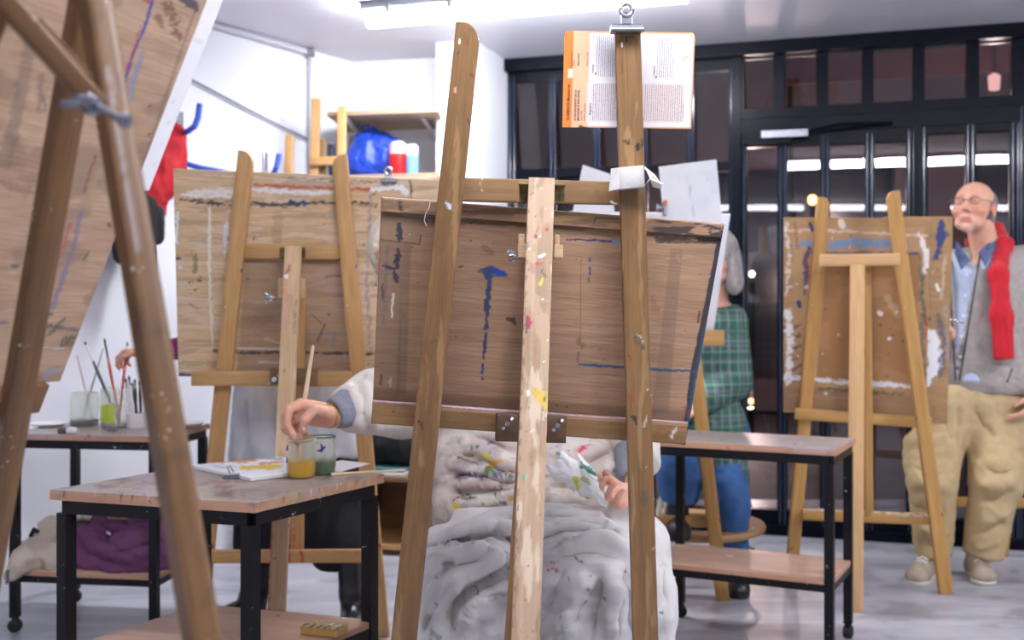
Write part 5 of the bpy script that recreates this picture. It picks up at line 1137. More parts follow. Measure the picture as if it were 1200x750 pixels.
can(388.5, .018, .20, (pmat('navy_bottle', (30, 40, 70), None, rough=.4),)*2, 'thin dark blue bottle at the wall end of the alcove shelf', 6.15, 'bottle')
can(408, .035, .26, (pmat('greyish', (206, 210, 206), (180, 186, 180), rough=.4),)*2, 'tall pale grey canister on the shelf behind the folded easel', 6.22, 'canister')

# ---- wall hooks and hanging clothes ----------------------------------------------------
hkm = pmat('blue_coated_hook', (44, 88, 200), None, rough=.35)
def hook(label, plate, tubes):
    r = thing('wall_hook', label, 'hook', lw(plate[0], plate[1], .02))
    m = MB(); m.box((-.014, -.006, -.05), (.014, .006, .05), Matrix.Translation(lw(plate[0], plate[1], .012)) @ Matrix.Rotation(math.radians(57), 4, 'Z'), .003); m.build('plate', M['chrome'], r)
    for t in tubes:
        m = MB(); m.tube([lw(a, b, o) for a, b, o in t], .0135, 10); m.build('prong', hkm, r)
hook('blue coated hook with a curled prong holding the red garment on the white wall', (212, 143), [[(200, 163, .05), (208, 158, .12), (220, 154, .2), (228, 148, .24), (232, 138, .25), (234, 122, .25)], [(213, 165, .05), (213, 180, .06), (218, 192, .08), (235, 197, .12), (268, 203, .2)]])
hook('second blue hook, its prong tip rising behind the wide light board', (311, 190), [[(306, 214, .05), (318, 208, .16), (324, 196, .22), (327, 181, .22)]])
redc = pmat('red_cloth', (196, 20, 36), (160, 12, 28), (10, 10, 10), .8, bump=.2)
g1 = lw(196, 160, .15)
sd = SDF(g1-Vector((.35, .35, .75)), g1+Vector((.3, .3, .15)), .012)
def W_(px, py, o=.14): return tuple(lw(px, py, o))
sd.cap(W_(203, 158), W_(200, 180), .045, .06, .03); sd.cap(W_(195, 175), W_(185, 215), .07, .08, .03); sd.cap(W_(180, 200), W_(166, 235), .08, .07, .04); sd.cap(W_(206, 160), W_(208, 205), .03, .035, .02); sd.cap(W_(172, 220, .12), W_(178, 246, .12), .06, .05, .03)
rg = thing('garment', 'bright red garment hanging from the blue wall hook', 'garment', g1); sdf_obj(sd, 'cloth', redc, rg, fold=(.016, (13, 13, 3), 31))
g2 = lw(175, 290, .12)
sd = SDF(g2-Vector((.35, .35, .45)), g2+Vector((.3, .3, .35)), .012)
sd.cap(W_(160, 240), W_(165, 330), .08, .05, .03); sd.cap(W_(176, 250), W_(178, 275), .05, .045, .03); sd.cap(W_(150, 250), W_(140, 300), .08, .03, .03)
bg_ = thing('garment', 'black garment hanging below the red one on the white wall', 'garment', g2); sdf_obj(sd, 'cloth', blk, bg_, fold=(.014, (13, 13, 3), 37))

# ================================================================== THINGS ON TABLES
def jar(label, c, r0, h, fillh, fillm, name='glass_jar', paint=None, shape='belly', rim=None, mat=None):
    r = thing(name, label, 'jar', c)
    if shape == 'belly': pr = [(0, 0), (r0*.78, 0), (r0*.9, h*.04), (r0*.99, h*.22), (r0, h*.42), (r0*.95, h*.66), (r0*.86, h*.84), (r0*.84, h*.88), (r0*.92, h*.91), (r0*.94, h*.97), (r0*.9, h), (r0*.84, h*.985)]
    else: pr = [(0, 0), (r0*.92, 0), (r0, h*.04), (r0, h*.97), (r0*.97, h), (r0*.93, h*.98)]
    inner = [(max(0, a-.0025), max(b, .004)) for a, b in pr[::-1] if a > 0 and b < h*.98]+[(0, .004)]
    m = MB(); m.lathe(pr, c, 40)
    rg = None
    if paint: px, py = proj(m.v); p = Paint(px, py); paint(p); rg = p.rgba()
    # finer surface for painted marks
    m.build('glass', mat or M['jar'], r, 'auto', rg)
    k = [(0, .0045)]+[(max(0, a-.0032), max(b, .0045)) for a, b in pr if 0 < a and b <= fillh]; rf = np.interp(fillh, [b for a, b in pr[1:]], [a for a, b in pr[1:]])-.0032
    k += [(rf, fillh), (0, fillh)]
    m = MB(); m.lathe(k, c, 32); m.build('liquid', fillm, r)
    if rim:
        rr = [a for a, b in pr if b >= h*.95][0]
        m = MB(); m.tube([(c[0]+rr*math.cos(t), c[1]+rr*math.sin(t), c[2]+h*.985) for t in np.linspace(rim[1], rim[2], 22)], .0022, 7); m.build('painted_rim', rim[0], r)
    return r
def liq(name, c): return pmat(name, c, tuple(int(x*.9) for x in c), rough=.15, spec=.5)
def smear_on(par, pts, w, colr, name='paint_smear'):
    m = MB(); m.tube(pts, w, 6); m.build(name, pmat(name+'_c', colr, None, rough=.5), par)
jc = T(353, 560, zt1); jc.z = zt1+.0008
j1 = jar('front glass jar of ochre-yellow water on the small table, a brush dipping in it', jc, .0415, .110, .050, liq('ochre_water', (226, 172, 44)), rim=(pmat('rim_yellow', (214, 212, 150), None, rough=.4), 0, 6.28))
jc2 = T(373, 556, zt1); jc2.z = zt1+.0008; jc2.x += .010
j2 = jar('glass jar of dark green water behind the ochre jar on the small table', jc2, .0415, .110, .042, liq('green_water', (92, 112, 84)), rim=(pmat('rim_teal', (60, 140, 136), None, rough=.4), 0, 6.28))
def jpt(c, a, z, r=.0425): return Vector((c.x+r*math.sin(a), c.y-r*math.cos(a), c.z+z))
blm = pmat('blue_paint', (38, 66, 160), None, rough=.4)
m = MB(); m.tube([jpt(jc2, .10, .092), jpt(jc2, .2, .082), jpt(jc2, .15, .068, .0432)], [.002, .004, .002], 7); m.tube([jpt(jc2, -.15, .072, .043), jpt(jc2, .15, .074, .043), jpt(jc2, .42, .084)], [.0015, .004, .002], 7); m.build('blue_stain', blm, j2)
m = MB(); m.tube([jpt(jc, -.9, .095), jpt(jc, -1.0, .08)], [.002, .003], 7); m.build('blue_stain', blm, j1); m = MB(); m.tube([jpt(jc, -1.0, .06, .0425), jpt(jc, -1.0, .045, .0428)], [.002, .0025], 7); m.build('blue_stain', blm, j1)

def brush(label, tip, end, r=.0035, handle=(220, 190, 140), bris=(90, 70, 50), fer=.10, bl=.06, par=None, ferm=None, cat='paintbrush'):
    tip, end = Vector(tip), Vector(end); d = end-tip
    R_ = thing('paintbrush', label, cat, tip)
    a = tip+d*bl; b = tip+d*(bl+fer)
    m = MB(); m.tube([tip, tip+d*bl*.5, a], [.0006, r*.9, r*.8], 8); m.build('bristles', pmat('bristle', bris, None, rough=.8), R_)
    m = MB(); m.tube([a, b], [r*.85, r*.8], 10); m.build('ferrule', ferm or M['chrome'], R_)
    m = MB(); m.tube([b, b+d*.12, b+d*.3, end-d*.02, end], [r*.85, r*1.25, r*1.1, r*.7, r*.4], 10); m.build('handle', pmat('lacquer', handle, None, rough=.35), R_)
    return R_
tipb = Vector((jc.x-.012, jc.y-.004, zt1+.082)); endb = P(367, 405, 3.10)
brush('pale wooden paintbrush held upright over the ochre jar', tipb, endb, .0062, (232, 208, 168), (150, 120, 90), .1, .07)
dw = MB(); dw.tube([T(388, 556, zt1+.004)+Vector((0, 0, 0)), T(475, 551.5, zt1+.004)+Vector((0, 0, .002))], [.0045, .0035], 10)
tag(dw.build('dowel', pmat('pale_dowel', (226, 204, 168), None, rough=.5), None), 'thin pale wooden dowel lying on the small table, its end over the edge', 'dowel')
# painting pad and sheet
def p_pad(p):
    p.stroke([(236, 540), (262, 546), (290, 549)], [3, 4, 4], (226, 226, 230), .8, 1); p.stroke([(255, 541), (282, 540), (300, 540)], [3, 4, 3], (232, 150, 60), .95, 1, .3)
    p.stroke([(283, 548), (318, 547), (330, 545)], [5, 6, 4], (236, 196, 60), .95, 1, .25); p.stroke([(280, 537), (330, 537)], 3, (110, 150, 130), .8, 1, .35); p.stroke([(305, 543), (332, 541)], 3, (226, 130, 60), .8, 1, .3); p.stroke([(250, 545), (275, 551)], 2.4, (180, 190, 200), .6, 1)
zp = zt1+.001
def plate4(name, q, t, mat, label, cat, paint=None, n=(60, 40), edge=None):
    o = slab(name, q[0], q[1], q[2], q[3], t, mat, None, paint, n[0], n[1], edge=edge, bev=.0004); tag(o, label, cat); return o
plate4('sketch_pad', [T(222, 545, zt1+.011), T(294, 560, zt1+.011), T(392, 548, zt1+.011), T(330, 535, zt1+.011)], .009, M['paper'], 'thick white sketch pad with yellow and orange paint on the small table', 'sketch pad', p_pad)
plate4('paper_sheet', [T(398, 553, zt1+.002), T(434, 543, zt1+.002), T(400, 539, zt1+.002), T(368, 547, zt1+.002)], .001, M['paper'], 'plain white sheet on the small table behind the jars', 'paper')
ck = thing('bulldog_clip', 'small steel bulldog clip lying on the small table by the sketch pad', 'clip', T(272, 562, zt1))
c = T(272, 561, zt1)+Vector((0, 0, .006))
m = MB(); m.box((-.024, -.010, -.005), (.020, -.004, .012), Matrix.Translation(c) @ Matrix.Rotation(.3, 4, 'Z') @ Matrix.Rotation(.3, 4, 'X'), .001); m.tube([c+Vector((-.026, -.008, 0)), c+Vector((.022, .004, 0))], .004, 8); m.build('jaw', M['dull'], ck)
m = MB(); m.tube([c, c+Vector((-.010, 0, .016)), c+Vector((-.014, .002, .028)), c+Vector((-.006, .002, .03)), c+Vector((.004, 0, .012))], .0022, 7); m.tube([c+Vector((.004, 0, .002)), c+Vector((.024, -.01, .004)), c+Vector((.034, -.012, -.001)), c+Vector((.026, -.016, -.001)), c+Vector((.002, -.01, .001))], .0022, 7); m.build('handle', M['chrome'], ck)
# charcoal / pastel box on the lower shelf of the small table
bx = T(380, 742, .301); bx.z = .3005
pbx = thing('pastel_box', 'flat decorated box of pastels at the front corner of the low shelf', 'box', bx)
Mx = Matrix.Translation(bx) @ Matrix.Rotation(-.32, 4, 'Z')
m = MB(); m.box((-.056, -.035, .001), (.056, .035, .022), Mx, .002); m.build('body', pmat('ochre_box', (206, 168, 96), (190, 146, 76), (20, 20, 20), .5), pbx)
def pcol(p):
    for k in range(16): p.stroke([(356+(k*13 % 44), 733+(k*7 % 9)), (362+(k*13 % 44), 731+(k*7 % 9))], 1.8, [(60, 50, 46), (230, 222, 204), (90, 110, 100), (150, 60, 50)][k % 4], .95, 1)
lid = slab('lid', Mx @ Vector((-.056, -.035, .0245)), Mx @ Vector((.056, -.035, .0245)), Mx @ Vector((.056, .035, .0245)), Mx @ Vector((-.056, .035, .0245)), .002, pmat('box_lid', (206, 180, 130), (170, 150, 110), (50, 50, 50), .5), pbx, pcol, 60, 40)

# trolley by the wall: jars, brushes, cup, plate, eraser
z2t = .7355
def onT2(px, py): return T(px, py, z2t)
g = onT2(99, 499); g.z = z2t; greyl = liq('grey_water', (120, 118, 112))
jA = jar('clear glass with grey water and two brushes, nearest the wall corner of the trolley', g, .054, .130, .028, greyl, 'glass', shape='cyl')
m = MB(); m.lathe([(0, .001), (.072, .001), (.075, .006), (.066, .01), (0, .006)], onT2(97, 500)+Vector((0, 0, -.0)), 28); 
g2_ = onT2(136, 500); g2_.z = z2t
jB = jar('tall square-shouldered glass with a lime label holding long brushes', g2_, .056, .150, .02, liq('clear_water', (200, 206, 200)), 'glass', shape='cyl')
m = MB(); n = 12; v = []
for k in range(n+1):
    a = -1.25+1.5*k/n
    for z in (.02, .105-.02*abs(math.sin(k*1.3))): v.append((g2_.x+.0572*math.sin(a), g2_.y-.0572*math.cos(a), g2_.z+z))
m.add(v, [(2*k, 2*k+2, 2*k+3, 2*k+1) for k in range(n)]); lbm = pmat('lime_label', (176, 206, 60), (206, 208, 80), (40, 40, 40), .5); m.build('label', lbm, jB)
cu = onT2(160, 501); cu.z = z2t
cup = thing('cup', 'short white cup full of small brushes on the trolley', 'cup', cu)
m = MB(); m.lathe([(0, 0), (.034, 0), (.036, .003), (.038, .058), (.035, .058), (.033, .005), (0, .004)], cu, 28); m.build('body', M['white'], cup)
def bq(label, a, za, b, Db, **k): brush(label, a, P(b[0], b[1], Db), **k)
gg = (200, 210, 215)
brush('slim beige brush handle standing in the grey-water glass', P(95.5, 448, g.y+.01) if False else Vector((g.x+.03, g.y, z2t+.03)), P(90, 416, g.y), .003, (196, 170, 140), (90, 80, 70))
brush('grey brush crossing behind, standing in the grey-water glass', Vector((g.x-.01, g.y+.01, z2t+.03)), P(121, 408, g.y+.02), .003, (130, 136, 142), (200, 200, 200))
brush('long dark-handled brush with a white ferrule pointing up left', P(99, 400, g2_.y-.02), Vector((g2_.x+.022, g2_.y-.02, z2t+.012)), .0052, (70, 84, 84), (120, 70, 60), .2, .04, ferm=M['white'])
brush('orange brush with a green tip standing in the labelled glass', P(122, 396, g2_.y), Vector((g2_.x+.016, g2_.y, z2t+.012)), .0048, (206, 92, 34), (60, 80, 50), .18, .05, ferm=pmat('green_ferrule', (70, 84, 60), None, rough=.4))
brush('coral brush with a white ferrule held by the hand above the trolley', P(149.5, 400, g2_.y+.02), Vector((g2_.x+.004, g2_.y+.02, z2t+.02)), .0048, (226, 92, 72), (130, 100, 80), .16, .06, ferm=M['white'])
for q, (px, py, colr, lb) in enumerate([(147, 443, (236, 236, 236), 'white-handled'), (151, 440, (240, 240, 240), 'glossy white'), (158, 444, (70, 74, 62), 'dark green'), (155, 448, (130, 124, 96), 'olive'), (164, 446, (50, 60, 60), 'black-green')]):
    brush(lb+' short brush in the white cup on the trolley', P(px, py, cu.y+.01*q-.02), Vector((cu.x-.014+.007*q, cu.y-.012+.006*q, z2t+.008)), .0055, colr, (50, 60, 70), .12, .08)
er = onT2(77, 509); m = MB(); m.box((-.033, -.014, .001), (.033, .014, .022), Matrix.Translation((er.x, er.y+.02, z2t)) @ Matrix.Rotation(-.15, 4, 'Z'), .004)
er_ = thing('eraser', 'worn eraser with dark sleeve at the front edge of the trolley', 'eraser', (er.x, er.y+.02, z2t)); 
m = MB(); m.box((-.004, -.014, .001), (.033, .014, .024), Matrix.Translation((er.x, er.y+.02, z2t)) @ Matrix.Rotation(-.15, 4, 'Z'), .006); m.build('rubber', M['white'], er_)
m = MB(); m.box((-.034, -.015, .001), (-.0045, .015, .022), Matrix.Translation((er.x, er.y+.02, z2t)) @ Matrix.Rotation(-.15, 4, 'Z'), .003); m.build('sleeve', pmat('brown_sleeve', (110, 92, 80), None, rough=.6), er_)
pl = T(213, 499.5, z2t); pl.z = z2t+.0005
plt = thing('palette', 'shallow white palette dish with a blue dab on the trolley corner', 'palette', pl)
m = MB(); m.lathe([(0, .001), (.07, .001), (.088, .014), (.086, .016), (.068, .005), (0, .005)], pl, 30); m.build('dish', M['white'], plt)
m = MB(); m.lathe([(.014, .0052), (.008, .011), (0, .012)], pl+Vector((-.02, -.04, .008)), 12); m.build('paint_dab', pmat('blue_dab', (30, 76, 200), None, rough=.4), plt)
w_ = onT2(66, 500); w_.z = z2t+.0005
m = MB(); m.lathe([(0, .001), (.05, .001), (.068, .012), (.066, .014), (.048, .005), (0, .005)], (w_.x-.035, w_.y+.01, w_.z), 28); sc_ = thing('saucer', 'white saucer at the outer corner of the trolley beside the grey-water glass', 'saucer', (w_.x-.035, w_.y+.01, w_.z)); m.build('dish', M['white'], sc_)
m = MB(); c = onT2(132, 506)+Vector((0, 0, .008)); ck2 = thing('bulldog_clip', 'small steel clip lying in front of the labelled glass on the trolley', 'clip', (c.x, c.y, z2t))
m.box((-.018, -.006, -.006), (.018, .006, .006), Matrix.Translation(c), .002); m.build('jaw', M['dull'], ck2); m = MB(); m.tube([c, c+Vector((-.01, -.01, .02)), c+Vector((-.02, -.01, .022)), c+Vector((-.012, -.005, .004))], .0025, 7); m.build('handle', M['chrome'], ck2)

# coats on the trolley shelf
zc = .2305
def coat(name, label, caps, mat, fold, h=.009, lo=None, hi=None, k=.03, extra=None, crease=None):
    pts = np.array([c[0] for c in caps]+[c[1] for c in caps]); lo = pts.min(0)-.16; hi = pts.max(0)+.16
    sd = SDF(lo, hi, h)
    for a, b, ra, rb in caps: sd.cap(a, b, ra, rb, k)
    sd.plane((0, 0, zc+.001), (0, 0, -1))
    t = thing(name, label, 'coat', (pts[:, 0].mean(), pts[:, 1].mean(), zc)); sdf_obj(sd, 'cloth', mat, t, fold=fold, crease=crease); return t
pur = pmat('purple_cloth', (122, 70, 112), (96, 52, 88), (9, 9, 9), .8, bump=.2)
def q_(px, py, D): return tuple(P(px, py, D))
pc = coat('coat', 'purple folded coat bulging from the lower shelf of the trolley', [(q_(100, 655, 4.32), q_(175, 655, 4.25), .085, .09), (q_(95, 625, 4.40), q_(180, 622, 4.38), .08, .08), (q_(150, 605, 4.45), q_(190, 640, 4.35), .06, .07), (q_(195, 640, 4.30), q_(150, 660, 4.22), .07, .08), (q_(110, 610, 4.50), q_(150, 608, 4.50), .06, .05)], pur, [(.012, (7, 7, 10), 41), (.005, (26, 26, 36), 43)],
  crease=[([(118, 612), (128, 622), (150, 618), (190, 606)], -.03, 6), ([(122, 624), (140, 634), (175, 622), (198, 618)], .024, 7), ([(112, 622), (140, 646), (180, 634), (200, 632)], -.028, 6), ([(96, 612), (112, 640), (150, 656), (196, 644)], .022, 8), ([(88, 620), (104, 650), (140, 668)], -.022, 6), ([(130, 608), (150, 626), (170, 634)], .02, 6), ([(86, 640), (100, 664), (130, 676)], .016, 7), ([(150, 650), (176, 660), (196, 656)], -.018, 6), ([(104, 604), (118, 618), (122, 632)], -.02, 5)])
m = MB(); m.tube([P(126, 624, 4.265), P(131, 627, 4.26)], .010, 8); m.build('zip_pull', M['chrome'], pc)
m = MB(); m.tube([P(128, 603, 4.29), P(140, 598, 4.28), P(152, 603, 4.28)], [.02, .035, .02], 8); m.build('scarf', pmat('floral_scarf', (206, 196, 140), (150, 60, 70), (60, 60, 60), .8), pc)
m = MB(); m.tube([P(84, 606, 4.29), P(96, 600, 4.27), P(108, 604, 4.28)], [.02, .03, .02], 8); m.build('lining', pmat('patterned_lining', (214, 206, 180), (120, 130, 90), (60, 60, 60), .8), pc)
zc = .05
bei = pmat('beige_cloth', (208, 194, 176), (184, 168, 150), (9, 9, 9), .8, bump=.2)
bc_ = coat('coat', 'beige coat slumped over the outer end of the trolley shelf', [(q_(60, 640, 4.35), q_(40, 660, 4.25), .085, .05), (q_(30, 655, 4.2), q_(12, 672, 4.15), .045, .022), (q_(70, 655, 4.25), q_(40, 650, 4.35), .06, .06), (q_(60, 618, 4.4), q_(80, 640, 4.4), .04, .07)], bei, [(.012, (12, 12, 12), 47)])
m = MB(); m.tube([P(36, 628, 4.28), P(40, 620, 4.27), P(45, 624, 4.27)], .008, 8); m.build('strap', blk, bc_)
m = MB(); m.tube([P(9, 668, 4.13), P(8, 684, 4.13)], .006, 8); m.build('buckle', M['dull'], bc_)

# ================================================================== PEOPLE
def n3(v): v = Vector(v); return v.normalized()
def head(sd, c, f, up=(0, 0, 1), s=1.0, man=False):
    """c: centre of the head between the ears, f: facing; returns local->world function"""
    f = n3(f); u = Vector(up); u = (u-f*u.dot(f)).normalized(); l = u.cross(f)        # l: the person's left
    R = np.array([[l.x, f.x, u.x], [l.y, f.y, u.y], [l.z, f.z, u.z]]); c = Vector(c)
    W = lambda x, y, z: c+(l*x+f*y+u*z)*s
    E_ = lambda p, r, k=.012, op='+': sd.ell(W(*p), [q*s for q in r], R, k, op)
    E_((0, -.012, .035), (.076, .094, .082)); E_((0, .030, .0), (.062, .062, .085), .02); E_((0, .035, -.045), (.055, .052, .05), .02)
    E_((0, .072, -.088), (.024, .020, .018), .02); E_((.032, .045, -.068), (.025, .035, .02), .02); E_((-.032, .045, -.068), (.025, .035, .02), .02)
    for q in (1, -1):
        E_((q*.031, .085, .022), (.021, .016, .012), .008, '-'); E_((q*.030, .076, .020), (.0145, .0135, .0125), .004)
        sd.cap(W(q*.048, .077, .036), W(q*.014, .091, .037), .0055*s, .007*s, .008)
        E_((q*.042, .067, -.018), (.024, .02, .02), .015)
        E_((q*.079, -.008, .0), (.008, .019, .031), .006); E_((q*.084, -.004, .003), (.004, .010, .018), .004, '-')
    sd.cap(W(0, .090, .028), W(0, .112, -.014), .0075*s, .0115*s, .008)
    for q in (1, -1): E_((q*.011, .102, -.018), (.008, .011, .008), .006)
    sd.cap(W(-.019, .088, -.049), W(.019, .088, -.049), .0068*s, .0068*s, .008); sd.cap(W(-.016, .088, -.0605), W(.016, .088, -.0605), .0075*s, .0075*s, .008)
    sd.cap(W(-.022, .0965, -.0545), W(.022, .0965, -.0545), .0018*s, .0018*s, .003, '-')
    return W, R
def hand(sd, w, d, n, side, curl=(.5, .5, .55, .6), s=1.0, thumb=(.5, .6), spread=1.0, k=.004):
    """w wrist, d towards knuckles, n palm normal (fingers curl that way), side: direction of the thumb"""
    d = n3(d); n = Vector(n); n = (n-d*n.dot(d)).normalized(); t = Vector(side); t = (t-d*t.dot(d)-n*t.dot(n)).normalized(); w = Vector(w)
    off = [.030, .010, -.010, -.028]; ml = [.088, .092, .087, .078]
    ln = [(.042, .026, .021), (.046, .029, .022), (.043, .027, .021), (.034, .021, .018)]
    tips = []
    for i in range(4):
        kn = w+(d*ml[i]+t*off[i]*spread)*s
        sd.cap(w+t*off[i]*.55*s+d*.012*s, kn, .0135*s, .0115*s, .010)
        a = 0; p = kn; r = .0098*s
        for j, L in enumerate(ln[i]):
            a += curl[i]*(1.0, 1.25, .8)[j]
            q = p+(d*math.cos(a)+n*math.sin(a)+t*off[i]*.8*(1 if j == 0 else 0))*L*s
            sd.cap(p, q, r, r*.9, k); p = q; r *= .9
        tips.append(p)
    sd.cap(w+(d*.01+t*.008)*s, w+(d*.05-n*-.006)*s, .018*s, .018*s, .012)
    a0 = w+(d*.022+t*.022)*s; a1 = a0+(t*.030+d*.026+n*.012)*s
    a2 = a1+(d*math.cos(thumb[0])+n*math.sin(thumb[0])+t*.35*(1-thumb[0]))*.034*s; a3 = a2+(d*math.cos(thumb[1])+n*math.sin(thumb[1])-t*.35)*.027*s
    sd.cap(a0, a1, .017*s, .0135*s, .008); sd.cap(a1, a2, .0125*s, .0112*s, k); sd.cap(a2, a3, .0112*s, .009*s, k); tips.append(a3)
    return tips
def limb(sd, a, b, c, r, k=.03): sd.cap(a, b, r[0], r[1], k); sd.cap(b, c, r[1], r[2], k)
def eyes(par, W, s, iris=(70, 80, 90)):
    for q in (1, -1):
        m = MB(); c = W(q*.030, .079, .021); m.lathe([(0, -.0085*s), (.006*s, -.006*s), (.0085*s, 0), (.006*s, .006*s), (0, .0085*s)], c, 14); e = m.build('eye', M['white'], par)
        f = (W(0, 1, 0)-W(0, 0, 0)).normalized(); m = MB(); m.tube([c+f*.006*s, c+f*.0092*s], .0042*s, 12); m.build('iris', pmat('iris', iris, None, rough=.2), e)
def facepaint(W, s, lips=(186, 104, 100), extra=None):
    def fn(v):
        p = Paint(v[:, 0], v[:, 2])
        def blob(c, r, col, a, z=1):
            d = v-np.array(W(*c)); p.over(sst(1.15, .55, np.linalg.norm(d, axis=1)/(r*s))*a, col)
        for x in (-.012, 0, .012): blob((x, .094, -.055), .012, lips, .8)
        for q in (1, -1): blob((q*.045, .07, -.02), .034, (222, 130, 112), .45); blob((q*.082, 0, 0), .03, (226, 120, 110), .4)
        blob((0, .113, -.016), .02, (222, 130, 112), .5)
        if extra: extra(p, v, blob)
        return p.rgba()
    return fn
def shoe(name, par, heel, toe, ank, mat, solem, w=.045, hgt=.075, shaft=None, laces=None, sr=.045):
    heel, toe = Vector(heel), Vector(toe); d = (toe-heel).normalized(); side = Vector((-d.y, d.x, 0))
    lo = np.minimum(np.minimum(heel, toe), ank)-.12; hi = np.maximum(np.maximum(heel, toe), ank)+.12; z0 = min(heel.z, toe.z); lo[2] = z0-.03
    if shaft is not None: hi[2] = max(hi[2], shaft[2]+.05); lo = np.minimum(lo, np.array(shaft)-.1); hi = np.maximum(hi, np.array(shaft)+.1)
    sd = SDF(lo, hi, .0065)
    h = lambda p, z: Vector((p.x, p.y, z0+z))
    sd.cap(h(heel+d*.035, .035), h(toe-d*.05, .028), .038, w*.95, .02); sd.cap(h(toe-d*.06, .025), h(toe-d*.035, .024), w, w*.8, .02); sd.cap(h(heel+d*.05, .05), ank, .042, sr, .03); sd.cap(h(toe-d*.12, .045), h(heel+d*.08, .075), .03, .035, .03)
    if shaft is not None: sd.cap(ank, shaft, sr, sr*1.12, .02, flat=(0, 1))
    sd.plane((0, 0, z0+.018), (0, 0, -1)); o = sdf_obj(sd, name, mat, par, fold=(.002, (30, 30, 40), 61))
    sd = SDF(lo, hi, .0065); sd.cap(h(heel+d*.035, .012), h(toe-d*.05, .012), .042, w*1.02, .01); sd.cap(h(toe-d*.06, .012), h(toe-d*.035, .012), w*1.03, w*.84, .01); sd.plane((0, 0, z0+.022), (0, 0, 1)); sd.plane((0, 0, z0+.001), (0, 0, -1)); sdf_obj(sd, 'sole', solem, o)
    if laces:
        m = MB()
        for k in range(4):
            c = h(toe-d*(.075+.022*k), .064+.010*k); m.tube([c+side*.024-Vector((0, 0, .006)), c+Vector((0, 0, .006)), c-side*.024-Vector((0, 0, .006))], .0038, 7)
        m.build('laces', laces, o)
    return o
hairg = pmat('grey_hair', (186, 180, 176), (128, 122, 120), (60, 60, 14), .6, bump=.6, bsc=90)
hairw = pmat('blond_hair', (240, 230, 208), (212, 196, 166), (60, 60, 14), .6, bump=.6, bsc=90)

# ---------------- the man with the red scarf --------------------------------------------
mc = P(1141, 246, 4.98); mf = (-.62, -.78, .13)
man = thing('person', 'balding person in glasses, grey fleece, red scarf and khaki trousers, standing', 'person', (P(1135, 680, 5.05).x, 5.05, 0))
sd = SDF((1.55, 4.45, -.01), (2.72, 5.45, 1.85), .0058)
Wm, Rm = head(sd, mc, mf, (.03, 0, 1), 1.06)
MN = P(1156, 300, 5.08)
sd.cap(MN, P(1148, 262, 5.03), .062, .058, .02)
pel, che = P(1134, 462, 5.12), P(1158, 345, 5.12)
sd.cap(P(1120, 330, 5.1), P(1196, 326, 5.1), .085, .085, .05); sd.cap(che, pel, .10, .11, .05)
shR, elR, wrR = P(1103, 322, 5.12), P(1070, 408, 5.15), P(1092, 392, 5.02)
shL, elL, wrL = P(1214, 324, 5.08), P(1232, 408, 5.12), P(1214, 462, 4.98)
limb(sd, shR, elR, wrR, (.045, .035, .026)); limb(sd, shL, elL, wrL, (.045, .035, .026))
hand(sd, wrR, P(1112, 380, 4.94)-wrR, (0, 0, -1), (-.3, -1, .2), (.9, .9, .9, .9), .95, thumb=(.6, .9)); hand(sd, wrL, (-.5, -.2, -.8), (-1, .5, 0), (-.2, -1, 0), (.4, .4, .5, .5), .98)
hpR, knR, anR = P(1108, 480, 5.12), P(1090, 570, 5.05), P(1090, 655, 5.10)
hpL, knL, anL = P(1160, 480, 5.12), P(1168, 568, 5.04), P(1146, 655, 5.08)
limb(sd, hpR, knR, anR, (.075, .05, .038)); limb(sd, hpL, knL, anL, (.075, .05, .038))
def mx(p, v, blob):
    for x in np.linspace(-.045, .045, 9): blob((x, .085-abs(x)*.4, -.085), .016, (196, 168, 154), .28)
    for x in np.linspace(-.02, .02, 5): blob((x, .1, -.037), .009, (196, 170, 158), .3)
    for q in (1, -1):
        for x in np.linspace(.014, .045, 5): blob((q*x, .09, .040), .008, (150, 130, 120), .6)
mb = sdf_obj(sd, 'body', M['skin'], man, rgba=facepaint(Wm, 1.06, extra=mx)); eyes(man, Wm, 1.06)
sd = SDF(np.array(mc)-.2, np.array(mc)+.2, .006)
E_ = lambda p, r, k=.012, op='+': sd.ell(Wm(*p), [q*1.06 for q in r], Rm, k, op)
E_((0, -.03, .030), (.0815, .092, .078)); E_((0, .04, .075), (.085, .105, .06), .02, '-'); E_((0, .085, .0), (.1, .070, .13), .01, '-'); E_((0, -.02, .13), (.06, .08, .045), .02, '-'); E_((.0, -.07, -.02), (.068, .04, .045))
sdf_obj(sd, 'hair', pmat('dark_grey_hair', (156, 146, 140), (104, 98, 96), (60, 60, 14), .7, bump=.6, bsc=90), man, fold=(.003, (60, 60, 16), 71))
m = MB()
for q in (1, -1):
    c = Wm(q*.032, .099, .018); l = (Wm(1, 0, 0)-Wm(0, 0, 0)).normalized(); u = (Wm(0, 0, 1)-Wm(0, 0, 0)).normalized()
    m.tube([c+l*.021*math.cos(t)+u*.015*math.sin(t) for t in np.linspace(0, 2*math.pi, 19)], .0013, 6, False)
    m.tube([Wm(q*.054, .097, .022), Wm(q*.078, .06, .022), Wm(q*.083, -.005, .018)], .0013, 6)
m.tube([Wm(-.012, .101, .021), Wm(0, .106, .024), Wm(.012, .101, .021)], .0013, 6); m.build('glasses', M['brass'], man)
fle = pmat('grey_fleece', (172, 164, 158), (156, 148, 143), (60, 60, 60), .95, bump=.3, bsc=120, sheen=.3)
sd = SDF((1.5, 4.7, .75), (2.75, 5.5, 1.6), .0085)
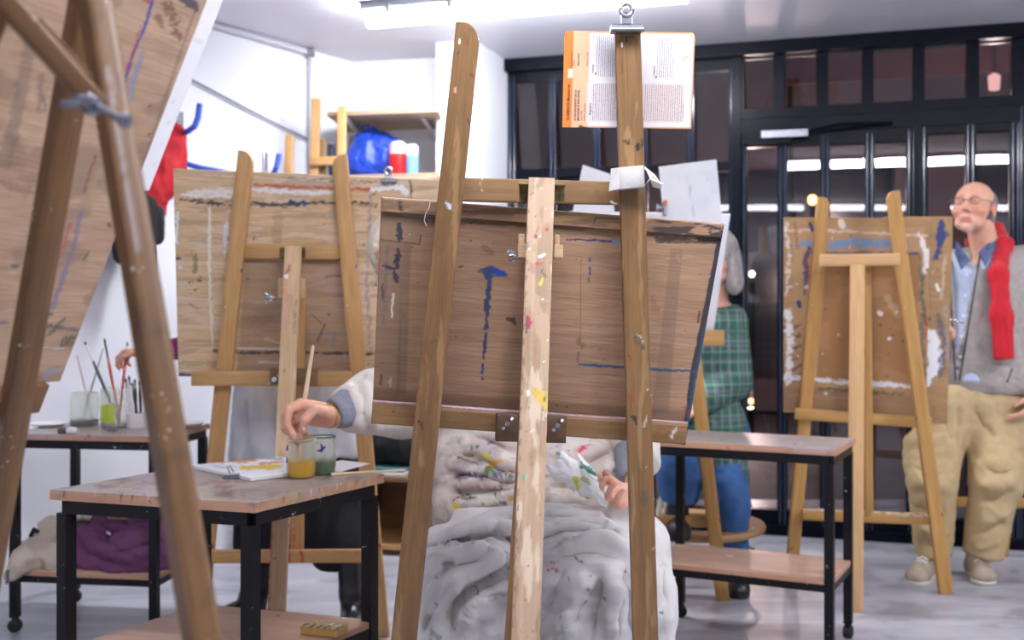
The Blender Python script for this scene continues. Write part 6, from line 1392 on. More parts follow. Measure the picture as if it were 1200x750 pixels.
sd.cap(P(1117, 322, 5.10), P(1202, 318, 5.10), .105, .105, .05); sd.cap(P(1158, 335, 5.11), P(1153, 440, 5.13), .155, .165, .05, flat=(0, 0)); sd.cap(P(1128, 345, 5.11), P(1126, 432, 5.12), .13, .135, .05); sd.cap(P(1190, 345, 5.1), P(1182, 432, 5.11), .12, .14, .05)
sd.cap(shR, elR, .085, .072, .03); sd.cap(elR, P(1084, 398, 5.06), .07, .055, .03, flat=(0, 1)); sd.cap(shL, elL, .088, .075, .03); sd.cap(elL, wrL, .075, .058, .03, flat=(0, 1))
sd.plane(tuple(P(1150, 458, 5.1)), (0, 0, -1)); sd.plane(tuple(P(1150, 291, 5.1)), (-.15, -.25, 1))
# open front: cut a tapering V from the collar down so the shirt shows
for k in range(14):
    t = k/13; x = 1130-8*t; sd.cap(P(x, 292+t*140, 4.80), P(x, 292+t*140, 5.03), .062-.052*t, .062-.052*t, .004, '-')
sd.cap(MN+Vector((0, .0, .06)), MN-Vector((.01, .05, .02)), .072, .07, .01, '-')
fo = sdf_obj(sd, 'fleece', fle, man, fold=[(.010, (5, 5, 6), 73), (.004, (14, 14, 18), 75)], crease=[([(1140, 400), (1165, 425), (1195, 432)], -.014, 6), ([(1150, 380), (1175, 400), (1200, 402)], .012, 8), ([(1196, 330), (1190, 380), (1198, 430)], -.014, 6)])
m = MB()
for q in (1, -1):
    pts = []
    for k in range(12):
        t = k/11; x = 1130-8*t+q*(16.5*(1-t)+2.4); pts.append(P(x, 296+t*150, 4.945 if t > .1 else 4.965))
    m.tube(pts, .0042, 6)
m.build('zip', pmat('navy_zip', (50, 56, 70), None, rough=.5), fo)
m = MB(); m.tube([P(1186, 432, 4.96), P(1180, 448, 4.955)], .004, 6); m.build('pocket_zip', M['black'], fo)
shm = pmat('blue_shirt', (192, 204, 228), (174, 188, 216), (30, 30, 30), .8, bump=.1)
sd = SDF((1.75, 4.7, .8), (2.4, 5.4, 1.5), .007)
sd.cap(P(1130, 318, 5.085), P(1172, 318, 5.085), .10, .10, .04); sd.cap(P(1138, 330, 5.085), P(1134, 452, 5.09), .112, .112, .04); sd.plane(tuple(P(1150, 446, 5.1)), (0, 0, -1))
sd.cap(P(1141, 312, 4.85), P(1140, 290, 5.05), .05, .075, .008, '-'); sd.cap(P(1140, 330, 4.86), P(1140, 312, 4.95), .012, .035, .004, '-')
so = sdf_obj(sd, 'shirt', shm, man, fold=(.005, (10, 10, 5), 77))
m = MB(); col_m = pmat('navy_collar', (62, 72, 104), (96, 108, 146), (40, 40, 40), .8)
for q in (1, -1):
    t = [P(1148+q*20, 275, 5.03), P(1146+q*22, 288, 4.97), P(1142+q*13, 312, 4.925), P(1141+q*6, 296, 4.955)] if q > 0 else [P(1121, 282, 5.0), P(1119, 296, 4.955), P(1127, 316, 4.925), P(1137, 305, 4.935)]
    m.add(t+[p+Vector((0, .006, 0)) for p in t], [(0, 1, 2, 3), (7, 6, 5, 4), (0, 4, 5, 1), (1, 5, 6, 2), (2, 6, 7, 3), (3, 7, 4, 0)])
m.build('collar', col_m, so, False)
m = MB()
for k in range(5): c = P(1133-k*2, 322+k*24, 4.95); m.tube([c, c-Vector((0, .004, 0))], .005, 8)
m.build('button', M['white'], so)
# scarf
scm = pmat('red_scarf', (206, 12, 34), (176, 8, 26), (40, 40, 8), .85, bump=.3, bsc=60, sheen=.3)
sd = SDF((1.95, 4.75, .9), (2.4, 5.3, 1.6), .0065)
sd.cap(P(1168, 268, 5.12), P(1176, 288, 5.03), .03, .036, .02, sq=.5, axis=(.2, 1, .3)); sd.cap(P(1176, 288, 5.03), P(1170, 322, 4.925), .036, .036, .02, sq=.45, axis=(.1, 1, .2)); sd.cap(P(1170, 322, 4.93), P(1174, 370, 4.90), .036, .042, .02, sq=.38, axis=(0, 1, 0)); sd.cap(P(1174, 370, 4.90), P(1177, 421, 4.90), .042, .044, .02, flat=(0, 1), sq=.36, axis=(0, 1, 0))
sd.cap(P(1160, 266, 5.16), P(1140, 284, 5.17), .03, .03, .02)
sdf_obj(sd, 'scarf', scm, man, fold=(.005, (30, 6, 3), 79))
khk = pmat('khaki_cloth', (200, 176, 134), (178, 154, 112), (10, 10, 10), .85, bump=.3, bsc=60)
sd = SDF((1.6, 4.75, .08), (2.45, 5.4, 1.0), .0085)
sd.cap(P(1112, 470, 5.13), P(1158, 468, 5.13), .135, .14, .05)
sd.cap(hpR, P(1092, 560, 5.04), .118, .10, .04); sd.cap(P(1092, 560, 5.04), P(1094, 648, 5.08), .098, .075, .03, flat=(0, 1)); sd.cap(hpL, P(1168, 560, 5.03), .125, .11, .04); sd.cap(P(1168, 555, 5.03), P(1152, 650, 5.07), .108, .078, .03, flat=(0, 1))
sd.cap(P(1186, 505, 5.08), P(1188, 560, 5.06), .06, .055, .02); sd.cap(P(1074, 520, 5.08), P(1072, 545, 5.06), .05, .05, .02)
sd.plane(tuple(P(1150, 452, 5.1)), (0, 0, 1))
kh = sdf_obj(sd, 'trousers', khk, man, fold=[(.008, (5, 5, 9), 81), (.003, (16, 16, 26), 83)], crease=[([(1098, 470), (1108, 500), (1118, 520)], -.02, 5), ([(1070, 545), (1090, 560), (1114, 556)], -.016, 5), ([(1072, 560), (1092, 574), (1114, 572)], .014, 6), ([(1072, 590), (1094, 600), (1112, 596)], -.018, 5), ([(1074, 612), (1094, 622), (1112, 618)], .014, 5), ([(1076, 630), (1096, 640), (1112, 636)], -.016, 4),
 ([(1140, 470), (1150, 500), (1170, 520)], -.018, 5), ([(1150, 545), (1170, 556), (1192, 548)], -.018, 5), ([(1148, 566), (1172, 574), (1194, 566)], .016, 7), ([(1146, 590), (1168, 586), (1190, 572)], -.02, 5), ([(1142, 606), (1160, 612), (1184, 600)], .014, 6), ([(1138, 626), (1156, 624), (1178, 612)], -.018, 5), ([(1138, 642), (1156, 640), (1172, 636)], .012, 4), ([(1120, 470), (1122, 520), (1124, 560)], -.014, 4)])
m = MB(); m.box((-.03, -.012, -.022), (.03, .03, .02), Matrix.Translation(P(1186, 512, 4.99)) @ Matrix.Rotation(.4, 4, 'Z'), .008); m.build('pocket_flap', khk, kh)
shoem = pmat('beige_suede', (176, 160, 142), (152, 136, 120), (20, 20, 20), .85); solem = pmat('pale_sole', (212, 206, 188), None, rough=.7); lacem = pmat('white_laces', (238, 238, 236), None, rough=.7)
for hl, te, an in ((P(1093, 668, 5.18), P(1072, 684, 4.90), anR), (P(1140, 668, 5.16), P(1156, 685, 4.90), anL)):
    hl = Vector((hl.x, hl.y, 0)); te = Vector((te.x, te.y, 0)); shoe('shoe', man, hl, te, Vector((an.x, an.y-.01, .11)), shoem, solem, .052, laces=lacem)
brush('paintbrush with a steel ferrule pointing out beside the standing man, held in his hidden hand', P(1131, 379, 4.86), P(1098, 370, 4.97), .0055, (240, 236, 226), (166, 110, 70), .35, .14)

# ---------------- seated painter behind the front easel -----------------------------------
wom = thing('person', 'seated person in a paint-splashed pale smock dipping a brush and holding a rag', 'person', (P(640, 700, 3.25).x, 3.25, 0))
def gp(px, py, D): return P(px, py, D)
sd = SDF((-.82, 2.45, -.01), (.60, 3.75, 1.52), .0052)
wf = n3((-.45, -.9, -.15)); wc = P(475, 303, 3.32); Ww, Rw = head(sd, wc, wf, (-.25, 0, 1), .98)
nb = P(528, 392, 3.42); sd.cap(nb, P(488, 330, 3.37), .055, .052, .02)
sd.cap(P(505, 430, 3.40), P(640, 425, 3.42), .07, .07, .05); sd.cap(P(572, 440, 3.42), P(632, 600, 3.42), .10, .12, .05)
wsR, weR, wwR = P(500, 428, 3.36), P(480, 476, 3.36), P(389, 489, 3.16)
wsL, weL, wwL = P(668, 430, 3.40), P(752, 520, 3.32), P(742, 578, 3.03)
limb(sd, wsR, weR, wwR, (.042, .036, .026)); limb(sd, wsL, weL, wwL, (.042, .036, .026))
hipW = P(632, 620, 3.42)
whR, wkR, waR = P(600, 640, 3.4), P(560, 668, 2.86), P(566, 900, 2.92); whL, wkL, waL = P(680, 640, 3.4), P(690, 672, 2.82), P(676, 900, 2.90)
waR.z = .09; waL.z = .09
limb(sd, whR, wkR+Vector((0, .06, -.07)), waR, (.07, .045, .035)); limb(sd, whL, wkL+Vector((0, .07, -.07)), waL, (.07, .045, .035))
# brush hand: knuckles up left, fingers closing down onto the brush, thumb toward the viewer
wd = (P(345, 478, 3.12)-wwR).normalized()
bp = tipb.lerp(endb, .16)                       # grip point on the brush
def fchain(pts, rs, k=.003):
    for i in range(len(pts)-1): sd.cap(P(*pts[i]), P(*pts[i+1]), rs[i], rs[i+1], k)
# palm and back of the hand
for (a, b) in (((386, 481, 3.17), (352, 474, 3.13)), ((387, 487, 3.17), (346, 482, 3.14)), ((387, 493, 3.17), (350, 490, 3.15)), ((386, 484, 3.13), (366, 484, 3.10))): sd.cap(P(*a), P(*b), .020, .0165, .012)
fchain([(352, 474, 3.13), (338, 480, 3.10), (337, 498, 3.09), (345, 512, 3.085)], [.0135, .0115, .0105, .0085])
fchain([(347, 480, 3.15), (334, 488, 3.13), (334, 503, 3.11), (347, 514, 3.10)], [.013, .011, .010, .0085])
fchain([(349, 488, 3.17), (341, 498, 3.17), (343, 508, 3.16), (352, 512, 3.14)], [.013, .0105, .0095, .008])
fchain([(352, 493, 3.19), (350, 503, 3.19), (354, 510, 3.18), (360, 511, 3.17)], [.012, .0095, .009, .0075])
fchain([(378, 482, 3.10), (368, 480, 3.07), (358, 492, 3.06), (354, 506, 3.07)], [.016, .0135, .0125, .0095])
wtips = [P(345, 512, 3.085), P(354, 506, 3.065)]
# rag hand
d2 = (P(700, 590, 2.94)-wwL).normalized()
t2_ = hand(sd, wwL+Vector((0, 0, 0)), d2, (-.1, -.9, .9), (.2, -.5, 1), (.55, .6, .65, .7), 1.0, thumb=(.7, 1.0), k=.004)
fw = facepaint(Ww, .98)
sdf_obj(sd, 'body', M['skin'], wom, rgba=fw, fold=(.0012, (60, 60, 60), 85)); eyes(wom, Ww, .98)
nm = pmat('nail', (236, 196, 182), None, rough=.25)
for (x, y, D, dx) in ((355.5, 503, 3.053, 0), (344.5, 508.5, 3.073, 0)):
    m = MB(); c = P(x, y, D); m.lathe([(0, .0), (.0045, .001), (.0052, .003)], (0, 0, 0), 10, Matrix.Translation(c) @ Matrix.Rotation(math.pi/2, 4, 'X') @ Matrix.Diagonal((.9, 1.3, -1, 1))); m.build('nail', nm, wom)
sd = SDF(np.array(wc)-.24, np.array(wc)+.24, .007)
E_ = lambda p, r, k=.015, op='+': sd.ell(Ww(*p), r, Rw, k, op)
E_((0, -.025, .04), (.105, .115, .105)); E_((.0, -.06, -.03), (.095, .075, .09)); E_((.07, -.01, -.03), (.035, .05, .08)); E_((-.07, -.01, -.03), (.035, .05, .08)); E_((0, .10, -.03), (.06, .07, .095), .01, '-')
sdf_obj(sd, 'hair', hairw, wom, fold=[(.006, (50, 50, 14), 87), (.003, (90, 90, 30), 88)])
m = MB(); c = P(441, 333, 3.26); m.lathe([(0, -.006), (.005, -.003), (.006, 0), (.004, .005), (0, .006)], c, 12); m.tube([c, c+Vector((.0, 0, .012))], .0015, 6); m.build('earring', M['dull'], wom)
# smock with sleeves
smk = pmat('pale_smock', (234, 226, 216), (214, 204, 194), (8, 8, 8), .85, bump=.25, bsc=50)
def p_smock(p):
    p.smear((500, 500, 740, 620), (188, 170, 160), .03, .06, .5, .6, 401); p.smear((500, 520, 740, 620), (150, 130, 124), .05, .12, .6, .5, 403)
    B_ = (525, 545, 640, 612)
    p.stroke([(575, 546), (582, 540), (588, 543)], [6, 6, 3], (226, 160, 40), .95, 1); p.stroke([(570, 552), (576, 552)], 8, (90, 150, 50), .95, 1); p.stroke([(568, 534), (572, 537)], 5, (232, 214, 60)); p.stroke([(562, 533), (566, 533)], 3, (232, 214, 60))
    p.stroke([(532, 592), (537, 600)], [6, 7], (236, 208, 50), .95, .9); p.stroke([(540, 556), (556, 556), (580, 558), (585, 556)], [5, 4, 4, 6], (60, 80, 140), .85, 1.4, .35); p.stroke([(536, 560), (550, 555)], 6, (96, 70, 90), .7, 1.3, .4)
    p.stroke([(537, 536), (548, 540), (570, 546), (604, 558)], [1.2, 1.6, 1.4, 1.6], (50, 60, 60), .9, .8); p.stroke([(566, 560), (563, 566)], 1.4, (90, 60, 50)); p.stroke([(571, 559), (569, 567)], 1.4, (60, 50, 46)); p.stroke([(559, 570), (564, 570)], 3, (216, 80, 110), .9, 1)
    p.stroke([(552, 524), (553, 526)], 2.4, (40, 120, 120)); p.stroke([(556, 523), (561, 526)], 1.6, (40, 120, 130)); p.stroke([(573, 520), (578, 518)], 2.4, (70, 90, 170), .9, 1); p.stroke([(575, 526), (574, 532)], 1.6, (110, 130, 190), .8); p.stroke([(538, 516), (539, 518)], 2, (120, 170, 170))
    p.stroke([(580, 578), (581, 582)], 2, DK); p.stroke([(579, 572), (584, 569), (589, 569), (586, 578)], 1, (80, 70, 66)); p.stroke([(586, 588), (592, 590)], 4, (50, 40, 50), .8, 1.2); p.stroke([(596, 585), (600, 582)], 3, (226, 170, 60)); p.stroke([(541, 584), (552, 583)], 3, (96, 110, 50), .9, 1); p.stroke([(547, 580), (556, 584)], 2.4, (40, 50, 40)); p.stroke([(530, 586), (538, 582)], 2, (140, 50, 70))
    p.stroke([(593, 557), (600, 560)], 3, (60, 90, 60), .8, 1); p.stroke([(678, 529), (684, 524)], [4, 6], (214, 30, 90), .98, .6); p.stroke([(684, 524), (690, 521)], 2, (226, 130, 160), .8); p.stroke([(654, 531), (655, 532)], 4, (90, 130, 190)); p.stroke([(652, 523), (656, 521)], 2.4, (150, 130, 180), .8); p.stroke([(665, 534), (667, 542)], 1.6, (90, 80, 80), .8)
    p.splat(70, (525, 515, 735, 612), [(60, 60, 70), (90, 110, 160), (120, 70, 60), (60, 110, 90), (210, 190, 60), (170, 80, 100)], .5, 1.8, 405, .85); p.stroke([(538, 572), (540, 578)], 2, (110, 80, 90), .8)
    p.stroke([(405, 460), (406, 461)], 2, (50, 120, 170))
    p.smear((560, 555, 610, 575), (150, 120, 130), .06, .14, .5, .5, 407)
sd = SDF((-.75, 2.75, .40), (.62, 3.75, 1.25), .0066)
sd.cap(P(510, 432, 3.40), P(650, 428, 3.42), .10, .10, .05); sd.cap(P(572, 450, 3.40), P(628, 590, 3.38), .165, .20, .06); sd.cap(P(545, 540, 3.34), P(560, 600, 3.28), .10, .13, .05)
sd.cap(P(590, 560, 3.26), P(690, 565, 3.28), .12, .12, .05); sd.cap(P(620, 600, 3.2), P(690, 602, 3.2), .11, .10, .05)
sd.cap(wsR, P(470, 470, 3.34), .092, .098, .03); sd.cap(P(476, 470, 3.36), P(436, 470, 3.27), .098, .088, .03); sd.cap(P(440, 471, 3.28), P(405, 479, 3.20), .085, .064, .02, flat=(0, 1))
sd.cap(wsL, P(740, 498, 3.34), .085, .075, .03); sd.cap(P(740, 498, 3.34), P(748, 545, 3.2), .075, .058, .02, flat=(0, 1))
for (a, b, c, d, r) in ((530, 545, 580, 552, .012), (540, 566, 600, 560, .013), (530, 590, 600, 578, .016), (545, 520, 590, 535, .010), (660, 540, 710, 520, .014), (650, 560, 700, 548, .012), (580, 530, 610, 560, .012), (600, 600, 640, 585, .014), (536, 602, 560, 590, .018)):
    p0, p1 = sd.hit(a, b, 2.7, 3.6), sd.hit(c, d, 2.7, 3.6)
    if p0 and p1: sd.cap(p0, p1, r, r*.8, .016)
for (a, b, c, d, r) in ((532, 556, 610, 566, .010), (540, 580, 605, 572, .011), (545, 532, 612, 558, .008), (668, 552, 716, 528, .011), (560, 512, 600, 530, .008), (640, 575, 700, 560, .010), (425, 440, 432, 500, .006), (416, 448, 430, 508, .006)):
    p0, p1 = sd.hit(a, b, 2.7, 3.6), sd.hit(c, d, 2.7, 3.6)
    if p0 and p1: sd.cap(p0, p1, r, r*.8, .014, '-')
sm = sdf_obj(sd, 'smock', smk, wom, fold=[(.006, (5, 5, 9), 91), (.002, (18, 18, 30), 93)], rgba=painted(p_smock), crease=[([(530, 534), (560, 542), (604, 558)], -.016, 3.5), ([(528, 528), (560, 532), (606, 548)], .012, 5), ([(532, 548), (570, 552), (608, 566)], .014, 6), ([(530, 560), (570, 562), (610, 570)], -.015, 4),
 ([(530, 570), (570, 568), (606, 576)], .010, 5), ([(528, 580), (570, 580), (606, 578)], -.012, 4), ([(526, 592), (560, 586), (600, 590)], .014, 6), ([(528, 604), (565, 597), (608, 598)], -.013, 4), ([(560, 512), (590, 526), (606, 545)], -.008, 3), ([(640, 538), (680, 534), (725, 516)], .012, 6), ([(640, 550), (690, 546), (728, 524)], -.014, 4), ([(645, 562), (690, 556), (730, 545)], .012, 6), ([(640, 572), (700, 570), (735, 560)], -.010, 4), ([(540, 575), (548, 590), (545, 602)], -.007, 3),
 ([(416, 446), (428, 470), (430, 510)], -.012, 4), ([(424, 440), (437, 470), (440, 510)], .010, 6), ([(432, 436), (446, 470), (448, 505)], -.014, 4), ([(409, 455), (418, 478), (416, 500)], .007, 5), ([(395, 456), (415, 446), (437, 436)], -.006, 4), ([(405, 506), (425, 508), (440, 500)], -.010, 4), ([(436, 442), (455, 450), (470, 445)], -.012, 5)])
knit = pmat('grey_knit', (150, 152, 162), (124, 126, 136), (160, 160, 160), .95, bump=.5, bsc=220)
sd = SDF((-.62, 2.95, .75), (-.35, 3.4, 1.05), .005); a, b = P(414, 476, 3.215), P(391, 485, 3.165)
sd.cap(a, b, .060, .043, .006, flat=(1, 1)); sd.cap(P(405, 480, 3.2), P(380, 489, 3.15), .031, .026, .003, '-'); sdf_obj(sd, 'cuff', knit, sm, fold=(.0015, (80, 80, 80), 95))
sd = SDF((.20, 2.8, .55), (.55, 3.4, .95), .006); sd.cap(P(742, 522, 3.26), P(742, 566, 3.10), .058, .042, .006, flat=(0, 1)); sdf_obj(sd, 'cuff', knit, sm, fold=(.0015, (80, 80, 80), 96))
m = MB(); c = P(386, 486.5, 3.155); ax = (P(391, 485, 3.165)-P(377, 488, 3.13)).normalized(); u = ax.orthogonal().normalized(); w = ax.cross(u)
m.tube([c+(u*math.cos(t)+w*math.sin(t))*.0325 for t in np.linspace(0, 2*math.pi, 25)], .0035, 8, False); m.build('bracelet', pmat('gold', (226, 186, 110), None, rough=.25, metal=1), wom)
# draped trousers and apron over the lap
def p_lap(p):
    p.smear((480, 590, 800, 760), (206, 200, 196), .02, .02, .54, .5, 411); p.smear((560, 660, 780, 760), (190, 186, 188), .02, .03, .5, .6, 412)
    p.splat(60, (490, 600, 790, 755), [(90, 80, 80), (150, 90, 70), (90, 110, 160), (120, 120, 120), (170, 80, 60)], .5, 1.6, 413, .8)
    p.stroke([(642, 668), (648, 666), (655, 668)], 3, (196, 80, 76), .8, 1.4, .35); p.stroke([(646, 658), (650, 660)], 2, (206, 100, 90), .8, 1.2); p.stroke([(674, 653), (678, 657), (683, 659)], 2, (90, 70, 60), .9, .8); p.stroke([(559, 691), (560, 696)], 2.4, (150, 90, 50), .9)
    p.stroke([(510, 707), (512, 709)], 2, (60, 100, 190)); p.stroke([(493, 652), (496, 657)], 3, (226, 130, 90), .7, 1); p.stroke([(490, 634), (497, 630)], 2.4, (90, 80, 80), .8); p.stroke([(691, 687), (690, 692)], 1.6, (70, 100, 140)); p.stroke([(775, 718), (777, 718)], 2.4, (40, 130, 130))
    p.stroke([(505, 740), (515, 748)], 5, (110, 120, 150), .6, 1.2, .4); p.stroke([(578, 700), (590, 712)], 9, (190, 170, 170), .5, 1.3, .4); p.stroke([(660, 735), (650, 748)], 6, (150, 180, 170), .6, 1.2, .4); p.stroke([(544, 690), (545, 748)], .8, (180, 172, 168), .8)
sd = SDF((-.45, 2.5, .02), (.62, 3.7, .95), .006)
sd.cap(P(590, 640, 3.35), P(560, 664, 2.92), .13, .105, .05); sd.cap(P(690, 632, 3.3), P(690, 662, 2.90), .13, .115, .05); sd.cap(P(565, 615, 3.15), P(700, 612, 3.15), .08, .08, .05)
sd.cap(P(556, 668, 2.92), P(560, 880, 2.98), .10, .10, .05); sd.cap(P(692, 672, 2.90), P(680, 880, 2.96), .115, .095, .05)
sd.cap(P(530, 660, 3.0), P(505, 800, 2.98), .085, .095, .05); sd.cap(P(515, 640, 3.1), P(506, 690, 3.0), .05, .07, .04); sd.cap(P(600, 640, 2.98), P(650, 640, 2.97), .10, .10, .05); sd.cap(P(620, 690, 2.95), P(620, 850, 3.0), .06, .09, .06)
sd.cap(P(745, 640, 3.1), P(764, 720, 3.02), .09, .055, .04); sd.cap(P(764, 700, 3.02), P(766, 800, 3.0), .055, .05, .04)
LAPCREASES = [([(492, 632), (530, 622), (575, 618), (640, 624)], .014, 5), ([(497, 642), (540, 634), (590, 632)], -.014, 4), ([(494, 655), (520, 648), (560, 644), (600, 652)], .014, 6), ([(493, 668), (530, 660), (565, 660)], -.010, 3),
 ([(604, 646), (575, 660), (540, 676), (515, 705), (500, 745)], .018, 8), ([(612, 660), (590, 668), (556, 686), (535, 712), (524, 750)], -.024, 6), ([(600, 684), (570, 694), (548, 716), (538, 750)], .012, 7), ([(560, 664), (530, 684), (508, 716), (498, 750)], -.013, 4),
 ([(596, 604), (640, 600), (700, 598)], .016, 6), ([(600, 616), (650, 606), (705, 604), (740, 612)], -.014, 4), ([(606, 628), (655, 616), (706, 611), (742, 624)], .014, 6), ([(608, 640), (660, 624), (712, 620), (744, 640)], -.015, 4), ([(612, 652), (664, 634), (716, 630), (744, 654)], .015, 6), ([(616, 664), (660, 650), (700, 646), (738, 660)], -.008, 4),
 ([(640, 672), (618, 700), (612, 750)], .012, 8), ([(665, 655), (645, 700), (632, 750)], -.012, 6), ([(690, 668), (672, 700), (660, 750)], .016, 9), ([(706, 672), (700, 710), (690, 750)], -.016, 5), ([(722, 670), (722, 710), (714, 750)], .014, 7), ([(700, 690), (684, 716), (678, 735)], -.012, 5), ([(736, 660), (740, 705), (742, 750)], -.014, 4),
 ([(752, 640), (764, 670), (768, 700), (762, 750)], .014, 7), ([(760, 636), (778, 670), (780, 710)], -.010, 4), ([(776, 650), (788, 690), (782, 750)], .010, 5), ([(556, 700), (580, 696), (610, 700)], -.009, 5), ([(545, 735), (560, 720), (590, 716)], .010, 7), ([(636, 690), (660, 684), (690, 690)], .009, 7), ([(575, 626), (583, 620), (590, 626)], -.010, 3), ([(522, 620), (505, 636), (492, 640)], -.01, 4)]
RG = [([(500, 640), (540, 625), (590, 618), (650, 622)], .014), ([(492, 655), (530, 640), (575, 636), (600, 650)], .013), ([(600, 612), (650, 606), (700, 604)], .016), ([(610, 640), (660, 622), (710, 616), (745, 636)], .018), ([(620, 655), (665, 638), (715, 634), (744, 660), (745, 700)], .016),
      ([(580, 660), (540, 680), (520, 715), (512, 750)], .016), ([(560, 645), (520, 665), (500, 700), (492, 745)], .014), ([(600, 690), (560, 700), (530, 730), (524, 752)], .013), ([(640, 700), (670, 676), (705, 665), (735, 690), (738, 740)], .018), ([(690, 700), (672, 720), (668, 752)], .014), ([(720, 690), (712, 720), (716, 752)], .012), ([(756, 640), (775, 670), (780, 720), (770, 750)], .012)]
GR = [([(505, 650), (550, 632), (600, 630)], .010), ([(600, 630), (650, 614), (705, 610)], .011), ([(612, 668), (585, 672), (550, 692), (532, 728)], .016), ([(530, 655), (508, 690), (500, 730)], .009), ([(630, 648), (670, 630), (730, 626)], .010), ([(655, 720), (640, 745)], .016), ([(700, 690), (690, 720), (690, 750)], .011), ([(605, 660), (612, 700), (605, 750)], .014), ([(752, 650), (756, 700), (752, 750)], .014)]
LAPC = [(a_, b_*(1.6 if b_ > 0 else 2.2), c_*1.3) for a_, b_, c_ in LAPCREASES]
for L_, op in ((RG, '+'), (GR, '-')):
    for pts, r in L_:
        r *= .8 if op == '+' else 1.25
        hp = [sd.hit(x, y, 2.5, 3.5) for x, y in pts]; hp = [h_ for h_ in hp if h_ is not None]
        for i in range(len(hp)-1):
            if (hp[i]-hp[i+1]).length < .35: sd.cap(hp[i], hp[i+1], r, r, .009, op)
sd.plane(tuple(P(600, 596, 3.1)), (0, .35, 1))
lap = sdf_obj(sd, 'trousers', pmat('white_canvas', (236, 234, 230), (222, 218, 214), (6, 6, 6), .85, bump=.2, bsc=40), wom, fold=[(.005, (5, 5, 3), 97), (.002, (20, 20, 12), 99)], rgba=painted(p_lap), crease=LAPC)
for an, to in ((waR, (-.02, -.26)), (waL, (.03, -.26))):
    hl = Vector((an.x, an.y+.06, 0)); te = Vector((an.x+to[0], an.y+to[1]+.04, 0)); shoe('shoe', wom, hl, te, Vector((an.x, an.y, .10)), pmat('black_leather', (28, 28, 32), None, rough=.4), M['rubber'], .045)
# dark cushioned stool under her
st_ = thing('stool', 'plain round stool under the seated painter, hidden by the white trousers', 'stool', (P(640, 600, 3.5).x, 3.5, 0))
c = Vector((P(640, 600, 3.5).x, 3.5, 0)); m = MB(); m.lathe([(0, .385), (.16, .385), (.17, .40), (.16, .43), (0, .435)], c, 28); m.build('seat', M['oak'], st_)
for k in range(4):
    a = math.pi/4+k*math.pi/2; m = MB(); m.tube([c+Vector((.12*math.cos(a), .12*math.sin(a), .385)), c+Vector((.19*math.cos(a), .19*math.sin(a), 0))], .016, 10); m.build('leg', M['oak'], st_)
# black pouch gap seen between smock and lap
# rag in her hand
rag = thing('rag', 'crumpled white paper rag with green and yellow paint in the seated painter\'s hand', 'rag', P(690, 575, 2.93))
def p_rag(p):
    p.stroke([(682, 543), (687, 548), (692, 551), (697, 556)], [4, 8, 9, 5], (50, 136, 110), .95, 1.1); p.stroke([(690, 552), (697, 556)], 3, (30, 70, 70), .9, 1); p.stroke([(674, 562), (676, 567), (677, 571)], [7, 6, 4], (206, 210, 50), .95, 1); p.stroke([(683, 560), (689, 566)], 5, (150, 180, 90), .7, 1.2); p.stroke([(700, 558), (706, 566), (710, 568)], [4, 7, 5], (120, 100, 50), .85, 1); p.stroke([(704, 570), (708, 566)], 3, (50, 50, 40), .9); p.stroke([(686, 584), (690, 585)], 3, (200, 190, 140), .7); p.stroke([(695, 588), (697, 591)], 3, (206, 180, 120), .7); p.stroke([(680, 543), (692, 558), (704, 566)], 2, (160, 190, 160), .6, 1)
def crumple(name, q, n, amp, mat, par, paint, seed, curl=.02):
    q = [Vector(P(*c)) for c in q]; g = np.linspace(0, 1, n); U, V = np.meshgrid(g, g); U2 = U+(fbm(U*3, V*3, 1, seed)-.5)*.22; V2 = V+(fbm(U*3, V*3, 5, seed)-.5)*.22
    A = [np.array(c) for c in q]; pts = ((1-U2)*(1-V2))[..., None]*A[0]+(U2*(1-V2))[..., None]*A[1]+(U2*V2)[..., None]*A[2]+((1-U2)*V2)[..., None]*A[3]
    h = 0
    R = random.Random(seed)
    for k in range(9):
        a = R.uniform(0, 6.28); c = R.uniform(.2, .8); h = h+R.uniform(.4, 1)*abs((U-.5)*math.cos(a)+(V-.5)*math.sin(a)+.5-c)
    h = h-h.mean(); pts[..., 1] += h*amp+curl*((U-.5)**2+(V-.5)**2)*4; pts = pts.reshape(-1, 3); N = len(pts)
    f = [(j*n+i, j*n+i+1, (j+1)*n+i+1, (j+1)*n+i) for j in range(n-1) for i in range(n-1)]
    v = np.concatenate([pts, pts+np.array([0, .0012, 0])]); f += [tuple(np.array(c[::-1])+N) for c in f]
    px, py = proj(v); p = Paint(px, py); paint(p)
    return mesh_obj(name, v, f, mat, par, WM[par], True, p.rgba(), world=True)
rgm = pmat('paper_rag', (248, 248, 246), (240, 240, 238), (20, 20, 20), .8)
crumple('paper', [(640, 553, 2.97), (672, 580, 2.95), (704, 562, 2.93), (664, 533, 2.96)], 60, .028, rgm, rag, p_rag, 3)
crumple('paper', [(668, 566, 2.93), (712, 600, 2.90), (716, 572, 2.91), (681, 536, 2.93)], 60, .024, rgm, rag, p_rag, 8)
crumple('paper', [(662, 560, 2.95), (690, 592, 2.93), (712, 580, 2.94), (686, 545, 2.95)], 40, .03, rgm, rag, p_rag, 12)

